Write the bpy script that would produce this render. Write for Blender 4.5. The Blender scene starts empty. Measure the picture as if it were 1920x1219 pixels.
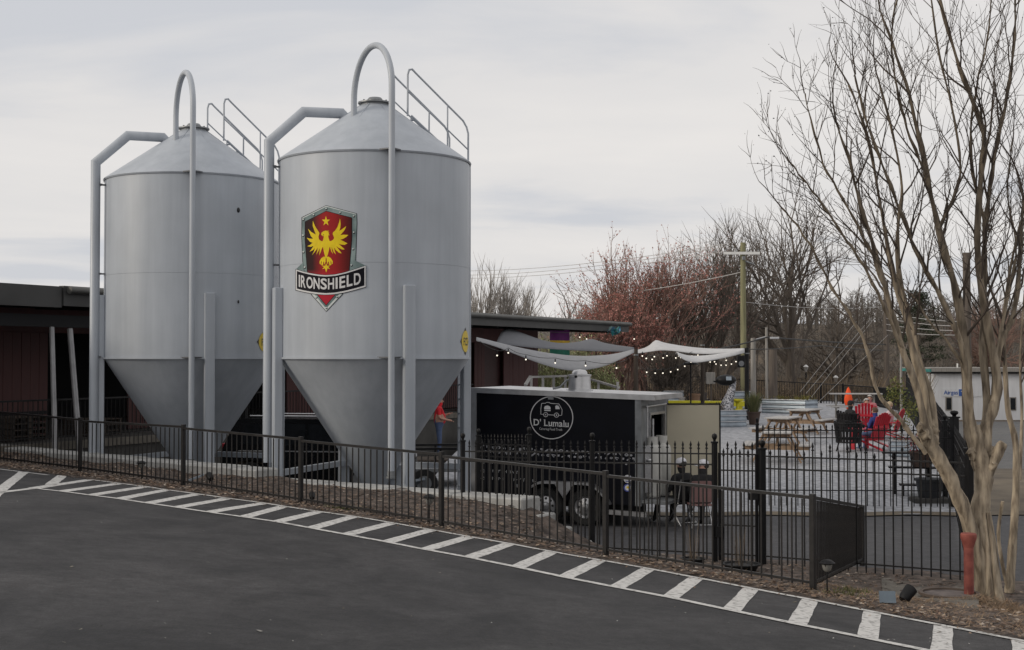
import bpy, bmesh, math, random
from mathutils import Vector, Matrix
from mathutils.geometry import tessellate_polygon

# ------------------------------------------------------------------ camera, sky, sun, exposure
sc = bpy.context.scene
COL = sc.collection
rad = math.radians
F = 2530.0                      # focal length in photograph pixels (1920 x 1219)
PITCH = rad(1.415)
CZ = 3.3                        # eye height above the driveway
cam_d = bpy.data.cameras.new('camera')
cam = bpy.data.objects.new('camera', cam_d)
COL.objects.link(cam)
cam.location = (0, 0, CZ)
cam.rotation_euler = (rad(90) + PITCH, 0, 0)
cam_d.sensor_width = 36.0
cam_d.lens = 36.0 * F / 1920.0
cam_d.clip_start = 0.1
cam_d.clip_end = 3000
sc.camera = cam

SUN_EL = rad(20)
SUN_AZ = math.atan2(-0.93, -0.30)          # sun low on the left, a little behind the camera
world = bpy.data.worlds.new('World')
sc.world = world
world.use_nodes = True
wn = world.node_tree
wn.nodes.clear()
def wnode(t, **kw):
    n = wn.nodes.new(t)
    for k, v in kw.items():
        setattr(n, k, v)
    return n
def wl(a, b):
    wn.links.new(a, b)
w_out = wnode('ShaderNodeOutputWorld')
w_bg = wnode('ShaderNodeBackground')
w_bg.inputs['Strength'].default_value = 0.1
sky = wnode('ShaderNodeTexSky', sky_type='NISHITA')
sky.sun_disc = False
sky.sun_elevation = SUN_EL
sky.sun_rotation = SUN_AZ
sky.dust_density = 2.0
w_tc = wnode('ShaderNodeTexCoord')
w_sep = wnode('ShaderNodeSeparateXYZ')
wl(w_tc.outputs['Generated'], w_sep.inputs[0])
w_mx = wnode('ShaderNodeMath', operation='MAXIMUM')
wl(w_sep.outputs['Z'], w_mx.inputs[0]); w_mx.inputs[1].default_value = 0.0
w_ad = wnode('ShaderNodeMath', operation='ADD')
wl(w_mx.outputs[0], w_ad.inputs[0]); w_ad.inputs[1].default_value = 0.10
w_dx = wnode('ShaderNodeMath', operation='DIVIDE')
w_dy = wnode('ShaderNodeMath', operation='DIVIDE')
wl(w_sep.outputs['X'], w_dx.inputs[0]); wl(w_ad.outputs[0], w_dx.inputs[1])
wl(w_sep.outputs['Y'], w_dy.inputs[0]); wl(w_ad.outputs[0], w_dy.inputs[1])
w_cb = wnode('ShaderNodeCombineXYZ')
wl(w_dx.outputs[0], w_cb.inputs[0]); wl(w_dy.outputs[0], w_cb.inputs[1])
w_map = wnode('ShaderNodeMapping')
w_map.inputs['Location'].default_value = (3.1, 1.2, 0.0)
w_map.inputs['Scale'].default_value = (0.75, 0.95, 1.0)
wl(w_cb.outputs[0], w_map.inputs[0])
w_n1 = wnode('ShaderNodeTexNoise')
w_n1.inputs['Scale'].default_value = 0.95
w_n1.inputs['Detail'].default_value = 7
w_n1.inputs['Roughness'].default_value = 0.52
w_n1.inputs['Distortion'].default_value = 0.35
wl(w_map.outputs[0], w_n1.inputs['Vector'])
w_r1 = wnode('ShaderNodeValToRGB')           # cloud sheet: pale, with a few darker wisps
e = w_r1.color_ramp.elements
e[0].position = 0.345; e[0].color = (0.56, 0.572, 0.605, 1)
e[1].position = 0.47; e[1].color = (0.685, 0.670, 0.664, 1)
e2 = w_r1.color_ramp.elements.new(0.70); e2.color = (0.745, 0.720, 0.700, 1)
wl(w_n1.outputs['Fac'], w_r1.inputs[0])
w_sc = wnode('ShaderNodeVectorMath', operation='SCALE')
wl(w_r1.outputs['Color'], w_sc.inputs[0]); w_sc.inputs['Scale'].default_value = 11.2
w_mix = wnode('ShaderNodeMix', data_type='RGBA')
w_mix.inputs['Factor'].default_value = 0.96
wl(sky.outputs['Color'], w_mix.inputs['A'])
wl(w_sc.outputs['Vector'], w_mix.inputs['B'])
wl(w_mix.outputs['Result'], w_bg.inputs['Color'])
wl(w_bg.outputs[0], w_out.inputs[0])

sun_d = bpy.data.lights.new('sun', 'SUN')
sun_d.energy = 1.5
sun_d.angle = rad(14)
sun_d.color = (1.0, 0.90, 0.76)
sun = bpy.data.objects.new('sun', sun_d)
COL.objects.link(sun)
sv = Vector((math.sin(SUN_AZ) * math.cos(SUN_EL), math.cos(SUN_AZ) * math.cos(SUN_EL), math.sin(SUN_EL)))
sun.rotation_euler = (-sv).to_track_quat('-Z', 'Y').to_euler()
sun.location = (-30, -20, 30)

sc.view_settings.view_transform = 'Standard'
sc.view_settings.look = 'None'
sc.view_settings.gamma = 1.0
sc.view_settings.exposure = 0.0
sc.view_settings.use_curve_mapping = False

# ------------------------------------------------------------------ helpers
SP, CP = math.sin(PITCH), math.cos(PITCH)
def ray(px, py):
    xr = (px - 960.0) / F
    yu = (609.5 - py) / F
    return Vector((xr, CP - yu * SP, SP + yu * CP))
def P(px, py, Y):                     # the point of the place seen at that pixel, Y metres ahead
    d = ray(px, py)
    v = d * (Y / d.y)
    return Vector((v.x, v.y, v.z + CZ))
def PXZ(px, Y):
    return (px - 960.0) / F * Y
def lerp(a, b, t):
    return a + (b - a) * t
def sstep(a, b, x):
    t = max(0.0, min(1.0, (x - a) / (b - a)))
    return t * t * (3 - 2 * t)
def interp(x, pts):
    if x <= pts[0][0]: return pts[0][1]
    for (x0, y0), (x1, y1) in zip(pts, pts[1:]):
        if x <= x1: return lerp(y0, y1, (x - x0) / (x1 - x0))
    return pts[-1][1]

class MB:
    def __init__(s):
        s.v = []; s.f = []; s.m = []
    def add(s, vs, fs, mi=0):
        n = len(s.v)
        s.v.extend([tuple(v) for v in vs])
        s.f.extend([tuple(i + n for i in f) for f in fs])
        s.m.extend([mi] * len(fs))
        return s
    def box(s, c, size, rz=0.0, mi=0, mat=None):
        hx, hy, hz = size[0] / 2, size[1] / 2, size[2] / 2
        M = mat if mat is not None else Matrix.Rotation(rz, 3, 'Z')
        c = Vector(c)
        vs = [c + M @ Vector((sx * hx, sy * hy, sz * hz)) for sz in (-1, 1) for sy in (-1, 1) for sx in (-1, 1)]
        return s.add(vs, [(0, 2, 3, 1), (4, 5, 7, 6), (0, 1, 5, 4), (2, 6, 7, 3), (0, 4, 6, 2), (1, 3, 7, 5)], mi)
    def beam(s, p, q, w, h, up=(0, 0, 1), mi=0):
        p = Vector(p); q = Vector(q)
        z = (q - p)
        L = z.length
        if L < 1e-6: return s
        z.normalize()
        u = Vector(up)
        x = u.cross(z)
        if x.length < 1e-3: x = Vector((1, 0, 0)).cross(z)
        x.normalize()
        y = z.cross(x)
        M = Matrix((x, y, z)).transposed()
        return s.box((p + q) / 2, (w, h, L), mat=M, mi=mi)
    def bbox(s, c, size, bev=0.01, rz=0.0, mi=0):      # box with chamfered edges
        hx, hy, hz = size[0] / 2, size[1] / 2, size[2] / 2
        M = Matrix.Rotation(rz, 3, 'Z'); c = Vector(c)
        b = min(bev, hx * .9, hy * .9, hz * .9)
        vs = []; idx = {}
        for sx in (-1, 1):
            for sy in (-1, 1):
                for sz in (-1, 1):
                    for ax in range(3):
                        l = [hx - b, hy - b, hz - b]
                        full = (hx, hy, hz)
                        l[ax] = full[ax]
                        idx[(sx, sy, sz, ax)] = len(vs)
                        vs.append(c + M @ Vector((sx * l[0], sy * l[1], sz * l[2])))
        fs = []
        for sx in (-1, 1):
            fs.append([idx[(sx, a, bb, 0)] for a, bb in ((-1, -1), (1, -1), (1, 1), (-1, 1))])
            fs.append([idx[(a, sx, bb, 1)] for a, bb in ((-1, -1), (1, -1), (1, 1), (-1, 1))])
            fs.append([idx[(a, bb, sx, 2)] for a, bb in ((-1, -1), (1, -1), (1, 1), (-1, 1))])
        for a in (-1, 1):
            for bb in (-1, 1):
                fs.append([idx[(-1, a, bb, 1)], idx[(1, a, bb, 1)], idx[(1, a, bb, 2)], idx[(-1, a, bb, 2)]])
                fs.append([idx[(a, -1, bb, 0)], idx[(a, 1, bb, 0)], idx[(a, 1, bb, 2)], idx[(a, -1, bb, 2)]])
                fs.append([idx[(a, bb, -1, 0)], idx[(a, bb, 1, 0)], idx[(a, bb, 1, 1)], idx[(a, bb, -1, 1)]])
                for cc in (-1, 1):
                    pass
        for k in [(x, y, z) for x in (-1, 1) for y in (-1, 1) for z in (-1, 1)]:
            fs.append([idx[k + (0,)], idx[k + (1,)], idx[k + (2,)]])
        return s.add(vs, fs, mi)
    def tube(s, pts, rs, sides=8, caps=True, mi=0, up=None):
        pts = [Vector(p) for p in pts]
        n = len(pts)
        if not hasattr(rs, '__len__'): rs = [rs] * n
        vs = []; fs = []
        t0 = (pts[1] - pts[0]).normalized()
        a = Vector((0, 0, 1)) if abs(t0.z) < .9 else Vector((1, 0, 0))
        x = a.cross(t0).normalized()
        for i in range(n):
            if i == 0: t = pts[1] - pts[0]; k = 1.0
            elif i == n - 1: t = pts[-1] - pts[-2]; k = 1.0
            else:
                u1 = (pts[i] - pts[i - 1]).normalized(); u2 = (pts[i + 1] - pts[i]).normalized()
                t = u1 + u2
            if t.length < 1e-9: t = t0
            t = t.normalized()
            x = x - t * x.dot(t)
            if x.length < 1e-6: x = Vector((1, 0, 0)) - t * t.x
            x.normalize()
            y = t.cross(x)
            sx = 1.0
            for j in range(sides):
                an = 2 * math.pi * j / sides
                off = x * math.cos(an) + y * math.sin(an)
                if 0 < i < n - 1:          # mitre the bend so the pipe keeps its width
                    cosb = max(.35, u1.dot(t))
                    bd = u2 - u1
                    bd = bd - t * bd.dot(t)
                    if bd.length > 1e-5:
                        bd.normalize()
                        off = off + bd * off.dot(bd) * (1 / cosb - 1)
                vs.append(pts[i] + off * rs[i])
        for i in range(n - 1):
            for j in range(sides):
                k = (j + 1) % sides
                fs.append((i * sides + j, i * sides + k, (i + 1) * sides + k, (i + 1) * sides + j))
        if caps:
            fs.append(tuple(range(sides - 1, -1, -1)))
            fs.append(tuple((n - 1) * sides + j for j in range(sides)))
        return s.add(vs, fs, mi)
    def lathe(s, prof, c=(0, 0, 0), sides=24, mi=0, sx=1.0, sy=1.0, caps=True):
        c = Vector(c); n = len(prof); vs = []; fs = []
        for r, z in prof:
            for j in range(sides):
                a = 2 * math.pi * j / sides
                vs.append(c + Vector((r * sx * math.cos(a), r * sy * math.sin(a), z)))
        for i in range(n - 1):
            for j in range(sides):
                k = (j + 1) % sides
                fs.append((i * sides + j, i * sides + k, (i + 1) * sides + k, (i + 1) * sides + j))
        if caps:
            if prof[0][0] > 1e-4: fs.append(tuple(range(sides - 1, -1, -1)))
            if prof[-1][0] > 1e-4: fs.append(tuple((n - 1) * sides + j for j in range(sides)))
        return s.add(vs, fs, mi)
    def grid(s, fn, nu, nv, mi=0):
        vs = [fn(i / nu, j / nv) for j in range(nv + 1) for i in range(nu + 1)]
        w = nu + 1
        fs = [(j * w + i, j * w + i + 1, (j + 1) * w + i + 1, (j + 1) * w + i) for j in range(nv) for i in range(nu)]
        return s.add(vs, fs, mi)
    def prism(s, loop, off, mi=0):        # loop of 3-D points extruded by off
        off = Vector(off); n = len(loop)
        a = [Vector(p) for p in loop]; b = [p + off for p in a]
        tris = tessellate_polygon([a])
        fs = [tuple(t) for t in tris] + [tuple(i + n for i in reversed(t)) for t in tris]
        fs += [(i, (i + 1) % n, (i + 1) % n + n, i + n) for i in range(n)]
        return s.add(a + b, fs, mi)
    def ball(s, c, r, seg=10, rings=6, mi=0, scl=(1, 1, 1)):
        c = Vector(c)
        vs = [c + Vector((0, 0, -r * scl[2]))]
        for i in range(1, rings):
            a = -math.pi / 2 + math.pi * i / rings
            for j in range(seg):
                b = 2 * math.pi * j / seg
                vs.append(c + Vector((r * scl[0] * math.cos(a) * math.cos(b), r * scl[1] * math.cos(a) * math.sin(b), r * scl[2] * math.sin(a))))
        vs.append(c + Vector((0, 0, r * scl[2])))
        fs = []
        for j in range(seg):
            k = (j + 1) % seg
            fs.append((0, 1 + k, 1 + j))
            fs.append((len(vs) - 1, 1 + (rings - 2) * seg + j, 1 + (rings - 2) * seg + k))
        for i in range(rings - 2):
            for j in range(seg):
                k = (j + 1) % seg
                fs.append((1 + i * seg + j, 1 + i * seg + k, 1 + (i + 1) * seg + k, 1 + (i + 1) * seg + j))
        return s.add(vs, fs, mi)
    def mesh(s, name, mats, smooth=False, off=None):
        me = bpy.data.meshes.new(name)
        vs = s.v
        if off is not None:
            ox, oy, oz = off
            vs = [(v[0] - ox, v[1] - oy, v[2] - oz) for v in vs]
        me.from_pydata(vs, [], s.f)
        for m in (mats if isinstance(mats, (list, tuple)) else [mats]):
            me.materials.append(m)
        if max(s.m, default=0) > 0:
            me.polygons.foreach_set('material_index', s.m)
        if smooth:
            me.polygons.foreach_set('use_smooth', [True] * len(s.f))
            me.set_sharp_from_angle(angle=rad(smooth if smooth is not True else 40))
        me.update()
        return me

def props(o, label=None, cat=None, group=None, kind=None):
    if label: o['label'] = label
    if cat: o['category'] = cat
    if group: o['group'] = group
    if kind: o['kind'] = kind
    return o
def mk(name, mb, mats, parent=None, label=None, cat=None, group=None, kind=None, smooth=False, local=False, origin=None):
    """one mesh object; with a parent the verts are world coordinates unless local"""
    off = None
    if parent is not None and not local:
        w = Vector(parent.location)
        if parent.parent is not None: w = w + Vector(parent.parent.location)
        off = w
    if parent is None and origin is not None: off = Vector(origin)
    me = mb.mesh(name, mats, smooth, off)
    o = bpy.data.objects.new(name, me)
    COL.objects.link(o)
    if parent is not None: o.parent = parent
    if parent is None and origin is not None: o.location = origin
    return props(o, label, cat, group, kind)
def share(name, me, parent, loc=(0, 0, 0), rz=0.0, scale=None, rot=None):
    o = bpy.data.objects.new(name, me)
    COL.objects.link(o)
    o.parent = parent
    o.location = loc
    if rot is not None: o.rotation_euler = rot
    elif rz: o.rotation_euler = (0, 0, rz)
    if scale is not None: o.scale = scale
    return o
def thing(name, label, cat, loc=(0, 0, 0), rz=0.0, group=None):
    o = bpy.data.objects.new(name, None)
    o.empty_display_size = .2
    COL.objects.link(o)
    o.location = loc
    o.rotation_euler = (0, 0, rz)
    return props(o, label, cat, group)
def dup(root, loc, rz, label=None, scale=None):
    kids = [c for c in bpy.data.objects if c.parent == root]
    r = root.copy(); COL.objects.link(r)
    r.location = loc; r.rotation_euler = (0, 0, rz)
    if scale: r.scale = scale
    if label: r['label'] = label
    for ch in kids:
        c = ch.copy(); COL.objects.link(c); c.parent = r
        for g in [q for q in bpy.data.objects if q.parent == ch]:
            d = g.copy(); COL.objects.link(d); d.parent = c
    return r

# ------------------------------------------------------------------ materials
def newmat(name):
    m = bpy.data.materials.new(name)
    m.use_nodes = True
    nt = m.node_tree
    b = nt.nodes['Principled BSDF']
    return m, nt, b
def nd(nt, t, **kw):
    n = nt.nodes.new(t)
    for k, v in kw.items(): setattr(n, k, v)
    return n
def c4(c): return (c[0], c[1], c[2], 1.0)
def PM(name, col, rough=.6, metal=0.0, var=.18, scale=6.0, bump=0.0, bscale=60.0, col2=None, spec=.5, stretch=None, detail=5, emit=None, thr=None):
    """plain procedural surface: two tones of noise, fine bump, uneven roughness"""
    m, nt, b = newmat(name)
    L = nt.links.new
    tc = nd(nt, 'ShaderNodeTexCoord')
    vec = tc.outputs['Object']
    if stretch:
        mp = nd(nt, 'ShaderNodeMapping'); mp.inputs['Scale'].default_value = stretch
        L(vec, mp.inputs[0]); vec = mp.outputs[0]
    n = nd(nt, 'ShaderNodeTexNoise'); n.inputs['Scale'].default_value = scale; n.inputs['Detail'].default_value = detail
    L(vec, n.inputs['Vector'])
    r = nd(nt, 'ShaderNodeValToRGB')
    a = c4([max(0, c * (1 - var)) for c in col]); z = c4(col2) if col2 else c4([min(1, c * (1 + var)) for c in col])
    lo, hi = thr if thr else (.32, .68)
    r.color_ramp.elements[0].position = lo; r.color_ramp.elements[0].color = a
    r.color_ramp.elements[1].position = hi; r.color_ramp.elements[1].color = z
    L(n.outputs['Fac'], r.inputs[0]); L(r.outputs[0], b.inputs['Base Color'])
    b.inputs['Metallic'].default_value = metal
    b.inputs['Specular IOR Level'].default_value = spec
    mr = nd(nt, 'ShaderNodeMapRange')
    mr.inputs['To Min'].default_value = max(.03, rough - .08); mr.inputs['To Max'].default_value = min(1, rough + .1)
    L(n.outputs['Fac'], mr.inputs['Value']); L(mr.outputs[0], b.inputs['Roughness'])
    if bump:
        n2 = nd(nt, 'ShaderNodeTexNoise'); n2.inputs['Scale'].default_value = bscale; n2.inputs['Detail'].default_value = 4
        L(vec, n2.inputs['Vector'])
        bp = nd(nt, 'ShaderNodeBump'); bp.inputs['Strength'].default_value = bump; bp.inputs['Distance'].default_value = .02
        L(n2.outputs['Fac'], bp.inputs['Height']); L(bp.outputs[0], b.inputs['Normal'])
    if emit:
        b.inputs['Emission Color'].default_value = c4(emit[0]); b.inputs['Emission Strength'].default_value = emit[1]
    return m
def island_mat(name, cols, rough=.9, trans=0.0):
    """colour picked at random for each loose piece of one mesh (leaves, twigs, boards)"""
    m, nt, b = newmat(name)
    g = nd(nt, 'ShaderNodeNewGeometry'); r = nd(nt, 'ShaderNodeValToRGB')
    r.color_ramp.interpolation = 'LINEAR'
    n = len(cols)
    while len(r.color_ramp.elements) < n: r.color_ramp.elements.new(.5)
    for i, c in enumerate(cols):
        r.color_ramp.elements[i].position = i / max(1, n - 1); r.color_ramp.elements[i].color = c4(c)
    nt.links.new(g.outputs['Random Per Island'], r.inputs[0]); nt.links.new(r.outputs[0], b.inputs['Base Color'])
    b.inputs['Roughness'].default_value = rough
    return m

M = {}
def asphalt(name, dark, light, patch=.35, warm=1.0):
    m, nt, b = newmat(name)
    L = nt.links.new
    tc = nd(nt, 'ShaderNodeTexCoord')
    mp = nd(nt, 'ShaderNodeMapping'); mp.inputs['Rotation'].default_value = (0, 0, .7); mp.inputs['Scale'].default_value = (.9, 1.1, 1)
    L(tc.outputs['Object'], mp.inputs[0])
    n1 = nd(nt, 'ShaderNodeTexNoise'); n1.inputs['Scale'].default_value = patch; n1.inputs['Detail'].default_value = 7; n1.inputs['Roughness'].default_value = .55; n1.inputs['Distortion'].default_value = .5
    L(mp.outputs[0], n1.inputs['Vector'])
    n2 = nd(nt, 'ShaderNodeTexNoise'); n2.inputs['Scale'].default_value = 55; n2.inputs['Detail'].default_value = 3
    L(tc.outputs['Object'], n2.inputs['Vector'])
    v = nd(nt, 'ShaderNodeTexVoronoi'); v.inputs['Scale'].default_value = 26
    L(tc.outputs['Object'], v.inputs['Vector'])
    r1 = nd(nt, 'ShaderNodeValToRGB')
    r1.color_ramp.elements[0].position = .38; r1.color_ramp.elements[0].color = c4(dark)
    r1.color_ramp.elements[1].position = .64; r1.color_ramp.elements[1].color = c4(light)
    mp2 = nd(nt, 'ShaderNodeMapping'); mp2.inputs['Rotation'].default_value = (0, 0, .25); mp2.inputs['Scale'].default_value = (1.15, .85, 1)
    L(tc.outputs['Object'], mp2.inputs[0])
    n4 = nd(nt, 'ShaderNodeTexNoise'); n4.inputs['Scale'].default_value = patch * 3.4; n4.inputs['Detail'].default_value = 9; n4.inputs['Roughness'].default_value = .6; n4.inputs['Distortion'].default_value = .8
    L(mp2.outputs[0], n4.inputs['Vector'])
    am = nd(nt, 'ShaderNodeMix', data_type='FLOAT'); am.inputs['Factor'].default_value = .55
    L(n1.outputs['Fac'], am.inputs['A']); L(n4.outputs['Fac'], am.inputs['B'])
    L(am.outputs['Result'], r1.inputs[0])
    mm = nd(nt, 'ShaderNodeMix', data_type='RGBA', blend_type='OVERLAY'); mm.inputs['Factor'].default_value = .7
    L(r1.outputs[0], mm.inputs['A']); L(n2.outputs['Fac'], mm.inputs['B'])
    # a scatter of pale grit
    n5 = nd(nt, 'ShaderNodeTexNoise'); n5.inputs['Scale'].default_value = 6.5; n5.inputs['Detail'].default_value = 12; n5.inputs['Roughness'].default_value = .8
    L(tc.outputs['Object'], n5.inputs['Vector'])
    c5 = nd(nt, 'ShaderNodeMapRange'); c5.inputs['From Min'].default_value = .32; c5.inputs['From Max'].default_value = .68; c5.inputs['To Min'].default_value = .55; c5.inputs['To Max'].default_value = 1.4
    L(n5.outputs['Fac'], c5.inputs['Value'])
    sc5 = nd(nt, 'ShaderNodeVectorMath', operation='SCALE')
    L(mm.outputs['Result'], sc5.inputs[0]); L(c5.outputs[0], sc5.inputs['Scale'])
    lt = nd(nt, 'ShaderNodeMath', operation='LESS_THAN'); lt.inputs[1].default_value = .055
    L(v.outputs['Distance'], lt.inputs[0])
    m3 = nd(nt, 'ShaderNodeMix', data_type='RGBA'); m3.inputs['B'].default_value = (.22, .21, .2, 1)
    ml = nd(nt, 'ShaderNodeMath', operation='MULTIPLY'); ml.inputs[1].default_value = .6
    L(lt.outputs[0], ml.inputs[0]); L(ml.outputs[0], m3.inputs['Factor']); L(sc5.outputs[0], m3.inputs['A'])
    L(m3.outputs['Result'], b.inputs['Base Color'])
    mr = nd(nt, 'ShaderNodeMapRange'); mr.inputs['To Min'].default_value = .62; mr.inputs['To Max'].default_value = .9
    L(n1.outputs['Fac'], mr.inputs['Value']); L(mr.outputs[0], b.inputs['Roughness'])
    b.inputs['Specular IOR Level'].default_value = .3
    bp = nd(nt, 'ShaderNodeBump'); bp.inputs['Strength'].default_value = .5; bp.inputs['Distance'].default_value = .008
    L(n2.outputs['Fac'], bp.inputs['Height']); L(bp.outputs[0], b.inputs['Normal'])
    return m
M['lot'] = asphalt('lot_asphalt', (.018, .018, .020), (.064, .062, .064), .24)
M['drive'] = asphalt('drive_asphalt', (.045, .045, .05), (.075, .075, .08), .8)
M['road'] = asphalt('road_asphalt', (.10, .10, .10), (.145, .142, .138), .3)
M['mulch'] = PM('mulch', (.068, .050, .041), .95, var=.6, scale=6.5, bump=1.0, bscale=30, col2=(.15, .117, .098), detail=12)
M['gravel'] = PM('gravel', (.29, .30, .325), .9, var=.25, scale=7, bump=.8, bscale=45, col2=(.46, .468, .495), detail=10)
M['earth'] = PM('earth', (.085, .068, .05), .95, var=.4, scale=.25, bump=.5, bscale=4, col2=(.17, .13, .09), detail=9)
M['verge'] = PM('verge', (.10, .08, .06), .95, var=.3, scale=.6, bump=.5, bscale=10, col2=(.19, .155, .11), detail=9)
M['paint'] = PM('road_paint', (.46, .45, .43), .8, var=.42, scale=17, bump=.3, bscale=70, col2=(.60, .59, .57), detail=10, thr=(.34, .49))
M['concrete'] = PM('concrete', (.36, .36, .35), .85, var=.2, scale=5, bump=.3, bscale=30, detail=9)
M['slab'] = PM('slab_concrete', (.13, .118, .10), .9, var=.3, scale=4, bump=.35, bscale=30, detail=9)
M['black'] = PM('black_iron', (.006, .006, .007), .5, var=.3, scale=15, bump=.08, bscale=120, spec=.28)
M['rail'] = PM('fence_bronze', (.008, .008, .009), .42, var=.3, scale=12, bump=.05, bscale=120, col2=(.015, .013, .013), spec=.35)
M['trunkpost'] = PM('brown_post', (.05, .037, .028), .8, var=.3, scale=6, stretch=(6, 6, .6))
M['wood'] = PM('weathered_wood', (.40, .39, .38), .8, var=.18, scale=5, stretch=(9, 1, 9), bump=.2, bscale=30)
M['woodside'] = PM('cedar_wood', (.27, .185, .12), .75, var=.25, scale=5, stretch=(4, 4, 1.2), bump=.2)
M['treated'] = PM('treated_pole', (.21, .20, .11), .8, var=.22, scale=3, stretch=(6, 6, .35))
M['greypole'] = PM('grey_pole', (.27, .255, .235), .8, var=.2, scale=3, stretch=(6, 6, .35))
M['darkpole'] = PM('dark_pole', (.11, .09, .075), .85, var=.25, scale=3, stretch=(6, 6, .35))
M['dullpipe'] = PM('dull_pipe', (.30, .30, .31), .5, .4, var=.15, scale=4)
M['galv'] = PM('galvanised', (.30, .345, .39), .42, .75, var=.15, scale=4)
M['alu'] = PM('aluminium', (.52, .52, .53), .33, .9, var=.12, scale=5)
M['steelgrey'] = PM('grey_steel', (.22, .23, .24), .45, .6, var=.2, scale=6)
M['white'] = PM('white_paint', (.72, .72, .70), .5, var=.08, scale=3)
M['bwhite'] = PM('white_siding', (.66, .67, .69), .6, var=.07, scale=1.5, stretch=(3, 3, .4))
M['teal'] = PM('teal_trim', (.03, .24, .22), .5)
M['glassdark'] = PM('dark_glass', (.012, .014, .017), .14, var=.3, spec=.25)
M['redwall'] = PM('red_siding', (.08, .029, .028), .7, var=.25, scale=1.2, stretch=(2, 2, .5))
M['reddoor'] = PM('dark_red_door', (.05, .02, .02), .6)
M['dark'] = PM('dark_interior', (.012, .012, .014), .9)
M['roofmetal'] = PM('roof_metal', (.10, .10, .095), .5, .3, var=.2, scale=2)
M['fascia'] = PM('fascia_dark', (.05, .05, .05), .6, var=.25, scale=1.2)
M['dock'] = PM('dock_concrete', (.065, .063, .06), .9, var=.3, scale=1.5, bump=.2)
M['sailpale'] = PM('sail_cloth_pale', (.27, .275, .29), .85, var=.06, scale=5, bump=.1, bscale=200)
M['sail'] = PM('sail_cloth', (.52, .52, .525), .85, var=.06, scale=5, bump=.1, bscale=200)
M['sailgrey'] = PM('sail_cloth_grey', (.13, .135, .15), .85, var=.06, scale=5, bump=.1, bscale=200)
M['tyre'] = PM('tyre_rubber', (.014, .014, .014), .8, var=.2, scale=20)
M['blackpaint'] = PM('black_paint', (.005, .006, .008), .25, var=.3, scale=3, spec=.3)
M['trailerblack'] = PM('trailer_vinyl', (.004, .0045, .008), .42, var=.25, scale=2, spec=.16)
M['beige'] = PM('beige_panel', (.47, .43, .33), .55, var=.06, scale=1.3)
M['tank'] = PM('propane_paint', (.46, .455, .43), .45, var=.1, scale=5)
M['diamond'] = PM('diamond_plate', (.36, .36, .37), .38, .85, var=.2, scale=60, bump=.6, bscale=60)
M['redplastic'] = PM('red_plastic', (.42, .012, .028), .4, var=.12, scale=6)
M['yellow'] = PM('yellow_paint', (.62, .56, .02), .55, var=.08, scale=5)
M['orange'] = PM('orange_cloth', (.85, .09, .015), .8, var=.12, scale=9)
M['redpost'] = PM('faded_red_paint', (.22, .045, .035), .7, var=.35, scale=7, col2=(.30, .085, .065), bump=.15)
M['terracotta'] = PM('brown_pot', (.07, .045, .035), .7, var=.2)
M['bulb'] = PM('lit_bulb', (.9, .85, .75), .3, emit=((1.0, .90, .74), 1.25))
M['wire'] = PM('wire_dark', (.03, .03, .03), .6)
M['wirelight'] = PM('wire_pale', (.42, .41, .40), .5)
M['skin'] = PM('skin', (.42, .235, .175), .55, var=.08, scale=20)
M['bark'] = PM('crape_bark', (.18, .14, .098), .78, var=.3, scale=3.2, stretch=(5, 5, .9), col2=(.41, .34, .25), bump=.55, bscale=14, detail=10, thr=(.36, .62))
def darken_high(m):
    """smooth tan bark low down, its tone multiplied darker towards the upper limbs"""
    nt = m.node_tree; b = nt.nodes['Principled BSDF']; L = nt.links.new
    src = b.inputs['Base Color'].links[0].from_socket
    tc = nd(nt, 'ShaderNodeTexCoord'); sp = nd(nt, 'ShaderNodeSeparateXYZ'); L(tc.outputs['Object'], sp.inputs[0])
    n = nd(nt, 'ShaderNodeTexNoise'); n.inputs['Scale'].default_value = 3; L(tc.outputs['Object'], n.inputs['Vector'])
    ad = nd(nt, 'ShaderNodeMath', operation='MULTIPLY_ADD'); ad.inputs[1].default_value = 2.2; L(n.outputs['Fac'], ad.inputs[0]); L(sp.outputs['Z'], ad.inputs[2])
    mr = nd(nt, 'ShaderNodeMapRange'); mr.inputs['From Min'].default_value = 3.2; mr.inputs['From Max'].default_value = 6.2; L(ad.outputs[0], mr.inputs['Value'])
    mx = nd(nt, 'ShaderNodeMix', data_type='RGBA', blend_type='MULTIPLY'); mx.inputs['B'].default_value = (.42, .40, .38, 1)
    L(mr.outputs[0], mx.inputs['Factor']); L(src, mx.inputs['A']); L(mx.outputs['Result'], b.inputs['Base Color'])
darken_high(M['bark'])
M['twig'] = PM('twig_bark', (.065, .05, .04), .85, var=.3, scale=4)
M['treebark'] = PM('tree_bark', (.095, .078, .064), .9, var=.3, scale=3, stretch=(4, 4, .7))
M['treebark2'] = PM('grey_tree_bark', (.135, .12, .105), .9, var=.3, scale=3, stretch=(4, 4, .7))
M['treered'] = PM('reddish_bark', (.14, .085, .07), .9, var=.3, scale=3)

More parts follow.
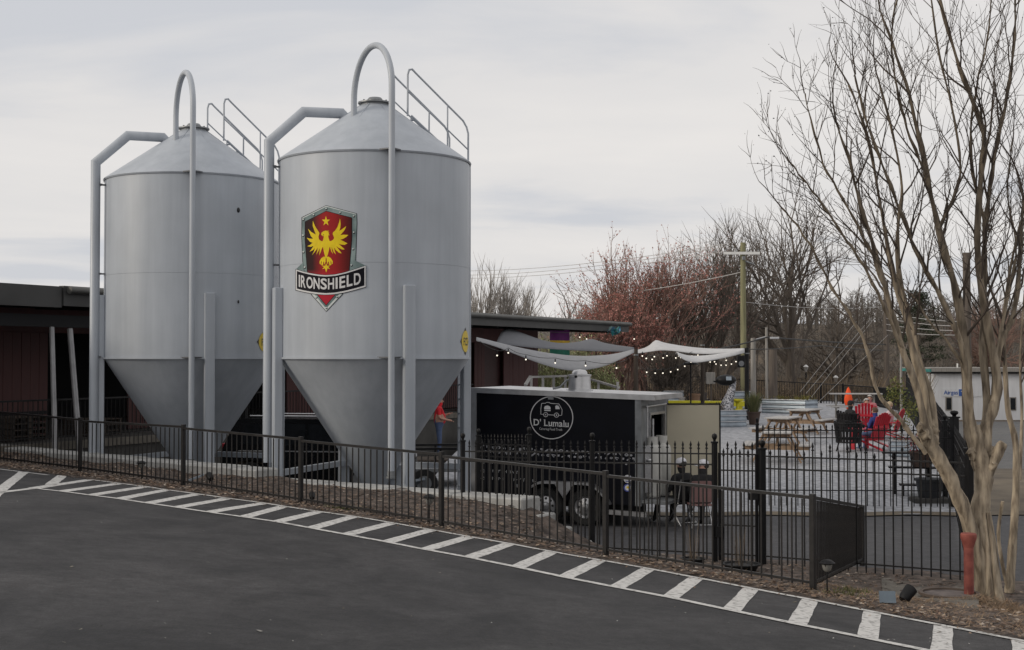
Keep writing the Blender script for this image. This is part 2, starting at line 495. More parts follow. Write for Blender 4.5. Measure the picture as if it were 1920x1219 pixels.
# ------------------------------------------------------------------ the ground
TX, TY = .7556, -.6551          # along the low fence (to the right)
NX, NY = .6551, .7556           # away from the camera across the fence
def SD(s, d):
    return (s * TX + d * NX, 17.98 + s * TY + d * NY)
def sd_of(x, y):
    yy = y - 17.98
    return (x * TX + yy * TY, x * NX + yy * NY)
BUMP = [(-24, 0.0), (-16, .02), (-11.5, .066), (-8.5, .097), (-7, .112), (-5.6, .12), (-4, .118), (-2.2, .10), (-.4, .066), (1.3, .03), (3, .01), (4.4, .0), (8, -.01)]
def lot_z(x, y):
    return 1.6 - .0728 * x - .0433 * y + interp(x * TX + (y - 17.98) * TY, BUMP)
def drive_z(x, y):
    return lerp(.28, 0.0, sstep(18.5, 26, y))
WALL = [(-30, 1.2), (-14.5, 1.33), (-7.6, 1.76), (-1.98, 2.54), (-.5, 2.75), (10, 3.4)]
def wall_d(s): return interp(s, WALL)
def bank_z(s, d):
    x, y = SD(s, d)
    zl = lot_z(x, y)
    left = zl + .085 * max(0, d) + .02 * math.sin(s * 1.7 + d) + .015 * math.sin(s * 4.1 + 3 * d)
    k = sstep(.4, 3.0, d)
    right = lerp(zl, drive_z(x, y) + .02, k) + .012 * math.sin(s * 3.1 + d * 2)
    w = sstep(-2.3, -.3, s)
    z = lerp(left, right, w)
    return z if d > .0 else zl + .012
def hit_lot(px, py, dz=0.0):
    d = ray(px, py)
    # CZ + t*dz = 1.6 - .0728 t dx - .0433 t dy
    k = 0.0
    for _ in range(12):
        t = (1.6 + k - CZ) / (d.z + .0728 * d.x + .0433 * d.y)
        k = interp(t * d.x * TX + (t * d.y - 17.98) * TY, BUMP)
    return Vector((t * d.x, t * d.y, lot_z(t * d.x, t * d.y) + dz))

OUTER = [(-120, 862), (40, 883), (169, 900), (224, 907), (273, 913), (312, 919), (370, 927), (427, 935), (495, 944), (532, 950), (598, 960), (663, 969), (735, 981), (807, 994), (880, 1007), (955, 1020), (1034, 1035), (1125, 1051), (1216, 1067), (1306, 1084), (1409, 1104), (1519, 1125), (1636, 1148), (1769, 1174), (1915, 1202), (2050, 1229)]
EDGE = []
for a_ in OUTER:
    h_ = hit_lot(*a_); EDGE.append(sd_of(h_.x, h_.y))
OUTER = OUTER[2:]
def edge_d(s): return interp(s, EDGE) + .085
mb = MB()
def lotf(u, v):
    s = lerp(-40, 24, u); d = lerp(-26, edge_d(s) + .12, v)
    x, y = SD(s, d)
    return (x, y, lot_z(x, y))
mb.grid(lotf, 256, 4)
lot = mk('parking_lot', mb, M['lot'], kind='structure', smooth=60)

mb = MB()
def bankf(u, v):
    s = lerp(-26, 12, u)
    dm = wall_d(s) + .25 + sstep(-1.5, .5, s) * 1.3
    e0 = edge_d(s) + .03 * math.sin(s * 2.3) + .025 * math.sin(s * 6.1 + 1)
    d = lerp(e0, dm, v)
    x, y = SD(s, d)
    z = bank_z(s, d)
    if v < .02: z = lot_z(x, y) + .006
    return (x, y, z + (random.random() * .02 if v > .02 else 0))
random.seed(4)
mb.grid(bankf, 300, 26)
bank = mk('mulch_bank', mb, M['mulch'], kind='structure', smooth=80)

mb = MB()
mb.grid(lambda u, v: (lerp(-45, 45, u), lerp(16.5, 34, v), drive_z(0, lerp(16.5, 34, v))), 6, 30)
mk('driveway', mb, M['drive'], kind='structure', smooth=60)

def patio_z(y):
    return interp(y, [(28, .012), (29.0, .03), (38, .45), (55, .80), (100, .80)])
mb = MB()
def patf(u, v):
    y = lerp(28.6, 92, v ** 1.3)
    xl = interp(y, [(28.6, -1.5), (34, -2.0), (92, 1.0)]); xr = interp(y, [(28.6, 9.6), (60, 17.6), (92, 25)])
    x = lerp(xl, xr, u)
    return (x, y + (.18 * math.sin(x * 2.1) + .1 * math.sin(x * 5) if v < .01 else 0), patio_z(y) + .012)
mb.grid(patf, 40, 50)
mk('patio_gravel', mb, M['gravel'], kind='structure', smooth=60)
mb = MB()
mb.grid(lambda u, v: (lerp(9.2, 40, u), lerp(28.3, 41, v) + .25 * math.sin(u * 9), lerp(.02, -.06, v) + .07 * math.sin(v * 3.14)), 16, 10)
mb.grid(lambda u, v: (lerp(-1.5, 9.6, u), lerp(28.25, 28.9, v) + .12 * math.sin(u * 23), .022 + .03 * math.sin(v * 3.14)), 40, 3)
mk('verge', mb, M['verge'], kind='structure', smooth=60)
mb = MB()
mb.grid(lambda u, v: (lerp(8, 90, u), lerp(40.8, 93, v), lerp(-.075, -1.05, v)), 2, 2)
mk('road', mb, M['road'], kind='structure')
def hill_z(x, y):
    z = -1.25
    z += 9.0 * sstep(100, 190, y) + 8 * sstep(180, 500, y)
    z += 1.2 * math.sin(x * .045 + 1) * sstep(110, 200, y)
    if x < 0: z -= 4 * sstep(0, -60, x) * sstep(100, 200, y)
    return z
mb = MB()
def terf(u, v):
    y = -60 + 1500 * v ** 2.2
    x = (u - .5) * (160 + 1.6 * y + 60)
    z = hill_z(x, y)
    if y < 60: z = -.7
    return (x, y, z)
mb.grid(terf, 60, 80)
mk('terrain', mb, M['earth'], kind='structure', smooth=80)

# ------------------------------------------------------------------ painted markings on the lot
def paint_strip(a, b, w0, w1=None, name='painted_line'):
    """a line between two lot pixels, w metres wide"""
    w1 = w1 or w0
    pa = hit_lot(*a); pb = hit_lot(*b)
    t = (pb - pa); t.z = 0; t.normalize()
    n = Vector((-t.y, t.x, 0))
    L = (pb - pa).length
    k = max(2, int(L / .25))
    m = MB(); vs = []
    for i in range(k + 1):
        p = pa.lerp(pb, i / k); w = lerp(w0, w1, i / k) / 2
        for sg in (-1, 1):
            q = p + n * sg * (w + random.uniform(-.006, .006))
            vs.append((q.x, q.y, lot_z(q.x, q.y) + .004))
    m.add(vs, [(2 * i, 2 * i + 1, 2 * i + 3, 2 * i + 2) for i in range(k)])
    return mk(name, m, M['paint'], lot)
INNER = [(62, 916), (115, 922), (169, 929), (224, 936), (276, 944), (331, 952), (391, 961), (457, 970), (519, 979), (584, 991), (649, 1003), (725, 1017), (797, 1031), (880, 1046), (969, 1064), (1059, 1083), (1156, 1102), (1256, 1121), (1370, 1145), (1494, 1171), (1627, 1198), (1765, 1226), (1925, 1258), (2080, 1290)]
def fit(pts):
    ps = [hit_lot(*p) for p in pts]
    n = len(ps); mx = sum(p.x for p in ps) / n; my = sum(p.y for p in ps) / n
    b = sum((p.x - mx) * (p.y - my) for p in ps) / sum((p.x - mx) ** 2 for p in ps)
    return mx, my, b
def long_line(pts, x0, x1, w):
    ps = [hit_lot(*p) for p in pts]
    m = MB(); vs = []
    q = []
    for a, b in zip(ps, ps[1:]):
        for k in range(4): q.append(a.lerp(b, k / 4))
    q.append(ps[-1])
    for i, p in enumerate(q):
        t = q[min(i + 1, len(q) - 1)] - q[max(i - 1, 0)]; t.z = 0; t.normalize(); n = Vector((-t.y, t.x, 0))
        for sg in (-1, 1):
            r = p + n * sg * (w / 2 + random.uniform(-.006, .006)); vs.append((r.x, r.y, lot_z(r.x, r.y) + .008))
    m.add(vs, [(2 * i, 2 * i + 1, 2 * i + 3, 2 * i + 2) for i in range(len(q) - 1)])
    return mk('painted_line', m, M['paint'], lot)
long_line(OUTER, 0, 0, .105)
long_line(INNER, 0, 0, .115)
for i in range(len(OUTER)):
    paint_strip(OUTER[i], INNER[i], .17, .18, 'painted_stripe')
paint_strip((-60, 931), (64, 916), .12)
paint_strip((-40, 956), (45, 885), .17, name='painted_stripe')
paint_strip((94, 910), (117, 892), .17, name='painted_stripe')
paint_strip((-40, 875), (90, 891), .1)

# ------------------------------------------------------------------ leaf litter on the bank
random.seed(11)
mb = MB()
def leaf(p, L, w, mi=0):
    a = random.uniform(0, 6.28); tilt = random.uniform(-.6, .6)
    ca, sa = math.cos(a), math.sin(a)
    def q(u, v, h): return (p[0] + ca * u - sa * v, p[1] + sa * u + ca * v, p[2] + h)
    h = L * math.sin(tilt) * .5
    mb.add([q(-L / 2, 0, .004), q(0, -w / 2, .004 + h * .5 + .006), q(L / 2, 0, .004 + h), q(0, w / 2, .004 + h * .3)], [(0, 1, 2), (0, 2, 3)], mi)
for i in range(15000):
    s = random.uniform(-19, 7.6)
    dm = wall_d(s) if s < -.8 else 4.0
    e_ = edge_d(s)
    d = random.uniform(e_, dm) if random.random() < .7 else random.uniform(e_, e_ + .7)
    x, y = SD(s, d)
    z = bank_z(s, d) + .01
    L = random.uniform(.03, .085)
    leaf((x, y, z + random.uniform(0, .02)), L, L * random.uniform(.4, .8))
for i in range(380):                    # a few blown on to the asphalt
    s = random.uniform(-19, 7.6); d = edge_d(s) - abs(random.gauss(0, .22))
    x, y = SD(s, d)
    leaf((x, y, lot_z(x, y) + .012), .04, .022)
M['leaves'] = island_mat('dry_leaves', [(.04, .026, .02), (.15, .09, .055), (.09, .055, .04), (.24, .165, .115), (.06, .04, .03), (.34, .26, .19), (.12, .08, .06), (.44, .38, .32)])
mk('leaf_litter', mb, M['leaves'], kind='stuff', label='dry brown leaves scattered over the mulch along the lot', cat='leaves')
# pine straw round the myrtle
mb = MB()
for i in range(5200):
    s = random.uniform(1.6, 7.6); d = edge_d(s) + (random.uniform(0, 2.0) if random.random() < .55 else random.uniform(0, 3.0))
    if s < 4.2 and random.random() < .5: continue
    x, y = SD(s, d); z = bank_z(s, d) + .015
    a = random.uniform(0, 6.28); L = random.uniform(.06, .16)
    dx, dy = math.cos(a) * L, math.sin(a) * L; w = .0035
    mb.add([(x - dy * w / L, y + dx * w / L, z), (x + dy * w / L, y - dx * w / L, z), (x + dx, y + dy, z + random.uniform(0, .05))], [(0, 1, 2)])
for i in range(1700):                   # heaped round the stems
    a = random.uniform(0, 6.28); q_ = abs(random.gauss(0, .26)); x = 5.56 + math.cos(a) * (q_ + .1) * 1.3; y = 15.75 + math.sin(a) * (q_ + .1)
    z = bank_z(*sd_of(x, y)) + .02 + .13 * math.exp(-(q_ / .22) ** 2) * random.random()
    a = random.uniform(0, 6.28); L = random.uniform(.06, .17); dx, dy = math.cos(a) * L, math.sin(a) * L; w = .004
    mb.add([(x - dy * w / L, y + dx * w / L, z), (x + dy * w / L, y - dx * w / L, z), (x + dx, y + dy, z + random.uniform(-.02, .06))], [(0, 1, 2)])
M['straw'] = island_mat('pine_straw', [(.18, .11, .06), (.30, .20, .12), (.12, .075, .045), (.36, .26, .16)])
mk('pine_straw', mb, M['straw'], kind='stuff', label='pine straw mulch around the multi-stemmed tree', cat='straw')
# tufts of grass beside the kerb of the lot
random.seed(5)
mb = MB()
for (px, py, n) in ((672, 960, 150), (640, 957, 70), (1575, 1118, 90), (1600, 1112, 60)):
    c = hit_lot(px, py)
    for i in range(n):
        x = c.x + random.gauss(0, .14); y = c.y + random.gauss(0, .05); z = lot_z(x, y) + .01
        a = random.uniform(0, 6.28); h = random.uniform(.03, .09)
        mb.add([(x - .006, y, z), (x + .006, y, z), (x + math.cos(a) * h * .6, y + math.sin(a) * h * .6, z + h)], [(0, 1, 2)])
M['grass'] = island_mat('grass_blades', [(.06, .08, .02), (.11, .12, .04), (.16, .14, .07)])
mk('grass_tufts', mb, M['grass'], kind='stuff', label='small green grass tufts at the edge of the lot', cat='grass')

# ------------------------------------------------------------------ retaining wall of concrete blocks
wall = thing('retaining_wall', 'low wall of pale concrete blocks between mulch bank and silos', 'wall', (-4.6, 24.3, 0))
random.seed(8)
def wall_block(s0, s1, ztop, zbot, th=.55, doff=0.0):
    d0, d1 = wall_d(s0) + doff, wall_d(s1) + doff
    a = Vector((*SD(s0, d0), 0)); b = Vector((*SD(s1, d1), 0))
    t = (b - a).normalized(); n = Vector((-t.y, t.x, 0))
    if n.y < 0: n = -n
    c = (a + b) / 2 + n * (th / 2 + random.uniform(-.012, .012))
    m = MB()
    m.bbox((c.x, c.y, (ztop + zbot) / 2), ((b - a).length - .012, th, ztop - zbot), .025, math.atan2(t.y, t.x))
    return mk('concrete_block', m, M['concrete'], wall)
s = -22.0
while s < -7.9:
    e = min(s + 1.52, -7.6)
    if -7.6 - e < .5: e = -7.6
    wall_block(s, e, lerp(1.42, 1.29, (s + 22) / 14.4), .42)
    wall_block(s, e, .41, -.2, .6)
    s = e
s = -7.55
while s < -2.1:
    e = min(s + 1.4, -1.98)
    z = lerp(1.13, 1.09, (s + 7.6) / 5.6)
    wall_block(s, e, z, .62); wall_block(s, e, .61, .05, .58); 
    s = e
wall_block(-1.95, -1.66, .86, .30, .5); wall_block(-1.64, -1.36, .66, .12, .5); wall_block(-1.34, -1.0, .47, 0.0, .5)

# ------------------------------------------------------------------ low bronze picket fence along the lot
FX = [(-60, None), (152, None), (345, None), (565, None), (828, None), (1135, None), (1522, None)]
def fence_pt(px, d=0.0):
    u = (px - 960) / F
    Y = 17.98 / (1 + .867 * u)
    return Vector((u * Y, Y, 0))
lowf = thing('picket_fence', 'low dark bronze metal picket fence along the striped edge of the lot', 'fence', (0, 17.98, .8))
pk = MB(); pk.box((0, 0, .5), (.0145, .0145, 1.0)); PICK = pk.mesh('picket', M['rail'])
pp = MB(); pp.bbox((0, 0, .5), (.062, .062, 1.0), .004); POST = pp.mesh('fence_post', M['rail'])
TOPB = {152: (784, 889), 345: (797, 915), 565: (820, 945), 828: (848, 987), 1135: (884, 1043), 1522: (928, 1108)}
def zat(px, py):
    q = fence_pt(px); d = ray(px, py); return CZ + d.z / d.y * q.y
tops = {}; bots = {}
POSTS = [-70, 152, 345, 565, 828, 1135, 1522]
for p in POSTS[1:]:
    tops[p] = zat(p, TOPB[p][0]); q = fence_pt(p); bots[p] = bank_z(*sd_of(q.x, q.y))
tops[-70] = tops[152] + .12; q = fence_pt(-70); bots[-70] = bank_z(*sd_of(q.x, q.y))
LO = Vector(lowf.location)
def fence_run(a, b, zta, ztb, zba, zbb, sp, parent, first=True, hw=.045):
    """posts' foot points a, b; rails and pickets between"""
    L = (b - a).length
    m = MB(); m.beam((a.x, a.y, zta - .02), (b.x, b.y, ztb - .02), hw, .035)
    mk('top_rail', m, M['rail'], parent)
    m = MB(); m.beam((a.x, a.y, zba + .09), (b.x, b.y, zbb + .09), .026, .03)
    mk('bottom_rail', m, M['rail'], parent)
    n = max(2, int(round(L / sp)))
    rz = math.atan2(b.y - a.y, b.x - a.x)
    o0 = Vector(parent.location)
    for i in range(1, n):
        t = i / n
        p = a.lerp(b, t); z0 = lerp(zba, zbb, t) + .05 + random.uniform(-.006, .006); z1 = lerp(zta, ztb, t) - .045
        share('picket', PICK, parent, (p.x - o0.x, p.y - o0.y, z0 - o0.z), rz, (1, 1, z1 - z0))
for i, p in enumerate(POSTS):
    q = fence_pt(p)
    z0 = bots[p] - .1; z1 = tops[p] + .012
    share('fence_post', POST, lowf, (q.x - LO.x, q.y - LO.y, z0 - LO.z), math.atan2(TY, TX), (1, 1, z1 - z0))
    if i:
        a = fence_pt(POSTS[i - 1]); 
        step = .035 if p in (565, 1135) else 0.0
        fence_run(a, q, tops[POSTS[i - 1]] - .035, tops[p] - .01, bots[POSTS[i - 1]], bots[p], .132, lowf)
# the return towards the driveway
a = fence_pt(1522); b = P(1617, 1087, 19.9); b = Vector((b.x, b.y, 0))
zb = bank_z(*sd_of(b.x, b.y)); 
dd = ray(1617, 947); zt = CZ + dd.z / dd.y * b.y
share('fence_post', POST, lowf, (b.x - LO.x, b.y - LO.y, zb - .1 - LO.z), .9, (1, 1, zt - zb + .1))
fence_run(a, b, tops[1522] - .01, zt, bots[1522], zb, .13, lowf)

# scraps of paper and grit lying on the asphalt
random.seed(66)
mb = MB()
for i in range(60):
    px = random.uniform(0, 1900); py = random.uniform(930 + px * .13, 1215)
    p = hit_lot(px, py); L = random.choice((.006, .008, .008, .011)) if i > 3 else random.uniform(.02, .035)
    a = random.uniform(0, 3.14); u = Vector((math.cos(a), math.sin(a), 0)) * L; v = Vector((-math.sin(a), math.cos(a), 0)) * L * .45
    mb.add([p - u - v + Vector((0, 0, .006)), p + u - v + Vector((0, 0, .007)), p + u + v + Vector((0, 0, .012)), p - u + v + Vector((0, 0, .006))], [(0, 1, 2, 3)])
mk('litter', mb, island_mat('litter_bits', [(.5, .5, .48), (.3, .29, .27), (.15, .13, .1), (.02, .02, .02)]), kind='stuff', label='tiny pale scraps and grit scattered over the asphalt lot', cat='litter')

# ------------------------------------------------------------------ silo paint and decals
def silo_paint():
    m, nt, b = newmat('silo_paint')
    L = nt.links.new
    tc = nd(nt, 'ShaderNodeTexCoord')
    mp = nd(nt, 'ShaderNodeMapping'); mp.inputs['Scale'].default_value = (2.2, 2.2, .12)
    L(tc.outputs['Object'], mp.inputs[0])
    n = nd(nt, 'ShaderNodeTexNoise'); n.inputs['Scale'].default_value = 2.0; n.inputs['Detail'].default_value = 8; n.inputs['Roughness'].default_value = .62
    L(mp.outputs[0], n.inputs['Vector'])
    n2 = nd(nt, 'ShaderNodeTexNoise'); n2.inputs['Scale'].default_value = .8; n2.inputs['Detail'].default_value = 5
    L(tc.outputs['Object'], n2.inputs['Vector'])
    r = nd(nt, 'ShaderNodeValToRGB')
    r.color_ramp.elements[0].position = .25; r.color_ramp.elements[0].color = (.335, .366, .41, 1)
    r.color_ramp.elements[1].position = .75; r.color_ramp.elements[1].color = (.425, .458, .502, 1)
    L(n.outputs['Fac'], r.inputs[0])
    mx = nd(nt, 'ShaderNodeMix', data_type='RGBA', blend_type='OVERLAY'); mx.inputs['Factor'].default_value = .22
    L(r.outputs[0], mx.inputs['A']); L(n2.outputs['Fac'], mx.inputs['B'])
    L(mx.outputs['Result'], b.inputs['Base Color'])
    mr = nd(nt, 'ShaderNodeMapRange'); mr.inputs['To Min'].default_value = .34; mr.inputs['To Max'].default_value = .5
    L(n.outputs['Fac'], mr.inputs['Value']); L(mr.outputs[0], b.inputs['Roughness'])
    b.inputs['Specular IOR Level'].default_value = .55
    bp = nd(nt, 'ShaderNodeBump'); bp.inputs['Strength'].default_value = .12; bp.inputs['Distance'].default_value = .03
    L(n2.outputs['Fac'], bp.inputs['Height']); L(bp.outputs[0], b.inputs['Normal'])
    return m
M['silo'] = silo_paint()
M['silo_dark'] = PM('bracket_steel', (.10, .105, .115), .5, .3)
M['sticker_yellow'] = PM('sticker_yellow', (.66, .48, .02), .45, var=.05)
M['sticker_black'] = PM('sticker_black', (.012, .012, .014), .45)
M['em_steel'] = PM('emblem_steel', (.12, .18, .185), .6, var=.3, scale=3, col2=(.25, .32, .32), spec=.2)
M['em_light'] = PM('emblem_light', (.50, .54, .54), .5, var=.1)
M['em_gold'] = PM('emblem_gold', (.70, .52, .015), .6, var=.10, scale=8, spec=.15)
M['em_black'] = PM('emblem_black', (.005, .005, .009), .6, spec=.12)
M['em_letter'] = PM('emblem_letter', (.56, .56, .57), .5, var=.08)
def em_red():
    m, nt, b = newmat('emblem_red')
    at = nd(nt, 'ShaderNodeUVMap')
    sp = nd(nt, 'ShaderNodeSeparateXYZ'); nt.links.new(at.outputs[0], sp.inputs[0])
    r = nd(nt, 'ShaderNodeValToRGB')
    el = r.color_ramp.elements
    el[0].position = .0; el[0].color = (.015, .004, .005, 1)
    el[1].position = 1.0; el[1].color = (.05, .008, .008, 1)
    for p, c in ((.16, (.03, .006, .007, 1)), (.38, (.30, .012, .014, 1)), (.62, (.28, .012, .014, 1)), (.85, (.13, .01, .01, 1))):
        q = el.new(p); q.color = c
    nt.links.new(sp.outputs['X'], r.inputs[0])
    mm = nd(nt, 'ShaderNodeMix', data_type='RGBA'); mm.inputs['B'].default_value = (.38, .014, .03, 1)
    mr = nd(nt, 'ShaderNodeMapRange'); mr.inputs['From Min'].default_value = .38; mr.inputs['From Max'].default_value = .28
    nt.links.new(sp.outputs['Y'], mr.inputs['Value']); nt.links.new(mr.outputs[0], mm.inputs['Factor'])
    nt.links.new(r.outputs[0], mm.inputs['A']); nt.links.new(mm.outputs['Result'], b.inputs['Base Color'])
    b.inputs['Roughness'].default_value = .6
    b.inputs['Specular IOR Level'].default_value = .15
    return m
M['em_red'] = em_red()

_glyphs = {}
def glyph(ch, bold=.0):
    """built-in font letter as (points in a unit box, triangles, width/height)"""
    k = (ch, bold)
    if k in _glyphs: return _glyphs[k]
    cu = bpy.data.curves.new('glyph', 'FONT')
    cu.body = ch; cu.offset = bold; cu.resolution_u = 4
    o = bpy.data.objects.new('glyph', cu); COL.objects.link(o)
    dg = bpy.context.evaluated_depsgraph_get()
    me = bpy.data.meshes.new_from_object(o.evaluated_get(dg))
    vs = [(v.co.x, v.co.y) for v in me.vertices]; fs = [tuple(p.vertices) for p in me.polygons]
    bpy.data.objects.remove(o); bpy.data.meshes.remove(me); bpy.data.curves.remove(cu)
    x0 = min(v[0] for v in vs); x1 = max(v[0] for v in vs); y0 = min(v[1] for v in vs); y1 = max(v[1] for v in vs)
    w, h = x1 - x0, y1 - y0
    _glyphs[k] = ([((v[0] - x0) / w, (v[1] - y0) / h) for v in vs], fs, w, h, y0)
    return _glyphs[k]
def text_tris(s, size, bold=0.0, track=.06, sx=1.0):
    """plain line of text from origin, baseline y = 0 -> list of (pts, faces)"""
    out = []; x = 0.0
    for ch in s:
        if ch == ' ': x += .30 * size * sx; continue
        pts, fs, w, h, y0 = glyph(ch, bold)
        out.append(([(x + p[0] * w * size * sx, (y0 + p[1] * h) * size) for p in pts], fs))
        x += (w + track) * size * sx
    return out, x
def decal(name, shapes, mapper, mat, parent, cut=None, uvbox=None):
    """flat print: shapes are loops of 2-D points or (points, faces); mapper lays them on the surface"""
    bm = bmesh.new()
    for sh in shapes:
        if isinstance(sh, tuple): pts, fs = sh
        else:
            pts = sh; fs = [tuple(t) for t in tessellate_polygon([[Vector((p[0], p[1], 0)) for p in pts]])]
        vv = [bm.verts.new((p[0], p[1], 0)) for p in pts]
        for f in fs:
            try: bm.faces.new([vv[i] for i in f])
            except ValueError: pass
    if cut and bm.verts:
        xs = [v.co.x for v in bm.verts]; x = min(xs) + cut
        while x < max(xs):
            bmesh.ops.bisect_plane(bm, geom=bm.verts[:] + bm.edges[:] + bm.faces[:], plane_co=(x, 0, 0), plane_no=(1, 0, 0))
            x += cut
    if uvbox:
        ul = bm.loops.layers.uv.new('UVMap')
        for f in bm.faces:
            for l in f.loops:
                l[ul].uv = ((l.vert.co.x - uvbox[0]) / (uvbox[2] - uvbox[0]), (uvbox[3] - l.vert.co.y) / (uvbox[3] - uvbox[1]))
    w = Vector(parent.location)
    if parent.parent is not None: w = w + Vector(parent.parent.location)
    for v in bm.verts:
        v.co = mapper(v.co.x, v.co.y) - w
    me = bpy.data.meshes.new(name); bm.to_mesh(me); bm.free()
    me.materials.append(mat)
    o = bpy.data.objects.new(name, me); COL.objects.link(o); o.parent = parent
    return o
def ring_shape(cx, cy, r0, r1, n=48, ay=1.0, a0=0.0, a1=2 * math.pi):
    vs = []
    for i in range(n + 1):
        a = lerp(a0, a1, i / n)
        vs.append((cx + r0 * math.cos(a), cy + r0 * ay * math.sin(a))); vs.append((cx + r1 * math.cos(a), cy + r1 * ay * math.sin(a)))
    return (vs, [(2 * i, 2 * i + 1, 2 * i + 3, 2 * i + 2) for i in range(n)])
def disc_shape(cx, cy, r, n=32, ay=1.0):
    return [(cx + r * math.cos(2 * math.pi * i / n), cy + r * ay * math.sin(2 * math.pi * i / n)) for i in range(n)]
def stroke(pts, w, closed=False):
    """polyline of width w as quads"""
    pts = list(pts); n = len(pts); vs = []
    for i in range(n):
        if closed: a, b = Vector(pts[i - 1]), Vector(pts[(i + 1) % n])
        else: a, b = Vector(pts[max(0, i - 1)]), Vector(pts[min(n - 1, i + 1)])
        t = (b - a).normalized(); nn = Vector((-t.y, t.x)); p = Vector(pts[i])
        vs += [tuple(p + nn * w / 2), tuple(p - nn * w / 2)]
    fs = [(2 * i, 2 * i + 1, 2 * i + 3, 2 * i + 2) for i in range(n - 1)]
    if closed: fs.append((2 * n - 2, 2 * n - 1, 1, 0))
    return (vs, fs)

# ------------------------------------------------------------------ the two grain silos
R = 1.83
ZR, ZT, ZN, RN = 3.29, 7.06, 8.19, .27
def make_silo(cx, cy, label, leg0, pipe_a, land_a, rise=0.0):
    root = thing('grain_silo', label, 'silo', (cx, cy, 0), group='grain silos')
    c = Vector((cx, cy, 0))
    f = Vector((-cx, -cy, 0)).normalized(); r = Vector((-f.y, f.x, 0))
    def Q(a, rho, z):
        a = rad(a)
        return c + f * (rho * math.cos(a)) + r * (rho * math.sin(a)) + Vector((0, 0, z))
    def conez(rho): return lerp(ZT, ZN, (R - rho) / (R - RN))
    S = M['silo']
    # shell: two courses of plate with a lapped seam
    ZS = 5.03
    m = MB(); m.lathe([(R, ZR), (R, ZS)], (cx, cy, 0), 96, caps=False)
    mk('shell_course', m, S, root, smooth=8)
    m = MB(); m.lathe([(R + .002, ZS - .006), (R + .0035, ZS - .001), (R + .0035, ZT)], (cx, cy, 0), 96, caps=False)
    mk('shell_course', m, S, root, smooth=8)
    m = MB(); m.lathe([(R - .02, ZR + .03), (R + .03, ZR + .03), (R + .03, ZR - .005), (R - .03, ZR - .005)], (cx, cy, 0), 96, caps=False)
    mk('bottom_flange', m, S, root, smooth=30)
    roof_m = MB(); roof_m.lathe([(R + .02, ZT - .03), (R + .035, ZT), (R + .02, ZT + .02), (RN, ZN)], (cx, cy, 0), 96, caps=False)
    for k in range(8):                      # lapped roof sheets show as faint radial ribs
        a = 22 + 45 * k
        roof_m.beam(Q(a, R - .02, ZT + .021), Q(a, RN + .03, ZN - .012), .018, .008)
    mk('roof_cone', roof_m, S, root, smooth=30)
    m = MB(); m.lathe([(RN, ZN - .02), (RN, ZN + .03), (RN + .06, ZN + .03), (RN + .06, ZN + .055), (.16, ZN + .065), (.16, ZN + .10), (.12, ZN + .15), (.0, ZN + .17)], (cx, cy, 0), 32)
    for k in range(8):
        a = Q(k * 45, RN + .03, ZN + .06); m.box(a, (.03, .03, .035))
    hat = mk('roof_hatch', m, M['steelgrey'], root, smooth=30)
    m = MB(); m.lathe([(R - .012, ZR), (.24, .88), (.24, .62)], (cx, cy, 0), 96, caps=False)
    m.lathe([(.24, .62), (.31, .62), (.31, .56), (.2, .56)], (cx, cy, 0), 40, caps=False)
    mk('hopper_cone', m, S, root, smooth=30)
    m = MB(); m.box((cx, cy, .40), (.62, .5, .32)); m.tube([Q(0, .3, .42), Q(0, .62, .36)], .09, 12)
    mk('outlet_boot', m, M['steelgrey'], root)
    # four box legs with base plates
    legs = [leg0, leg0 + 90, leg0 + 180, leg0 - 90]
    for a in legs:
        m = MB()
        rz = math.atan2((Q(a, 1, 0) - c).y, (Q(a, 1, 0) - c).x)
        ctr = Q(a, R + .075, 2.32)
        m.bbox(ctr, (.16, .195, 4.6), .012, rz)
        mk('leg', m, S, root)
        m = MB(); m.bbox(Q(a, R + .075, .02), (.34, .34, .03), .005, rz); mk('base_plate', m, M['steelgrey'], root)
    for a0, a1 in ((legs[3], legs[2]), (legs[2], legs[1])):
        m = MB(); m.beam(Q(a0, R + .06, 1.16), Q(a1, R + .06, 1.16), .10, .11); mk('tie_beam', m, S, root)
    # thick vent pipe on the left
    va = -78
    pth = [Q(va, R + .2, 1.35), Q(va, R + .2, 7.38), Q(va, 1.38, 7.99), Q(va, .66, 8.0), Q(va, .44, 7.78)]
    m = MB(); m.tube(pth, .098, 20)
    vent = mk('vent_pipe', m, S, root, smooth=40)
    for z in (6.92, 5.06, 3.33):
        m = MB(); m.beam(Q(va, R - .01, z), Q(va, R + .2, z), .05, .03); m.beam(Q(va - 3, R + .1, z), Q(va + 3, R + .1, z), .04, .03)
        mk('pipe_bracket', m, M['silo_dark'], root)
    # thin fill pipe up the front and over in an arch
    A = Q(pipe_a, R + .2, 0); B = Q(land_a, .66, 0)
    mid = (A + B) / 2; h = (A - B).length / 2; dv = (A - mid).normalized()
    zA = 8.17 + rise
    pts = [Vector((A.x, A.y, 1.30)), Vector((A.x, A.y, 7.9))]
    for k in range(0, 25):
        t = math.pi * k / 24
        p = mid + dv * (h * math.cos(t)); p.z = zA + h * 1.08 * math.sin(t); pts.append(p)
    pts.append(Vector((B.x, B.y, conez(.66) - .05)))
    m = MB(); m.tube(pts, .058, 18)
    mk('fill_pipe', m, S, root, smooth=50)
    m = MB(); m.tube([(A.x, A.y, 1.30), (A.x, A.y, 1.16)], .075, 16); m.tube([(A.x, A.y, 1.20), (A.x, A.y, 1.17)], .10, 16)
    mk('pipe_coupling', m, M['steelgrey'], root, smooth=40)
